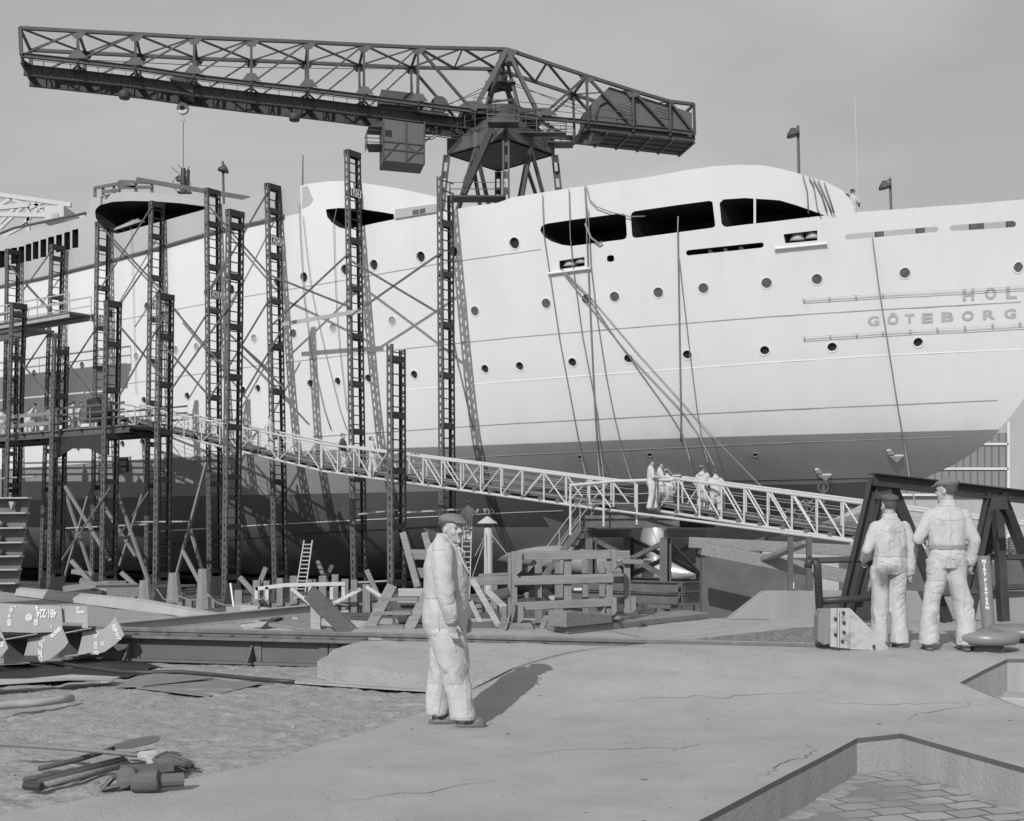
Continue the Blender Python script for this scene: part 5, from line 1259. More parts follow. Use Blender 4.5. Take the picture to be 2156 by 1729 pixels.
for x, by, dep, yaw, bd, cp, tp, hh, lab in ((4, 915, 16.3, .4, .25, None, 'cloth', 1.75, 'pale worker at the very edge of the picture on the crowded platform'),
    (60, 909, 16.2, -.3, .35, 'flat', 'cloth', 1.7, 'worker in white stooping beside a taller bent mate on the platform'), (75, 907, 16.8, .5, .3, None, 'cloth', 1.82, 'tall bent worker in white with his back turned on the platform'),
    (108, 902, 15.9, .2, .1, None, 'cloth', 1.75, 'worker in white behind the short open platform tower'), (143, 898, 16.4, -.5, .28, 'beret', 'cloth', 1.7, 'worker in dark cap leaning over the platform rail beside another'), (151, 897, 16.9, -.4, .22, 'flat', 'cloth', 1.68, 'short worker with peaked cap at the platform rail'),
    (163, 895, 15.8, -1.2, .32, 'beret', 'cloth', 1.8, 'tall worker with dark beret bending over the platform rail'), (198, 890, 16.2, -.6, .0, 'flat', 'cloth', 1.76, 'capped worker looking over the dark steel screen, the left one'), (213, 888, 16.6, -.7, .05, 'flat', 'jacket', 1.76, 'capped worker in dark jacket looking over the dark steel screen'), (230, 886, 16.4, -1.0, .0, None, 'jacket', 1.74, 'dark clothed worker behind the gangway head tower')):
    p = A(x, by, dep); p.z = zp + .04; person(lab, p, yaw, hh, top=tp, cap=cp, capm='capd', bend=bd, group=GP, vox=.024, feet=((.12, .05), (-.12, -.05)))
lm = P(985, 1139, 55.5)
person('worker in white standing on a ladder and painting the hull', lm, .05, 1.72, cap=None, feet=((.09, .02), (-.09, .04)), arms=(((.33, .12, 1.2), (.42, .30, 1.32)), ((-.28, .0, 1.13), (-.2, .18, 1.05))), hpitch=.1)
dz_ = P(1793, 470, 55.0)
person('deck worker in pale jacket and wide hat standing behind the bulwark', P(1795, 486, 55.2), -.9, 1.78, top='clothd', cap='flat', capm='capd', arms=(((.26, .12, 1.16), (.1, .3, 1.1)), ((-.28, .05, 1.13), (-.2, .25, 1.1))))
person('deck worker of whom only the shoulders show over the bulwark', P(1776, 490, 55.8), -1.2, 1.72, top='clothd', cap='flat', capm='capd', bend=.3)
# ================================================================== GROUND
def sheet(poly, hls, zf, pts_fn, name, m, skirt=None, skm=None, kind='structure'):
    ps, es = [], []
    def addp(pl_):
        n0 = len(ps); ps.extend(V(p) for p in pl_)
        for i in range(len(pl_)): es.append((n0 + i, n0 + (i + 1) % len(pl_)))
    D = lambda q: densify(q, .4, True) if len(q) < 40 else q
    pol = densify(poly, .8, True); addp(pol); hs = [densify(h, .3, True) for h in hls]
    for h in hs: addp(h)
    for p in pts_fn():
        if inside(p, poly) and not any(inside(p, h) for h in hls): ps.append(V(p))
    cv, ce, cf, *_ = delaunay_2d_cdt(ps, es, [], 0, 1e-5); mb = MB(); mb.v = [V((v.x, v.y, zf(v.x, v.y))) for v in cv]
    for f in cf:
        c = (sum(cv[i].x for i in f) / len(f), sum(cv[i].y for i in f) / len(f))
        if inside(c, poly) and not any(inside(c, h) for h in hls):
            a, b, d = (cv[i] for i in f[:3]); up = (b - a).cross(d - a) > 0; mb.f.append(tuple(f) if up else tuple(f[::-1])); mb.m.append(0)
    if skirt is not None:
        mb.i = 1 if skm else 0
        for a, b in zip(pol, pol[1:] + pol[:1]): mb.add([(*a, zf(*a)), (*b, zf(*b)), (*b, skirt), (*a, skirt)], [(0, 1, 2, 3)])
    o = mb.build(name, [m, skm] if skm else m, None, loc=V((0, 0, 0))); shade_angle(o, 35); return struct(o, kind), hs
g = MB(); g.quad((-1500, -200, FLOOR), (1500, -200, FLOOR), (1500, 2600, FLOOR), (-1500, 2600, FLOOR)); struct(g.build('ground', M['berth'], None, loc=V((0, 0, 0))))
g = MB(); g.quad(*[V((OX + .8 * t - .6 * b, OY - .6 * t - .8 * b, FLOOR + .012)) for t, b in ((-150, -14), (-150, 21.5), (14, 21.5), (14, -14))]); M['berth_shade'] = mat('shaded_berth', .09, .95, .4, 1.2, bump=.6, bscale=8, stain=.4, sscale=2, stain_g=.16); struct(g.build('berth_floor', M['berth_shade'], None, loc=V((0, 0, 0))))  # dark sheet under hull and towers: their shade put into the floor colour
LN_ = [(-5.6, 3.4), (-2.92, 7.3), (-1.77, 8.84), (-1.44, 9.72), (-.76, 11.32), (0.0, 12.6), (.75, 13.45), (1.52, 14.3)]
def gd(X, Y):
    k = max(0, min(1, (9 - abs(X)) / 3)) if Y < 34 else 0
    return -.004 + .035 * noise.noise(V((X * .5, Y * .5, 0))) * (1 if Y > 6 else .3) + k * (.022 * noise.noise(V((X * 2.1, Y * 2.1, 3))) + .024 * noise.noise(V((X * 7, Y * 7, 5))) + .012 * noise.noise(V((X * 17, Y * 17, 7))) - .03 * max(0, .06 - abs(noise.noise(V((X * .9, Y * 1.6, 8))))) / .06)
dirtP = [(-60, -8), (-7, -8)] + LN_ + [(-2.0, 15.25), (-2.0, 18.3), (-3.6, 18.3), (-5.2, 23.7), (-12.6, 32.5), (-60, 88)]
def dpts():
    y = 5.5
    while y < 34:
        st = .062 if y < 15.5 else (.12 if y < 18 else .4); x = -8.5 - y * .12
        while x < 2: yield (x + random.uniform(-.03, .03), y + random.uniform(-.03, .03)); x += st * 1.2
        y += st * (1.0 if y < 17 else 1.0)
sheet(dirtP, [], gd, dpts, 'dirt_yard', M['dirt'], FLOOR - .1)
PIT = [(-.5, 4.5), (2.69, 9.98), (3.10, 10.19), (3.77, 7.69), (4.6, 4.5)]
PIT2 = [(4.27, 12.2), (5.03, 13.0), (8.5, 13.0), (8.5, 8.9), (4.57, 11.4)]
def gc(X, Y): return gz(X, Y) + .006 * noise.noise(V((X * .7, Y * .7, 9)))
concP = [(-7, -8), (40, -8), (40, 18.3), (-2.0, 18.3), (-2.0, 15.25)] + LN_[::-1]
def cpts():
    y = 4.0
    while y < 18.2:
        x = -5.0
        while x < 10: yield (x + .13 * math.sin(y * 7), y); x += .38
        y += .33
_, hs = sheet(concP, [PIT, PIT2], gc, cpts, 'concrete_floor', M['concrete'], -.25)
# pits: steel edge angle, concrete wall, paved floor
pav = mat('pit_paving', .34, .9, .2, 3.0, bump=.4, bscale=25); nt = pav.node_tree; N = nt.nodes; L = nt.links
bt = N.new('ShaderNodeTexBrick'); bt.inputs['Scale'].default_value = 1.0; bt.inputs['Brick Width'].default_value = .30; bt.inputs['Row Height'].default_value = .20; bt.inputs['Mortar Size'].default_value = .018; bt.inputs['Mortar Smooth'].default_value = .4
bt.inputs['Color1'].default_value = (.34, .34, .34, 1); bt.inputs['Color2'].default_value = (.25, .25, .25, 1); bt.inputs['Mortar'].default_value = (.12, .12, .12, 1)
ge = [n for n in N if n.type == 'NEW_GEOMETRY'][0]; mp = N.new('ShaderNodeMapping'); mp.inputs['Rotation'].default_value = (0, 0, -.32); L.new(ge.outputs['Position'], mp.inputs['Vector'])
nz2 = N.new('ShaderNodeTexNoise'); nz2.inputs['Scale'].default_value = 3.5; L.new(ge.outputs['Position'], nz2.inputs['Vector'])
va = N.new('ShaderNodeVectorMath'); va.operation = 'MULTIPLY_ADD'; va.inputs[1].default_value = (.10, .10, 0); L.new(nz2.outputs['Color'], va.inputs[0]); L.new(mp.outputs['Vector'], va.inputs[2]); L.new(va.outputs['Vector'], bt.inputs['Vector'])
nz3 = N.new('ShaderNodeTexNoise'); nz3.inputs['Scale'].default_value = 1.2; nz3.inputs['Detail'].default_value = 6; L.new(ge.outputs['Position'], nz3.inputs['Vector'])
mr = N.new('ShaderNodeMapRange'); mr.inputs['From Min'].default_value = .40; mr.inputs['From Max'].default_value = .60; L.new(nz3.outputs['Fac'], mr.inputs['Value'])
mx = N.new('ShaderNodeMix'); mx.data_type = 'RGBA'; L.new(mr.outputs['Result'], mx.inputs['Factor']); L.new(bt.outputs['Color'], mx.inputs[6]); mx.inputs[7].default_value = (.20, .20, .20, 1)
L.new(mx.outputs[2], N['Principled BSDF'].inputs['Base Color'])
M['pitwall'] = mat('pit_wall', .34, .9, .18, 3.0, stain=.4, sscale=2.2, stain_g=.24, streak=True, bump=.4)
for nm, pit, dep in (('paved_pit', PIT, -.285), ('bollard_pit', PIT2, -.04)):
    q = densify(pit, .4, True); b = MB(); b.i = 0
    for a, c in zip(q, q[1:] + q[:1]):
        za, zc_ = gc(*a), gc(*c)
        b.i = 1; b.add([(*a, za + .004), (*c, zc_ + .004), (*c, zc_ - .036), (*a, za - .036)], [(0, 1, 2, 3)])
        b.i = 0; b.add([(*a, za - .036), (*c, zc_ - .036), (*c, dep), (*a, dep)], [(0, 1, 2, 3)])
    struct(b.build(nm + '_wall', [M['pitwall'], M['girder']], None, loc=V((0, 0, 0))))
    b = MB(); b.quad(*[(p[0], p[1], dep) for p in pit]); struct(b.build(nm + '_floor', pav if dep < -.2 else M['slab'], None, loc=V((0, 0, 0))))
# dirt drifted into the foot of the pit wall
b = MB(); rs0 = random.Random(9)
for a_, c_ in zip(densify(PIT[:4], .06)[:-1], densify(PIT[:4], .06)[1:]):
    m_ = V(((a_[0] + c_[0]) / 2, (a_[1] + c_[1]) / 2, -.285)); b.ball(m_ + V((rs0.uniform(-.02, .03), -rs0.uniform(.0, .06), -.012)), rs0.uniform(.05, .13), 8, (1.6, 1.2, rs0.uniform(.12, .28)), Matrix.Rotation(rs0.uniform(0, 3), 3, 'Z'))
struct(b.build('pit_dirt', M['dirt'], None, loc=V((0, 0, 0)), smooth=True), 'stuff')['label'] = 'dirt drifted along the foot of the pit wall'
b = MB(); c = V((5.25, 11.75, -.03)); b.box(c + V((0, 0, .06)), (1.4, .5, .1), Matrix.Rotation(-.45, 3, 'Z')); one(b, 'steel_block', M['steel'], 'flat steel block lying in the small pit beside the bollards', 'steel block', bev=.01)
# slab by the rail, raised rough slab beyond it
def slabmesh(pts2, zs, zb_, name, n=3, m='slab'):
    b = MB(); t = [V((x, y, z)) for (x, y), z in zip(pts2, zs)]; lo = [V((x, y, zb_)) for x, y in pts2]; k = len(t)
    cs = [(p + (sum(t, V()) / k - p) * .02) + V((0, 0, 0)) for p in t]
    b.add(t + lo, [tuple(range(k))] + [(i, i + k, (i + 1) % k + k, (i + 1) % k) for i in range(k)])
    return struct(b.build(name, M[m], None, bev=.025, loc=V((0, 0, 0))))
SLB = [(-2.12, 13.95), (-1.5, 13.46), (-.87, 13.05), (.1, 12.78), (.78, 13.5), (1.42, 14.2), (0, 14.58), (-1.75, 15.02), (-2.02, 14.55)]
SLB = [(x + .035 * noise.noise(V((x * 9, y * 9, 1))), y + .035 * noise.noise(V((x * 9, y * 9, 4)))) for x, y in densify(SLB, .14, True)]
def gsl(X, Y): return .128 + (Y - 13.0 + .27 * (X + .9)) * .112 + .010 * noise.noise(V((X * 3, Y * 3, 2))) + .006 * noise.noise(V((X * 11, Y * 11, 2)))
sheet(SLB, [], gsl, lambda: [(x * .09 - 2.3 + .02 * math.sin(y * 3), 12.6 + y * .08) for x in range(44) for y in range(33)], 'kerb_slab', M['slab'], -.1)
b = MB(); q = [(x, y) for x, y in LN_[4:]]; b.add([(x + o, y - o * .6, gc(x, y) + .009) for x, y in densify(q, .15) for o in (-.012, .012)], [(2 * i, 2 * i + 2, 2 * i + 3, 2 * i + 1) for i in range(len(densify(q, .15)) - 1)]); struct(b.build('floor_joint', M['steeld'], None, loc=V((0, 0, 0))))
M['slabface'] = mat('broken_slab_face', .16, .95, .35, 9.0, bump=1.0, bscale=30, stain=.4, sscale=8, stain_g=.28)
RSL = [(1.72, 14.40), (2.6, 14.27), (3.40, 14.14), (3.62, 15.3), (1.2, 16.0)]
RSL = [(x + .03 * noise.noise(V((x * 8, y * 8, 1))), y + .05 * noise.noise(V((x * 8, y * 8, 4)))) for x, y in densify(RSL, .1, True)]
def grs(X, Y): return .37 + max(0, min(1, (X - 1.75) / 1.65)) * .20 + .010 * noise.noise(V((X * 5, Y * 5, 2)))
sheet(RSL, [], grs, lambda: [(x * .1 + 1.2 + .02 * math.sin(y * 3), 13.9 + y * .09) for x in range(26) for y in range(24)], 'raised_slab', M['slab'], .25, M['slabface'])
slabmesh([(-1.72, 15.16), (2.2, 14.2), (2.0, 14.42), (-1.66, 15.36)], [.405, .405, .405, .405], .3, 'rail_bedding')
# scattered stones and clods: nobody could count them
b = MB(); rs = random.Random(3)
for _ in range(900):
    y = rs.uniform(7, 17) if rs.random() < .75 else rs.uniform(15, 30); x = rs.uniform(-7, 0) * y / 12
    if not inside((x, y), dirtP): continue
    r = rs.uniform(.004, .014) * (1.8 if rs.random() < .06 else 1); b.ball((x, y, gd(x, y) + r * .3), r, 5, (1, rs.uniform(.6, 1), rs.uniform(.4, .8)), Matrix.Rotation(rs.uniform(0, 3), 3, 'Z'))

for _ in range(1000):
    x, y = rs.uniform(-2, 7), rs.uniform(6.8, 17.5)
    if not inside((x, y), concP) or inside((x, y), PIT) or inside((x, y), PIT2): continue
    r = rs.uniform(.003, .010) * (2.2 if rs.random() < .08 else 1); b.i = 1 if rs.random() < .7 else 0
    b.ball((x, y, gc(x, y) + r * .12), r * .8, 5, (1.5, rs.uniform(.4, 1), .3), Matrix.Rotation(rs.uniform(0, 3), 3, 'Z'))
o = b.build('gravel', [M['slab'], M['girder']], None, loc=V((0, 0, 0))); struct(o, 'stuff'); tag(o, 'loose stones, chips and clods on the yard floor', 'gravel')

# hair cracks and a patched joint in the floor
b = MB(); rc = random.Random(21)
for x0, y0, an, n in ((-.2, 9.2, .35, 26), (1.6, 8.3, 1.1, 20), (.6, 11.6, .1, 30), (2.6, 11.8, -.3, 22), (3.3, 10.9, .8, 14), (-1.1, 7.6, .5, 16)):
    p = [(x0, y0)]; h = an
    for _ in range(n): h = an + rc.uniform(-.7, .7); p.append((p[-1][0] + .09 * math.cos(h), p[-1][1] + .09 * math.sin(h)))
    vs = []
    for i, (x, y) in enumerate(p): w_ = .0035 * (1 - abs(2 * i / n - 1)) + .0008; vs += [(x - w_ * math.sin(an), y + w_ * math.cos(an), gc(x, y) + .004), (x + w_ * math.sin(an), y - w_ * math.cos(an), gc(x, y) + .004)]
    if all(inside(q, concP) and not inside(q, PIT) for q in p): b.add(vs, [(2 * i, 2 * i + 1, 2 * i + 3, 2 * i + 2) for i in range(n)])
struct(b.build('floor_crack', M['steeld'], None, loc=V((0, 0, 0))))

# ================================================================== RAIL ON ITS GIRDER
def RL(X): return 14.3 - .27 * (X - 1.52)
def rp(X, z, o=0): d = V((1, -.27, 0)).normalized(); n = V((-d.y, d.x, 0)) ; p = V((X, RL(X), z)); return p + n * o
cr_ = thing('crane_rail', 'steel crane rail on a deep riveted girder crossing behind the foreground man', 'rail', rp(-5, 0))
b = MB(); b.beam(rp(-16, .385), rp(4.0, .385), .065, .05); b.beam(rp(-16, .35), rp(4.0, .35), .02, .06); b.build('rail_head', M['rail'], cr_, bev=.008)
b = MB(); b.beam(rp(-16, .305), rp(.6, .305), .30, .035); b.build('top_flange', M['rail'], cr_)
b = MB(); b.beam(rp(-16, .16), rp(-1.2, .16), .03, .27); b.beam(rp(-16, .015), rp(-1.6, .015), .26, .03); b.build('girder_web', M['girder'], cr_)
for X in (-7.6, -4.75, -3.15):
    p = rp(X, .03, -.02); b = MB(); b.prism([p, p + V((0, 0, .24)), p + V((-.02, -.30, .0))], V((.02, 0, 0))); b.prism([p + V((0, -.012, 0)), p + V((.12, -.035, 0)), p + V((.12, -.035, .24)), p + V((0, -.012, .24))], V((0, -.012, 0))); b.build('bracket', M['girder'], cr_)
b = MB(); p = rp(-2.3, .03, -.03)
for dx in (0, .13): b.prism([p + V((dx, -.27 * dx, 0)), p + V((dx + .11, -.27 * (dx + .11), 0)), p + V((dx + .11, -.27 * (dx + .11), .245)), p + V((dx, -.27 * dx, .245))], V((0, -.014, 0)))
split_build(b, 'splice_plate', M['girder'], cr_)
b = MB(); X = -8.0
while X < .5: b.box(rp(X, .333, -.085), (.05, .035, .022)); X += .42
split_build(b, 'rail_clip', M['steeld'], cr_)

# ================================================================== LEFT FOREGROUND STEEL
def Q1(x, y, Y): return P(x / 7.302, 1236.8 + y / 7.302, Y)
def bracket(label, plate, Y, web, chalk):
    t = thing('frame_bracket', label, 'steel frame', Q1(plate[len(plate) // 2][0], plate[len(plate) // 2][1], Y), 'ship frame brackets')
    b = MB(); b.prism([Q1(x, y, Y) for x, y in plate], (0, .014, 0)); b.build('bracket_plate', M['steel'], t)
    x0, x1, yt0, yt1, yb0, yb1 = web
    b = MB(); b.prism([Q1(x0, yt0, Y + .22), Q1(x1, yt1, Y + .22), Q1(x1, yb1, Y + .22), Q1(x0, yb0, Y + .22)], (0, .012, 0)); b.build('shaded_web', M['steeld'], t)  # near-black web: the shade of the hollow put into its colour
    b = MB(); b.prism([Q1(x0, yt0 - 4, Y - .10), Q1(x1 + 150, yt1 - 60, Y - .10), Q1(x1 + 150, yt1 - 60, Y + .30), Q1(x0, yt0 - 4, Y + .30)], (0, 0, .012)); b.build('top_flange', M['steel'], t)
    b = MB(); b.prism([Q1(x0, yb0 + 6, Y - .12), Q1(x1 + 120, yb1 - 4, Y - .12), Q1(x1 + 120, yb1 - 4, Y + .30), Q1(x0, yb0 + 6, Y + .30)], (0, 0, .012)); b.build('bottom_flange', M['steel'], t)
    for s, x, y, h, rot in chalk:
        vs, fs = textmesh(s, h, .004); b = MB(); c = Q1(x, y, Y - .006); R = Matrix.Rotation(rot, 3, 'Y'); b.add([c + R @ V((v.x, 0, v.y)) for v in vs], fs); b.build('chalk_mark', M['chalk'], t)
bracket('frame bracket with shaded web at the very edge of the picture', [(-260, 560), (-40, 560), (55, 760), (125, 935), (60, 1020), (0, 1090), (-90, 1150), (-260, 1180)], 14.4, (-700, -200, 830, 800, 1200, 1180), [('5', 30, 880, .08, .3)])
bracket('grey crescent frame bracket with a chalked column, middle one of the steel heap', [(440, 790), (600, 770), (720, 740), (830, 690), (900, 635), (940, 590), (1000, 720), (1052, 848), (985, 930), (900, 1010), (760, 1110), (640, 1150), (490, 1162), (345, 1140)], 15.0, (60, 420, 815, 780, 1180, 1140),
        [('D', 655, 815, .06, 0), ('OM', 625, 885, .05, 1.5), ('OIM', 615, 1000, .06, 1.5), ('U', 620, 1105, .06, .2), ('BOND', 865, 690, .055, -.75)])
bracket('grey crescent frame bracket with a chalked ring, right end of the steel heap', [(1280, 690), (1440, 665), (1590, 640), (1640, 605), (1690, 560), (1770, 450), (1840, 590), (1912, 730), (1850, 800), (1780, 870), (1610, 990), (1480, 1030), (1330, 1045), (1195, 1022)], 15.6, (900, 1260, 730, 690, 1075, 1020),
        [('U', 1500, 700, .055, 0), ('O', 1470, 755, .055, 0), ('10', 1572, 860, .055, 1.57), ('BOI', 1467, 890, .055, 1.57), ('V5', 1480, 1005, .055, .1), ('RIIMVT', 1785, 690, .065, 1.2)])
t = thing('floor_plate', 'long upright steel plate with upside down chalk figures behind the crescent brackets', 'steel plate', Q1(500, 690, 15.9))
b = MB(); b.prism([Q1(x, y, 15.9) for x, y in ((-400, 225), (30, 245), (940, 290), (960, 540), (960, 680), (520, 700), (-400, 670))], (0, .014, 0)); b.build('plate', M['steel'], t)
for s, x, y, h, rot in (('481·224', 715, 395, .145, PI), ('4', 565, 310, .07, PI), ('-  -', 205, 292, .06, 0), ('O', 172, 355, .06, 0), ('4', 143, 440, .06, 0), ('ON', 140, 540, .06, 1.57), ('6', 442, 470, .07, .2), ('O', 442, 470, .12, .15), ('NO', 552, 540, .055, 1.57), ('I', 785, 610, .055, 0)):
    vs, fs = textmesh(s, h, .006); b = MB(); c = Q1(x, y, 15.89); R = Matrix.Rotation(rot, 3, 'Y'); b.add([c + R @ V((v.x * (.52 if len(s) > 5 else .85), 0, v.y)) for v in vs], fs); b.build('chalk_mark', M['chalk'], t)
t = thing('angle_plate', 'small notched steel plate standing right of the chalked floor plate', 'steel plate', Q1(1150, 540, 15.95))
b = MB(); b.prism([Q1(x, y, 15.95) for x, y in ((945, 285), (1345, 290), (1352, 625), (1260, 625), (1266, 548), (945, 536))], (0, .014, 0)); b.build('plate', M['steel'], t)
for s, x, y, h in (('D', 1195, 322, .05), ('OND', 1235, 380, .04), ('4', 965, 330, .045)):
    vs, fs = textmesh(s, h, .004); b = MB(); c = Q1(x, y, 15.94); b.add([c + V((v.x, 0, v.y)) for v in vs], fs); b.build('chalk_mark', M['chalk'], t)
# ribbed stack behind
t = thing('ribbed_section', 'tapering stack of ribbed steel sections at the left picture edge', 'steel section', P(10, 1250, 27))
def S2_(x, y, dv=0): return P(x / 4, 864 + y / 4, 27 + dv)
b = MB(); b.prism([S2_(-500, 735), S2_(246, 738), S2_(150, 1500), S2_(-500, 1560)], (0, .06, 0)); b.build('shell_plate', M['girder'], t)
for y, x in ((738, 250), (865, 232), (990, 214), (1112, 205), (1228, 186), (1340, 168), (1455, 148)):
    b = MB(); b.beam(S2_(-500, y + 8, -.13), S2_(x, y, -.13), .26, .03); b.build('rib_flange', M['steel'], t)
for x, y in ((120, 800), (15, 965), (0, 1085), (5, 1205)):
    b = MB(); b.prism([S2_(x - 20, y - 30, -.03), S2_(x + 25, y - 30, -.03), S2_(x, y + 40, -.03)], (0, -.18, 0)); b.build('tripping_bracket', M['steel'], t)
# riveted strip, plates, cable and pipe on the ground
t = thing('riveted_strip', 'long pale riveted strip of plate lying before the tower feet', 'steel plate', P(250, 1285, 26))
b = MB(); a0, a1, a2 = P(30, 1252, 31.5), P(295, 1287, 25.4), P(492, 1312, 22.2); h0_, h1_, h2_ = P(36, 1237, 31.8), P(297, 1262, 25.7), P(490, 1298, 22.5)
a0.z = a1.z = a2.z = .01; b.add([a0, a1, a2, h2_, h1_, h0_], [(0, 1, 4, 5), (1, 2, 3, 4)]); bk = V((.06, .10, 0)); b.add([h0_, h1_, h2_, h2_ + bk, h1_ + bk, h0_ + bk], [(0, 1, 4, 5), (1, 2, 3, 4)]); b.build('plate', M['steel'], t)
b = MB()
for i in range(95):
    k = i / 94; p = (h0_.lerp(h1_, k * 1.55) if k < .645 else h1_.lerp(h2_, (k - .645) / .355)); q = (a0.lerp(a1, k * 1.55) if k < .645 else a1.lerp(a2, (k - .645) / .355))
    for u in (.12,): b.ball(p.lerp(q, u), .014, 5)
split_build(b, 'rivet', M['girder'], t)
b = MB(); b.ibeam(P(250, 1322, 17.2), P(660, 1283, 19.6), .13, .15, .012); one(b, 'steel_joist', M['steel'], 'pale steel joist lying aslant behind the rail, its end on a short post', 'steel joist')
M['blackish'] = mat('blackish_sheet', .022, .7, .4, 3.0, stain=.3, sscale=3, stain_g=.05)  # near-black tone of the two flat sheets before the brackets
M['sunk'] = mat('sunken_sheet', .19, .8, .2, 3.0, stain=.5, sscale=3, stain_g=.26)
def flat(pts2, th, m, label, name='yard_sheet', warp=0):
    b = MB(); q = []
    for x, y in pts2: p = G(x, y, .012); q.append(V((p.x, p.y, gd(p.x, p.y) + .022)))
    for i, dz in (warp or {}).items(): q[i].z += dz
    b.prism(q, (0, 0, th)); return one(b, name, M[m], label, 'steel sheet')
flat([(0, 1398), (120, 1400), (205, 1384), (300, 1391), (345, 1402), (316, 1406), (300, 1416), (215, 1411), (110, 1402)], .006, 'blackish', 'dark flat sheet on the dirt in front of the crescent brackets')
flat([(-60, 1405), (60, 1402), (215, 1413), (290, 1420), (270, 1424), (150, 1437), (60, 1441), (-60, 1448)], .006, 'blackish', 'large dark flat sheet at the left edge before the brackets')
flat([(-80, 1456), (60, 1450), (150, 1443), (253, 1437), (235, 1444), (140, 1452), (-80, 1464)], .01, 'steel', 'warped pale steel plate lying raised off the dirt', warp={0: .10, 1: .09, 2: .08, 3: .05, 4: .045, 5: .08, 6: .10})
flat([(275, 1425), (330, 1418), (452, 1428), (300, 1452), (240, 1447)], .008, 'sunk', 'thin steel sheet sunk in the dirt beneath the cable')
flat([(285, 1453), (455, 1430), (560, 1440), (440, 1466)], .008, 'sunk', 'flat rusty sheet sunk in the middle of the dirt')
flat([(620, 1437), (700, 1440), (1000, 1456), (990, 1462), (800, 1455), (620, 1443)], .02, 'slab', 'long pale board sunk in the dirt before the kerb slab', 'sunken_board')
b = MB(); q = [G(x, y, .03) for x, y in ((66, 1394), (130, 1398), (200, 1408), (255, 1415), (310, 1416), (380, 1415), (450, 1421), (520, 1428), (575, 1433), (620, 1436))]; b.tube(q, .024, 8); one(b, 'power_cable', M['steeld'], 'thick dark cable snaking over the dirt towards the kerb slab', 'cable', smooth=True)
b = MB(); q = [G(x, y, .075) for x, y in ((-60, 1492), (0, 1487), (25, 1484), (45, 1482.5), (62, 1482), (90, 1479), (120, 1475), (152, 1470))]; b.tube(q, [.034, .034, .038, .036, .032, .036, .036, .036], 10); one(b, 'bent_pipe', M['steel'], 'pale bent pipe lying on the dirt at the left edge', 'pipe', smooth=True)
b = MB()
for x, y in ((486, 1283), (497, 1284)): p = P(x, y, 24); b.box(p, (.16, .12, .10), Matrix.Rotation(.4, 3, 'Z'))
one(b, 'clamp_tool', M['steel'], 'small white clamp lying on the ground before the riveted strip', 'clamp')
# heap of tools
def T5(x, y, z): return G(x / 4, 1296 + y / 4, z)
TG = 'tools heaped on the dirt'
b = thing('broom', 'broom with pale handle and frayed bristles lying across the tool heap', 'broom', T5(1250, 1230, .02), TG); q0, q1 = T5(-30, 1080, .16), T5(1270, 1190, .10)
m = MB(); m.tube([q0, q0.lerp(q1, .5) + V((0, 0, .01)), q1], .017, 8); m.build('handle', M['wood'], b, smooth=True)
d = (q1 - q0).normalized(); m = MB(); m.limb([(*(q1 - d * .06), .035), (*(q1 + d * .03), .05)], 10); sdn = d.cross(V((0, 0, 1))).normalized(); m.beam(q1 + d * .04 - sdn * .12, q1 + d * .05 + sdn * .12, .06, .05, d); m.build('head', M['woodl'], b)
m = MB(); rr = random.Random(5)
for _ in range(160): s = rr.uniform(-.12, .12); p = q1 + d * .06 + sdn * s + V((0, 0, rr.uniform(-.02, .02))); e = p + d * rr.uniform(.15, .21) + sdn * (s * .35 + rr.uniform(-.02, .02)) + V((0, 0, -.055 + rr.uniform(-.02, .02))); m.cyl(p, e, .004, 4, .003)
m.build('bristle', M['bristle'], b)
def shovel(p, q, bl, label, pale=False):
    a, c = T5(*p), T5(*q); t = thing('shovel', label, 'shovel', a, TG); m = MB(); m.tube([a, a.lerp(c, .5) + V((0, 0, -.01)), c], .019, 8); m.build('handle', M['toolw'], t, smooth=True)
    d = (c - a).normalized(); s = d.cross(V((0, 0, 1))).normalized(); u = s.cross(d); m = MB(); pr_ = [(0, .03), (.05, .10), (.16, .13), (.27, .12), (.33, .06), (.34, 0)]
    top_ = [c + d * x + s * w + u * (-.10 * w * w * 20 * .2) for x, w in pr_] + [c + d * x - s * w + u * (-.10 * w * w * 20 * .2) for x, w in pr_[::-1]]
    m.prism(top_, u * .006); m.build('blade', M['steel' if pale else 'girder'], t)
shovel((330, 1290, .03), (960, 1120, .10), 0, 'shovel with a dark raised blade at the back of the tool heap')
shovel((205, 1385, .03), (1040, 1205, .06), 0, 'shovel with pale worn blade in the middle of the tool heap', True)
for p, q, l in (((330, 1405, .025), (1060, 1225, .055), 'dark round pole second from the front of the tool heap'), ((235, 1435, .03), (900, 1300, .04), 'dark short pole lowest in the tool heap')):
    m = MB(); m.tube([T5(*p), T5(*q)], .022, 8); one(m, 'tool_pole', M['toolw'], l, 'pole', TG, smooth=True)
t = thing('sledgehammer', 'long handled sledgehammer nearest the camera in the tool heap', 'hammer', T5(330, 1450, 0), TG)
m = MB(); m.tube([T5(330, 1440, .04), T5(1085, 1250, .06)], .021, 8); m.build('handle', M['wood'], t, smooth=True)
m = MB(); c = T5(330, 1440, .045); m.cyl(c + V((-.10, .03, 0)), c + V((.02, -.01, 0)), .027, 10); m.build('head', M['steeld'], t)
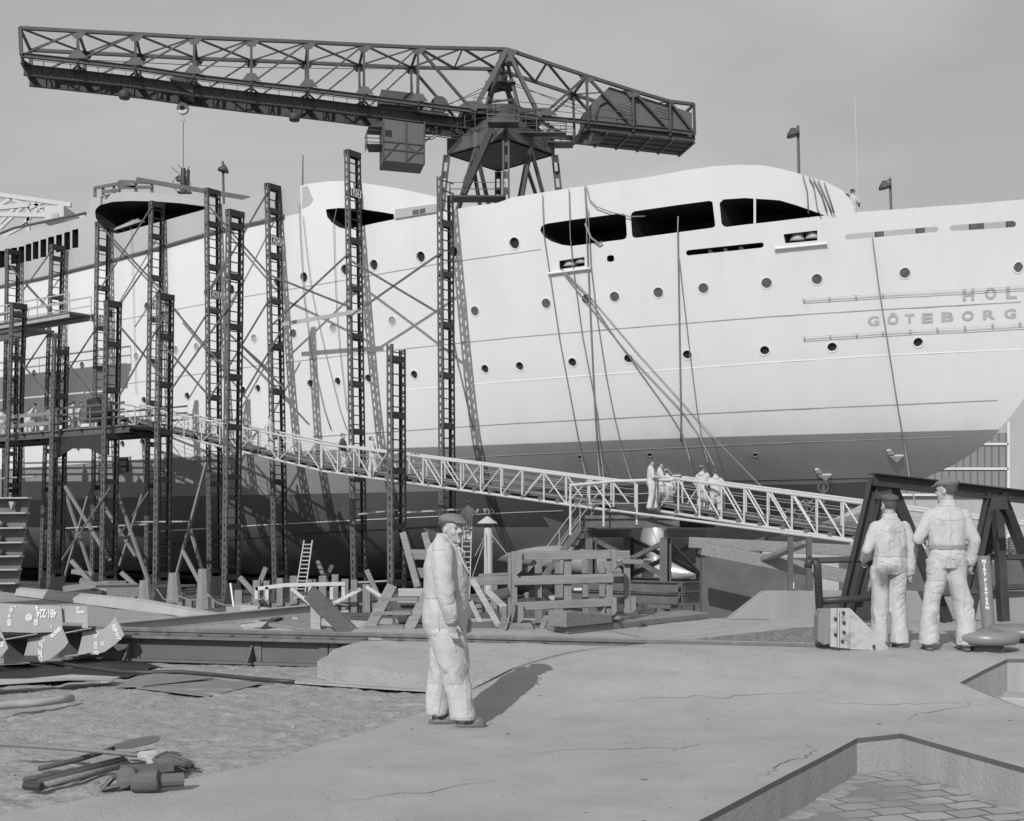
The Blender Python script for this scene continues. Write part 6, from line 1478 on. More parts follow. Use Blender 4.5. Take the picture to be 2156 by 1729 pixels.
t = thing('dented_can', 'round dented can lying at the right end of the tool heap', 'can', T5(1070, 1440, 0), TG); c = T5(1075, 1370, .07); m = MB(); m.lathe(c, [(.03, -.065), (.062, -.06), (.072, 0), (.064, .05), (.03, .06)], 16, Matrix.Rotation(1.2, 3, 'X')); m.v = [v + V((1, 1, 1)) * .006 * noise.noise(v * 22) + V((.008, 0, -.008)) * noise.noise(v * 9) for v in m.v]; m.build('body', M['woodd'], t); shade_angle(t.children[0], 45)
t = thing('iron_ladle', 'half round iron ladle with a stub of pipe beside the dented can', 'ladle', T5(1220, 1450, 0), TG); c = T5(1225, 1400, .065); m = MB(); m.lathe(c, [(.02, -.085), (.058, -.08), (.07, .0), (.068, .085), (.055, .09)], 18, Matrix.Rotation(1.45, 3, 'Y')); m.v = [v + V((1, 1, 1)) * .006 * noise.noise(v * 20) + V((.008, 0, -.008)) * noise.noise(v * 8) for v in m.v]; m.build('bowl', M['woodd'], t); shade_angle(t.children[0], 45)
m = MB(); m.cyl(c + V((.08, .02, .0)), c + V((.22, .07, .0)), .045, 12); m.build('stub_pipe', M['girder'], t)
m = MB(); a = T5(855, 1470, .01); m.tube([a, a + V((.06, .03, .07)), a + V((.15, .06, .09))], .02, 6); m.tube([a, a + V((.10, .02, .02)), a + V((.14, .06, .06))], .018, 6); one(m, 'iron_tongs', M['steeld'], 'small iron tongs in front of the dented can', 'tongs', TG)
m = MB(); m.box(T5(1240, 1285, .07), (.34, .10, .04), Matrix.Rotation(.25, 3, 'Z')); one(m, 'wooden_offcut', M['woodd'], 'wooden offcut tucked under the broom head', 'offcut', TG)

# ================================================================== TIMBER BEHIND THE RAIL
def C5(x, y, dv=0): return P(894.7 + x / 4.763, 1131.6 + y / 4.763, 16.3 + dv)
def C6(x, y, dv=0): return P(473.7 + x / 5.12, 1157.9 + y / 5.12, 16.6 + dv)
k5 = 16.3 / F / 4.763; k6 = 16.6 / F / 5.12
bar = thing('timber_barrier', 'weathered post and board timber barrier standing behind the rail', 'barrier', C5(1400, 930))
def board(par, p, q, w, name, m='wood', th=.05, dv=0, f=C5, k=k5):
    b = MB(); b.beam(f(*p, dv), f(*q, dv), th, w * k, (0, 0, 1)); return b.build(name, M[m], par, bev=.006)
for p, q, w, dv in (((945, 180), (1885, 170), 92, 0), ((890, 435), (1890, 408), 90, 0), ((905, 692), (1885, 648), 82, 0), ((1000, 185), (2055, 170), 80, .55), ((900, 440), (2060, 402), 80, .55), ((960, 690), (2065, 628), 75, .55)): board(bar, p, q, w, 'board', dv=dv)
def post(par, x, y0, y1, w, dv=.05, m='woodv', name='post'):
    b = MB(); b.beam(C5(x, y0, dv), C5(x, y1, dv), w * k5, .07, (0, 1, 0)); b.build(name, M[m], par, bev=.006)
for x, y0, y1, w, dv in ((897, 140, 885, 58, .055), (1432, 225, 760, 74, .055), (1850, 215, 780, 60, .055), (848, 152, 900, 36, .40), (1138, 225, 880, 74, .48), (1345, 250, 800, 88, .49), (1607, 225, 800, 64, .49), (1775, 230, 780, 60, .49), (2026, 212, 760, 66, .49)): post(bar, x, y0, y1, w, dv)
for x, y0, y1, w in ((948, 142, 370, 55), (1898, 120, 340, 52), (960, 672, 868, 58), (1898, 610, 790, 54), (2093, 590, 760, 52)):
    b = MB(); b.prism([C5(x - w / 2, y0 + 12, -.10), C5(x, y0 - 2, -.10), C5(x + w / 2, y0 + 12, -.10), C5(x + w / 2, y1 - 40, -.10), C5(x - w / 3, y1, -.10), C5(x - w / 2, y1, -.10)], (0, .10, 0)); b.build('chock', M['woodv'], bar, bev=.005)
for q in ([(725, 895), (760, 862), (1060, 862), (1092, 905), (1090, 955), (1000, 958), (985, 930), (835, 935), (815, 952), (740, 940)],): b = MB(); b.prism([C5(x, y, -.12) for x, y in q], (0, .62, 0)); b.build('foot', M['wood'], bar, bev=.008)
b = MB(); b.prism([C5(x, y, -.05) for x, y in ((1880, 820), (1885, 786), (1945, 786), (1965, 825))], (0, .6, 0)); b.build('foot', M['wood'], bar, bev=.008)
for p, q in (((1860, 560), (1740, 735)), ((1235, 760), (1165, 915)), ((1110, 235), (1010, 340))): board(bar, p, q, 50, 'strut', dv=.12)
ST = 'loose planks behind the rail'
for p, q, w, dv, m, l in (((425, 445), (840, 425), 92, .5, 'wood', 'thick weathered plank lying level at the top of the heap beside the barrier'), ((450, 615), (840, 540), 78, .35, 'woodd', 'dark plank lying aslant across the middle of the heap beside the barrier'),
    ((475, 420), (742, 885), 62, .15, 'woodl', 'long pale board leaning down the front of the heap'), ((620, 530), (805, 705), 62, .05, 'woodl', 'short pale board leaning against the barrier post'), ((455, 640), (560, 855), 50, .25, 'woodl', 'pale narrow board half hidden beside the foreground man'),
    ((420, 895), (720, 880), 85, .22, 'woodd', 'dark plank lying on the concrete beside the barrier foot'), ((795, 690), (790, 860), 58, .02, 'wood', 'short upright offcut beside the barrier foot'), ((888, 630), (808, 920), 22, -.14, 'wood', 'thin splintered lath leaning on the barrier foot'), ((700, 715), (760, 850), 26, .3, 'woodd', 'dark thin lath in the gap of the heap'),
    ((540, 380), (830, 365), 26, .55, 'wood', 'splintered plank edge on top of the heap'), ((1190, 520), (1300, 620), 60, .7, 'woodl', 'pale board leaning behind the barrier'), ((1000, 590), (1110, 540), 60, .7, 'wood', 'plank lying behind the barrier'), ((1185, 560), (1240, 640), 30, .75, 'woodl', 'pale lath leaning behind the barrier'),
    ((1480, 520), (1580, 520), 26, .9, 'chalk', 'white board lying behind the barrier'), ((1985, 240), (2190, 250), 46, .4, 'wood', 'plank end sticking out right of the barrier')):
    b = MB(); b.beam(C5(*p, dv), C5(*q, dv), .06, w * k5, (0, 0, 1)); one(b, 'loose_plank', M[m], l, 'plank', ST, bev=.005)
# split block and sleeper
def wedge(name, c, r, l, z0, h0_, h1_, label, m):
    C_, R_, L_ = G(*c, z0), G(*r, z0), G(*l, z0); B_ = L_ + R_ - C_; q = [C_, R_, B_, L_]; hs_ = [h0_, h1_, h1_, h0_]; b = MB()
    tp = [p + V((0, 0, h)) for p, h in zip(q, hs_)]; b.add(q + tp, [(3, 2, 1, 0), (4, 5, 6, 7)] + [(i, (i + 1) % 4, 4 + (i + 1) % 4, 4 + i) for i in range(4)]); return one(b, name, M[m], label, 'timber', bev=.012)
wedge('timber_sleeper', (1196, 1336), (1492, 1303), (1150, 1327), .36, .085, .085, 'long dark sleeper lying on the concrete under the split block', 'wood')
o = wedge('split_block', (1192, 1322), (1289, 1312), (1154, 1318), .447, .20, .11, 'split weathered timber block with bolt heads resting on the sleeper', 'wood')
# wooden steps
stp = thing('wooden_steps', 'open wooden steps with three treads standing left of the foreground man', 'steps', C6(1700, 915))
for p, q in (((1805, 385), (1525, 915)), ((2225, 395), (1950, 920))):
    b = MB(); b.beam(C6(*p, .02), C6(*q, -.25), .05, 130 * k6 * .9, (0, .5, 1)); b.build('stringer', M['wood'], stp, bev=.006)
for x0, x1, y, dv in ((1690, 2085, 530, -.02), (1600, 2010, 680, -.10), (1510, 1925, 832, -.18)):
    b = MB(); b.box((C6(x0, y, dv) + C6(x1, y, dv)) / 2 + V((0, .04, 0)), ((x1 - x0) * k6, .24, .045)); b.build('tread', M['wood'], stp, bev=.005)
for y, x0, x1, h in ((457, 1865, 2150, 85), (750, 1840, 2140, 58), (560, 1855, 2070, 12)):
    b = MB(); b.box((C6(x0, y, .5) + C6(x1, y, .5)) / 2, ((x1 - x0) * k6, .05, h * k6)); b.build('back_board', M['woodl'], stp)
b = MB(); b.box((C6(1800, 680, .62) + C6(2160, 680, .62)) / 2, (360 * k6, .04, 430 * k6)); b.build('back_panel', M['woodd'], stp)
t = thing('timber_trestle', 'leaning timber trestle of two posts and two rails behind the wooden steps', 'trestle', C6(2060, 420, 1.2))
for p, q in (((1925, -170), (2085, 420)), ((2160, -165), (2290, 330))): b = MB(); b.beam(C6(*p, 1.2), C6(*q, .9), .09, .17, (0, 1, 0)); b.build('post', M['wood'], t, bev=.006)
for p, q in (((1985, 48), (2260, 55)), ((2035, 248), (2280, 250))): b = MB(); b.beam(C6(*p, 1.05), C6(*q, 1.05), .05, .14); b.build('rail', M['wood'], t, bev=.006)
b = MB(); b.beam(C6(905, 455, .1), C6(1385, 925, -.2), .05, .22, (0, 0, 1)); one(b, 'raking_plank', M['woodd'], 'broad dark plank raking down to the rail left of the wooden steps', 'plank', bev=.006)
b = MB(); b.beam(C6(980, 560, .25), C6(982, 905, .25), .13, .10, (0, 1, 0)); one(b, 'short_post', M['woodl'], 'short pale square post under the raking plank', 'post', bev=.006)
for i, (p, q, l) in enumerate((((520, 800), (1200, 905), 'lowest plank of the flat pile behind the rail'), ((560, 775), (1220, 870), 'middle plank of the flat pile behind the rail'), ((570, 755), (940, 812), 'top short plank of the flat pile behind the rail'))):
    b = MB(); b.beam(C6(*p, .5 + .3 * i), C6(*q, .1 + .3 * i), .22, .05); one(b, 'piled_plank', M['wood'], l, 'plank', 'flat pile of planks', bev=.005)
b = MB(); b.prism([C6(x, y, .6) for x, y in ((375, 850), (500, 735), (560, 745), (420, 860))], (.05, .3, .0)); one(b, 'steel_ramp', M['steeld'], 'dark slanting plate at the end of the steel joist', 'steel plate')

# ================================================================== UNDER THE HULL
for i, (x, y0) in enumerate(((541, 1226), (562, 1222), (590, 1220), (619, 1216), (657, 1213), (680, 1212), (706, 1213), (727, 1214), (746, 1220), (772, 1224), (503, 1237), (428, 1226), (380, 1244), (262, 1250), (1010, 1220), (1040, 1222))):
    pz = P(x, y0, 56 + (3 if x < 500 else 0) + (4 if x < 320 else 0)); 
    z0 = pz.z; pz.z = FLOOR; b = MB(); b.beam(pz, V((pz.x, pz.y, z0 + random.uniform(-.15, .1))), random.uniform(.24, .36), .30, (0, 1, 0)); b.beam(V((pz.x, pz.y + .2, FLOOR + .2)), V((pz.x + .5, pz.y + .2, FLOOR + .2)), .3, .4)
    one(b, 'dock_block', M['woodv'], 'weathered timber dock block standing in the row under the hull', 'dock block', 'dock blocks under the hull')
UH = 'clutter under the hull'
def piece(p, q, Y, w, h, m, name, label, cat): b = MB(); b.beam(P(*p, Y), P(*q, Y), w, h); one(b, name, M[m], label, cat, UH)
for x, y0, y1, l in ((367, 1206, 1268, 'pale tapered pile at the foot of the front tower beside A22'), (429, 1198, 1282, 'tall pale tapered pile left of the A23 tower foot'), (306, 1222, 1268, 'short pale pile right of the A21 tower foot')):
    b = MB(); b.cyl(P(x, y1, 47), P(x - 1, y0, 47), .30, 8, .19); one(b, 'tapered_pile', M['woodv'], l, 'pile', UH)
for p, q, Y, w, h, m, l in (((153, 1203), (196, 1210), 58, .4, .2, 'wood', 'pale plank end jutting out under the hull at the left'), ((135, 1240), (232, 1228), 55, .3, .25, 'wood', 'long timber lying under the hull left of the A21 foot'), ((170, 1222), (240, 1244), 54, .3, .22, 'wood', 'pale timber lying aslant under the hull near A21'),
    ((202, 1235), (412, 1233), 50, .1, .1, 'steeld', 'long dark pipe running level behind the tower feet'), ((150, 1180), (200, 1236), 57, .18, .18, 'wood', 'thin shore raking down under the hull at far left'), ((255, 1205), (300, 1246), 56, .18, .18, 'wood', 'thin shore raking down right of the gangway head tower'), ((385, 1160), (420, 1225), 56, .16, .16, 'wood', 'thin pale shore raking down beside the tall front tower'),
    ((505, 1215), (548, 1262), 55, .2, .2, 'wood', 'shore raking down right of the tall front tower'), ((560, 1195), (533, 1265), 57, .2, .2, 'wood', 'shore leaning left beside the A24 foot'), ((668, 1180), (690, 1232), 57, .18, .18, 'wood', 'thin shore under the hull right of the long ladder'), ((700, 1190), (676, 1240), 58, .18, .18, 'woodd', 'dark shore crossing the thin one right of the ladder'), ((772, 1200), (800, 1262), 54, .2, .2, 'wood', 'shore leaning right between R26 and the short open tower'), ((500, 1278), (545, 1284), 46, .5, .25, 'woodl', 'pale baulk on the ground before the guard rail'), ((600, 1292), (650, 1288), 46, .4, .2, 'wood', 'short baulk on the ground before the ladder foot'), ((690, 1300), (735, 1290), 45, .4, .2, 'woodl', 'pale baulk on the ground near R26')): piece(p, q, Y, w, h, m, 'timber_prop' if 'shore' in l else 'loose_timber', l, 'timber')
for x, y, Y, s, l in ((245, 1240, 52, .7, 'pale crate under the hull right of the A21 foot'), (272, 1243, 51, .6, 'second pale crate right of the A21 foot'), (604, 1300, 40, .3, 'small white tub among the clutter before the guard rail'), (640, 1302, 40, .35, 'small pale box among the clutter before the ladder'), (722, 1302, 40, .4, 'dark box among the clutter near the R26 foot'), (560, 1298, 42, .4, 'dark box among the clutter near the A24 foot')):
    b = MB(); b.box(P(x, y, Y), (s, s * .7, s * .8), Matrix.Rotation(.4, 3, 'Z')); b.box(P(x, y, Y) + V((0, 0, s * .42)), (s * 1.06, s * .76, s * .06), Matrix.Rotation(.4, 3, 'Z')); one(b, 'crate', M['wood' if 'pale' in l or 'white' in l else 'woodd'], l, 'box', UH)
for D, l in (([(375, 1255), (400, 1264), (425, 1262), (440, 1255)], 'rope sagging between the two tapered piles'), ([(436, 1250), (455, 1268), (475, 1275), (520, 1272), (560, 1258)], 'rope sagging right of the tall tapered pile'), ([(655, 1238), (690, 1268), (735, 1275)], 'rope sagging from the ladder foot to the R26 foot'), ([(735, 1245), (768, 1240), (800, 1262)], 'rope drooping before the short open tower'), ([(330, 1240), (345, 1262), (362, 1266)], 'rope hanging at the A22 tower foot')):
    b = MB(); b.tube([P(x, y, 44) for x, y in densify(D, 8)], .022, 5); one(b, 'slack_rope', M['rope'], l, 'rope', UH, smooth=True)
gr = thing('guard_rail', 'low white guard rail in front of the dock blocks', 'guard rail', P(630, 1290, 54.5))
b = MB(); b.beam(P(538, 1240, 54.5), P(600, 1232, 54.5), .08, .16); b.beam(P(600, 1232, 54.5), P(727, 1229, 54.5), .08, .16); b.build('top_rail', M['pale'], gr)
for x in (540, 562, 653, 698, 723): b = MB(); b.beam(P(x, 1236, 54.5), P(x, 1262, 54.5), .14, .08, (0, 1, 0)); b.build('post', M['pale'], gr)
b = MB(); b.beam(P(613, 1239, 54.3), P(659, 1276, 54.3), .08, .14); b.build('brace', M['pale'], gr)
b = MB(); b.beam(P(530, 1281, 54.3), P(600, 1285, 54.3), .3, .12); b.beam(P(670, 1292, 54.3), P(730, 1297, 54.3), .3, .12); split_build(b, 'kick_board', M['pale'], gr)
for p, q, l in (((698, 1273), (760, 1240), 'white rail sloping up to the right beyond the guard rail'), ((771, 1235), (803, 1256), 'white rail sloping down to the right near the wooden steps')):
    b = MB(); b.beam(P(*p, 52), P(*q, 52), .08, .14); one(b, 'sloping_rail', M['pale'], l, 'rail')
b = MB(); b.beam(P(485, 1228, 40), P(493, 1284, 40), .05, .05); b.box(P(498, 1285, 40), (.16, .1, .12)); one(b, 'white_staff', M['chalk'], 'thin white staff leaning at the foot of the tall front tower', 'staff')
def ladder(p, q, w, n, label, nm='wooden_ladder'):
    t = thing(nm, label, 'ladder', q); s = V((1, 0, 0)); 
    for o in (-w / 2, w / 2): b = MB(); b.beam(p + s * o, q + s * o * 1.15, .05, .08, (0, 1, 0)); b.build('stile', M['woodl'], t)
    b = MB()
    for k in range(1, n): c = p.lerp(q, k / n); b.beam(c - s * w / 2, c + s * w / 2, .04, .05)
    split_build(b, 'rung', M['woodl'], t)
ladder(P(649, 1138, 56), P(630, 1266, 55), .36, 15, 'long wooden ladder leaning against the dark hull bottom')
ladder(P(985, 1085, 55.3), P(978, 1262, 54.4), .36, 16, 'wooden ladder under the painter on the hull')
vp = thing('vent_pipe', 'white vent pipe with a conical cap rising behind the plank heap', 'vent pipe', P(1028, 1250, 22))
b = MB(); b.cyl(P(1028, 1262, 22), P(1028, 1111, 22), .072, 16); b.build('pipe', M['pale'], vp, smooth=False); shade_angle(vp.children[0])
b = MB(); b.lathe(P(1026, 1103, 22), [(.17, 0), (.178, .012), (.02, .125), (.002, .13)], 20); b.build('cone_cap', M['zinc'], vp)
b = MB()
for k in range(4): a = k * PI / 2 + .4; o = V((.06 * math.cos(a), .06 * math.sin(a), 0)); b.beam(P(1028, 1112, 22) + o, P(1027, 1101, 22) + o, .012, .012)
split_build(b, 'cap_stay', M['steeld'], vp)
for x, y in ((1000, 1170), (994, 1215), (1078, 1180)): b = MB(); b.tube([P(1028, 1117, 22), P(x, y, 21.4)], .005, 4); b.build('guy_wire', M['pale'], vp)

# ================================================================== RIGHT SIDE: dock wall, beams, shed, A-frames, bollards
b = MB(); b.box(((3.6 + 16) / 2, 18.15, .38), (12.4, .30, .76)); b.prism([V((3.05, 18.0, .36)), V((3.62, 18.0, .36)), V((3.62, 18.0, .755)), V((3.55, 18.0, .75))], (0, .30, 0)); one(b, 'parapet_wall', M['wallc'], 'low concrete parapet with a sloping left end beyond the raised slab', 'wall', bev=.015)
b = MB(); p = P(1478, 1175, 33); q = P(2500, 1175, 33); b.prism([V((p.x, 33, p.z)), V((q.x, 33, q.z)), V((q.x, 33, FLOOR)), V((p.x, 33, FLOOR))], (0, .4, 0)); dg_ = one(b, 'dock_gate', M['tower'], 'grey steel dock gate wall below the heavy beams', 'dock gate')
for x, y in ((1666, 1199), (1668, 1233), (1800, 1212)): b = MB(); p = P(x, y, 32.97); b.box(p, (.09, .03, .17)); b.build('white_marker', M['chalk'], dg_)
for p, q, w, h, Y, l in (((1452, 1142), (2120, 1176), .35, .26, 31, 'upper heavy pale beam right of the trestle'), ((1482, 1156), (1900, 1236), .35, .28, 29, 'lower heavy pale beam sloping down right of the trestle'), ((1600, 1182), (1700, 1142), .25, .10, 28.5, 'short pale plank propped across the heavy beams')):
    b = MB(); b.beam(P(*p, Y), P(*q, Y - 2), w, h); one(b, 'heavy_beam', M['wood'], l, 'beam', bev=.02)
for x, l in ((1664, 'thin steel post standing on the parapet'), (1703, 'dark hanging post between the parapet and the beams')):
    b = MB(); b.beam(P(x, 1130, 18.2), P(x, 1246, 18.2), .07, .07, (0, 1, 0)); one(b, 'steel_post', M['trestle'], l, 'post')
b = MB(); b.beam(P(1739, 1180, 30), P(1739, 1250, 30), .5, .4, (0, 1, 0)); one(b, 'timber_pile', M['woodl'], 'pale timber pile standing before the dock gate', 'pile')
hd = thing('hand_wheel_stand', 'small valve stand with a hand wheel below the middle lug', 'valve', P(1733, 1100, 52))
b = MB(); b.beam(P(1733, 1020, 52), P(1733, 1060, 52), .12, .12, (0, 1, 0)); b.build('spindle', M['tower'], hd)
b = MB(); c = P(1733, 1026, 51.8); b.tube([c + V((.2 * math.cos(k * PI / 8), 0, .2 * math.sin(k * PI / 8))) for k in range(16)], .03, 5, True); b.build('wheel', M['trestle'], hd)
sh = thing('corrugated_shed', 'large pale corrugated shed with tall panelled doors behind the stern', 'shed', P(2000, 1150, 112))
b = MB(); p, q = P(1330, 1100, 112), P(3300, 1100, 112); b.prism([V((p.x, 112, FLOOR)), V((q.x, 112, FLOOR)), V((q.x, 112, 15)), V((p.x, 112, 15))], (0, 40, 0)); b.build('wall', M['shed'], sh)
b = MB(); p, q = P(1400, 1100, 111.7), P(2122, 1100, 111.7); zt2, zb2 = P(0, 912, 111.7).z, P(0, 1042, 111.7).z; b.box(((p.x + q.x) / 2, 111.8, (zt2 + zb2) / 2), (q.x - p.x, .2, zt2 - zb2)); do = b.build('door', M['shedd'], sh)
b = MB(); X = p.x
while X < q.x: b.box((X, 111.66, (zt2 + zb2) / 2), (.09, .06, zt2 - zb2)); X += .62
split_build(b, 'door_batten', M['girder'], do)
b = MB()
for y in (935, 987, 1042): z_ = P(0, y, 111.6).z; b.box(((p.x + q.x) / 2, 111.6, z_), (q.x - p.x, .12, .2))
b.box((q.x, 111.6, (zt2 - 3) / 2 + 1), (.22, .12, zt2 + 3)); b.box((P(1890, 0, 111.6).x, 111.55, zb2 - 1.5), (.2, .12, 3.2)); split_build(b, 'door_frame', M['palew'], do)
b = MB(); a, c = P(1772, 1118, 90), P(1905, 1118, 90); b.prism([a, c, P(1905, 1076, 90), P(1835, 1080, 90), P(1775, 1100, 90)], (0, 6, 0)); one(b, 'white_hut', M['palew'], 'low white hut far behind under the rising stern', 'hut')
b = MB(); a = P(1650, 1150, 85); b.prism([P(1560, 1160, 85), P(1790, 1160, 85), P(1790, 1122, 85), P(1560, 1130, 85)], (0, 5, 0)); one(b, 'stone_quay', M['slab'], 'pale stone quay face far beyond the lower gangway', 'quay')
for i, (x0, x1, y, l) in enumerate(((2090, 2200, 1135, 'dark rack of steel bars beside the right A frame'), (2040, 2200, 1160, 'lower dark rack of steel bars beside the right A frame'))):
    b = MB()
    for k in range(5): b.beam(P(x0, y + k * 5, 34), P(x1, y + k * 5 + 4, 34), .12, .05)
    for k in range(6): b.beam(P(x0 + 18 * k, y - 4, 33.9), P(x0 + 18 * k, y + 30, 33.9), .06, .06, (0, 1, 0))
    one(b, 'bar_rack', M['tower'], l, 'rack')
# A-frames and the beam on them
def aframe(label, ap, legs_, bars):
    t = thing('steel_trestle', label, 'trestle', P(legs_[0][1][0], legs_[0][1][1], legs_[0][2]), 'A shaped steel trestles')
    for (p, q, Y) in legs_:
        b = MB(); a, c = P(*p, Y[0] if isinstance(Y, tuple) else Y), P(*q, Y[1] if isinstance(Y, tuple) else Y); b.angle(a, c, .17, .014, (0, -1, 0)); b.build('leg', M['steeld'], t)
    for (p, q, Y) in bars: b = MB(); b.angle(P(*p, Y), P(*q, Y), .085, .012, (0, -1, .3)); b.build('cross_bar', M['steeld'], t)
    b = MB(); a = P(*ap, 17.0); b.prism([a + V((-.10, -.09, 0)), a + V((.10, -.09, 0)), a + V((.13, -.09, -.17)), a + V((-.12, -.09, -.17))], (0, .012, 0)); b.build('gusset', M['steeld'], t)
aframe('left A shaped steel trestle with its foot behind the bolted post', (1856, 1024), [((1841, 1012), (1772, 1310), 17.0), ((1866, 1022), (1795, 1306), 17.1), ((1872, 1020), (1845, 1250), 17.6), ((1877, 1024), (1996, 1312), (17.1, 17.5))], [((1700, 1181), (1845, 1176), 17.05), ((1835, 1178), (1850, 1175), 17.2), ((1720, 1268), (1850, 1258), 17.05), ((1940, 1252), (2060, 1246), 17.3)])
aframe('right A shaped steel trestle behind the lettered post', (2098, 1046), [((2086, 1040), (2028, 1312), 17.6), ((2099, 1044), (2114, 1312), 17.7), ((2108, 1044), (2175, 1216), (17.6, 18.4)), ((2094, 1048), (2060, 1290), 18.2)], [((2040, 1172), (2165, 1174), 17.9), ((2050, 1242), (2170, 1234), 17.9)])
b = MB(); b.ibeam(P(1838, 1010, 16.9), P(2420, 1076, 18.6), .22, .17, .016); one(b, 'steel_beam', M['steeld'], 'dark steel beam lying across the two A shaped trestles', 'beam')
t = thing('hoop_barrier', 'dark bent tube barrier beside the left A shaped trestle', 'barrier', P(1722, 1300, 16.2))
b = MB(); b.tube([P(1701, 1196, 16.2), P(1702, 1184, 16.2), P(1709, 1176, 16.2), P(1717, 1178, 16.2), P(1721, 1192, 16.2), P(1727, 1312, 16.2)], .05, 8); b.build('hoop', M['steeld'], t, smooth=True)
b = MB(); b.tube([P(1722, 1266, 16.25), P(1841, 1258, 16.4)], .045, 8); b.build('bar', M['steeld'], t, smooth=True)
# lettered post
np_ = thing('lettered_post', 'grey steel pipe post painted with stacked letters NIET FIETSEN', 'post', P(2083, 1345, 15)); A0, A1 = P(2070, 1171, 15), P(2083, 1345, 15)
b = MB(); b.cyl(A1, A0, .074, 24); o = b.build('pipe', M['iron'], np_); shade_angle(o)
axp = (A0 - A1).normalized(); 
for ch, yy in zip('NIETFIETSEN', (831, 868, 906, 948, 1002, 1045, 1085, 1128, 1172, 1212, 1252)):
    y = 989.5 + yy / 4.322; k = (y - 1171) / (1345 - 1171); c = A0.lerp(A1, k); vs, fs = textmesh(ch, .052, .0035); b = MB(); q = []
    for v in vs: an = -.30 + v.x / .074; q.append(c + V((math.sin(an) * .0765, -math.cos(an) * .0765, 0)) + axp * v.y)
    b.add(q, fs); b.build('painted_letter', M['chalk'], np_)
def bollard(x, y, Y, r, label):
    c = P(x, y, Y); t = thing('mooring_bollard', label, 'bollard', V((c.x, c.y, .3)), 'mushroom bollards'); b = MB()
    b.lathe(c, [(r * .55, -.075), (r * .9, -.068), (r * .99, -.03), (r, 0), (r * .97, .035), (r * .86, .058), (r * .6, .066), (r * .3, .064), (.01, .062)], 40); b.build('cap', M['iron'], t, smooth=True)
    b = MB(); b.lathe(V((c.x, c.y, .30)), [(r * .62, 0), (r * .56, .03), (r * .52, c.z - .30 - .07)], 32); b.build('stem', M['iron'], t, smooth=True)
bollard(2076, 1341, 13.5, .335, 'round cast iron mushroom bollard in full view at the pit corner')
bollard(2158, 1328, 14.5, .40, 'cast iron mushroom bollard cut by the right picture edge')
# bolted post at the end of the rail
bp = thing('bolted_post', 'stubby post of timber and flaking bolted steel with a triangular gusset', 'post', P(1765, 1366, 13.5))
b = MB(); b.prism([P(x, y, 13.5) for x, y in ((1723, 1300), (1729, 1284), (1749, 1282), (1749, 1356), (1735, 1358), (1722, 1350))], (0, .20, 0)); b.build('timber_block', M['woodv'], bp, bev=.006)
M['flake'] = mat('flaking_paint', .40, .8, .15, 6.0, stain=.95, sscale=6, stain_g=.09, bump=.4, bscale=40)
b = MB(); b.prism([P(x, y, 13.46) for x, y in ((1749, 1281), (1789, 1281), (1789, 1366), (1749, 1362))], (0, .05, 0)); b.prism([P(x, y, 13.40) for x, y in ((1764, 1281), (1767, 1281), (1767, 1364), (1764, 1364))], (0, .07, 0)); b.build('steel_angle', M['flake'], bp)
b = MB(); b.prism([P(x, y, 13.48) for x, y in ((1789, 1281), (1797, 1288), (1870, 1362), (1871, 1371), (1789, 1367))], (0, .014, 0)); b.build('gusset', M['flake'], bp)
b = MB()
for x, y in ((1759, 1303), (1759, 1336), (1777, 1311), (1777, 1331), (1774, 1350), (1840, 1361), (1776, 1290)): b.ball(P(x, y, 13.44), .018, 8)
split_build(b, 'bolt', M['steeld'], bp, smooth=True)

# ================================================================== ON DECK AND BEYOND
def lamp(x, y0, y1, Y, dx, label):
    t = thing('deck_lamp', label, 'lamp', P(x, y0, Y), 'deck lamps on poles'); s = Y / F
    b = MB(); b.cyl(P(x + .5, y0, Y), P(x - 2, y1, Y), .075, 8); b.build('pole', M['tower'], t)
    c = P(x - 2 + dx, y1 + 19, Y); b = MB(); b.lathe(c, [(.33, -.08), (.355, -.02), (.28, .13), (.13, .27), (.07, .36)], 18, Matrix.Rotation(-.25 if dx < 0 else .25, 3, 'Y')); b.build('shade', M['crane'], t, smooth=True)
    b = MB(); b.tube([P(x - 2, y1 + 3, Y), P(x - 2 + dx * .4, y1 + 5, Y), c + V((0, 0, .3))], .04, 6); b.build('arm', M['tower'], t)
lamp(1682, 380, 265, 66, -10, 'tallest deck lamp pole behind the white curved deckhouse')
lamp(1876, 452, 375, 70, -11, 'deck lamp pole behind the bulwark above the ship name')
lamp(471, 440, 340, 78, 1, 'deck lamp pole behind the towers below the hoisted load')
for x0, y0, x1, y1, Y, m, l in ((1807, 450, 1800, 198, 68, 'zinc', 'thin tall pale aerial beside the deck workers'), (637, 395, 638, 327, 74, 'tower', 'short thin aerial above the grey primer patch')):
    b = MB(); b.cyl(P(x0, y0, Y), P(x1, y1, Y), .05, 6, .03); one(b, 'aerial', M[m], l, 'aerial')
t = thing('wooden_railing', 'makeshift wooden railing on top of the rounded bridge wing', 'railing', P(260, 410, 76))
for x, y0, y1 in ((200, 415, 394), (217, 410, 392), (240, 406, 388), (251, 404, 381), (286, 405, 385), (320, 405, 382)): b = MB(); b.beam(P(x, y0, 76), P(x, y1, 76), .16, .10, (0, 1, 0)); b.build('post', M['tower'], t)
for p, q in (((199, 396), (248, 387)), ((248, 387), (286, 393)), ((216, 404), (251, 401)), ((251, 395), (320, 394)), ((251, 382), (320, 385))): b = MB(); b.beam(P(*p, 75.9), P(*q, 75.9), .06, .18); b.build('rail', M['tower'], t)
b = MB(); b.beam(P(288, 378, 74), P(524, 418, 72), .12, .25); one(b, 'staging_plank', M['tower'], 'long plank sticking out over the rounded bridge wing', 'plank')
rr = random.Random(11)
t = tof(265, 11.3); 
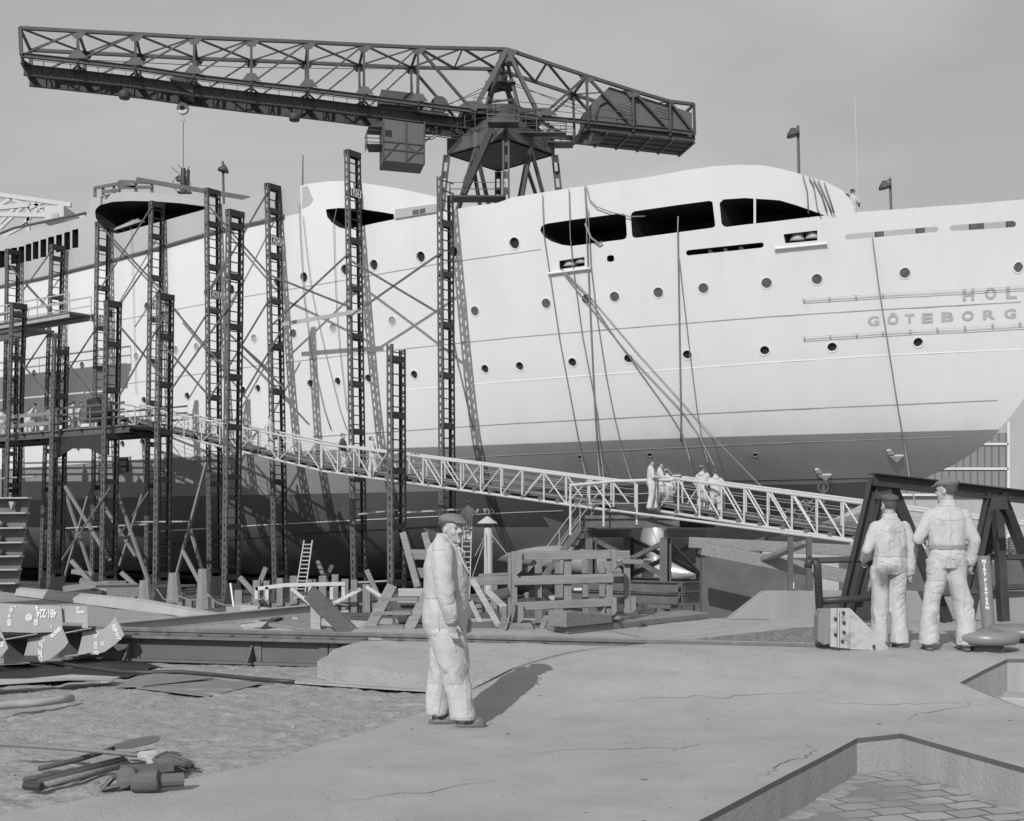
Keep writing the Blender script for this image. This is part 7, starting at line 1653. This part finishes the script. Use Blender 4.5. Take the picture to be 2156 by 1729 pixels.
for i, l in enumerate(('pale plank on top of the heap inside the dark rounded opening', 'pale plank sticking out left of the heap inside the rounded opening', 'dark plank at the bottom of the heap inside the rounded opening', 'pale short plank crossing the heap inside the rounded opening')):
    a = A(240 + 8 * i, 486 - 4 * i, 11.2 - .2 * i); c = A(300 - 5 * i, 466 - 3 * (i % 2), 11.3 - .3 * i); b = MB(); b.beam(a, c, .3, .10); one(b, 'deck_plank', M['woodl' if i != 2 else 'wood'], l, 'plank', 'planks inside the rounded opening')
# ropes over the hull: follow the shell with a little slack
def hrope(D, label, r=.022, off=.12, tail=None):
    q = []
    for i, (x, y) in enumerate(densify(D, 25)):
        t, z = hit(x, y); n = hn(t, z)[0]; q.append(hp(t, z) + n * off)
    if tail:
        for x, y, Y in tail: q.append(P(x, y, Y))
    b = MB(); b.tube(q, r, 5); one(b, 'hanging_rope', M['rope'], label, 'rope', 'ropes hanging over the hull', smooth=True)
hrope([(1144, 408), (1148, 500), (1166, 620), (1180, 714), (1208, 864), (1226, 960)], 'rope hanging from the deck edge left of the first dark opening', tail=[(1233, 1004, 50)])
hrope([(1200, 398), (1203, 500), (1211, 582), (1228, 707), (1258, 864), (1266, 950)], 'rope crossing the rounded end of the first dark opening', tail=[(1272, 1012, 49)])
hrope([(1233, 392), (1236, 440), (1238, 514), (1243, 632), (1250, 782), (1254, 864), (1260, 960)], 'thick rope hanging through the middle of the first dark opening', .03, tail=[(1263, 1009, 48.5)])
hrope([(1240, 440), (1246, 560), (1258, 664), (1278, 794), (1292, 864), (1312, 950)], 'slack rope passing right of the first mooring recess', tail=[(1330, 1012, 47.5)])
hrope([(1236, 391), (1243, 420), (1258, 435), (1290, 447), (1330, 456), (1360, 455)], 'loop of cable slung into the second dark opening', .025)
hrope([(1234, 470), (1246, 500), (1262, 512), (1269, 509)], 'frayed coil of rope under the first dark opening', .05)
hrope([(1183, 567), (1240, 640), (1295, 707), (1408, 864), (1440, 915)], 'left mooring line slanting down from the first recess', tail=[(1453, 970, 48)])
hrope([(1184, 566), (1238, 622), (1300, 715), (1330, 751), (1437, 864), (1470, 910)], 'middle mooring line slanting down from the first recess', tail=[(1503, 979, 47)])
hrope([(1186, 566), (1245, 625), (1340, 738), (1454, 864), (1500, 915)], 'right mooring line slanting down from the first recess', .018, tail=[(1608, 1030, 44)])
hrope([(1429, 455), (1428, 492), (1430, 614), (1432, 744), (1434, 864), (1434, 928)], 'rope hanging from the second dark opening straight down', .03)
hrope([(1430, 537), (1442, 645), (1455, 757), (1468, 860), (1480, 930)], 'rope curving right below the second dark opening', .02, tail=[(1490, 974, 47)])
hrope([(1836, 500), (1849, 600), (1862, 682), (1891, 864), (1905, 940)], 'rope hanging from the long slot past the letter G', .03, tail=[(1914, 1005, 50), (1928, 1064, 46)])
for i, (D, l) in enumerate((([(1690, 368), (1699, 400), (1702, 450)], 'leftmost rope over the curved end of the deckhouse'), ([(1703, 372), (1713, 390), (1722, 444), (1728, 452)], 'second rope over the curved end of the deckhouse'), ([(1712, 375), (1730, 410), (1741, 446)], 'third rope over the curved end of the deckhouse'), ([(1722, 379), (1740, 420), (1751, 448)], 'fourth rope over the curved end of the deckhouse'), ([(1735, 384), (1744, 410), (1756, 448)], 'rightmost rope over the curved end of the deckhouse'))): hrope(D, l, .03)
hrope([(633, 430), (636, 500), (641, 582), (644, 632), (660, 750), (686, 864), (700, 905)], 'rope hanging from the grey patch right of the A24 tower', .022)
hrope([(641, 455), (650, 540), (661, 622), (690, 750), (719, 864), (733, 905)], 'thin rope right of the one from the grey patch', .016)
hrope([(712, 440), (706, 470), (708, 560), (712, 657), (720, 750), (733, 864)], 'rope hanging just left of the R26 tower', .018)
hrope([(953, 694), (965, 760), (989, 862), (1000, 905)], 'dark rope along the tower shadow by the crane legs', .03)
hrope([(436, 440), (434, 500), (436, 610)], 'pair of thin lines hanging beside the A23 tower', .02)
hrope([(279, 480), (283, 560), (286, 700), (290, 830)], 'thin line hanging below the rounded opening', .014)
# far lattice gantry and house at the upper left
t = thing('lattice_gantry', 'pale lattice gantry in the far upper left beyond the ship', 'gantry', P(60, 520, 150))
b = MB()
for p, q in (((-40, 405), (150, 432)), ((0, 452), (180, 455)), ((-20, 440), (60, 432))): b.beam(P(*p, 150), P(*q, 150), .5, .5)
for p, q in (((12, 412), (52, 432)), ((55, 418), (90, 440)), ((95, 424), (60, 440)), ((0, 482), (50, 434)), ((48, 475), (80, 440)), ((60, 425), (60, 500)), ((85, 440), (110, 470)), ((126, 430), (126, 470)), ((130, 432), (165, 458)), ((0, 432), (30, 415)), ((30, 440), (0, 470)), ((5, 500), (60, 470))): b.beam(P(*p, 150), P(*q, 150), .35, .35)
b.build('lattice', M['pale'], t)
t = thing('white_deckhouse', 'small white house with one window in the far upper left', 'house', P(115, 480, 140)); b = MB(); b.prism([P(94, 470, 140), P(134, 462, 140), P(134, 432, 140), P(94, 434, 140)], (0, 5, 0)); b.build('wall', M['pale'], t)
b = MB(); b.prism([P(109, 462, 139.9), P(123, 460, 139.9), P(123, 449, 139.9), P(109, 450, 139.9)], (0, .05, 0)); b.build('window', M['steel'], t)
for x, y, l in ((40, 480, 'small deck figure on the far upper deck at the left'), ):
    b = MB(); b.tube([P(0, 492, 95), P(30, 480, 95), P(60, 474, 95), P(180, 449, 90)], .10, 6); one(b, 'deck_railing', M['tower'], 'thin dark railing along the upper deck at the far left', 'railing')
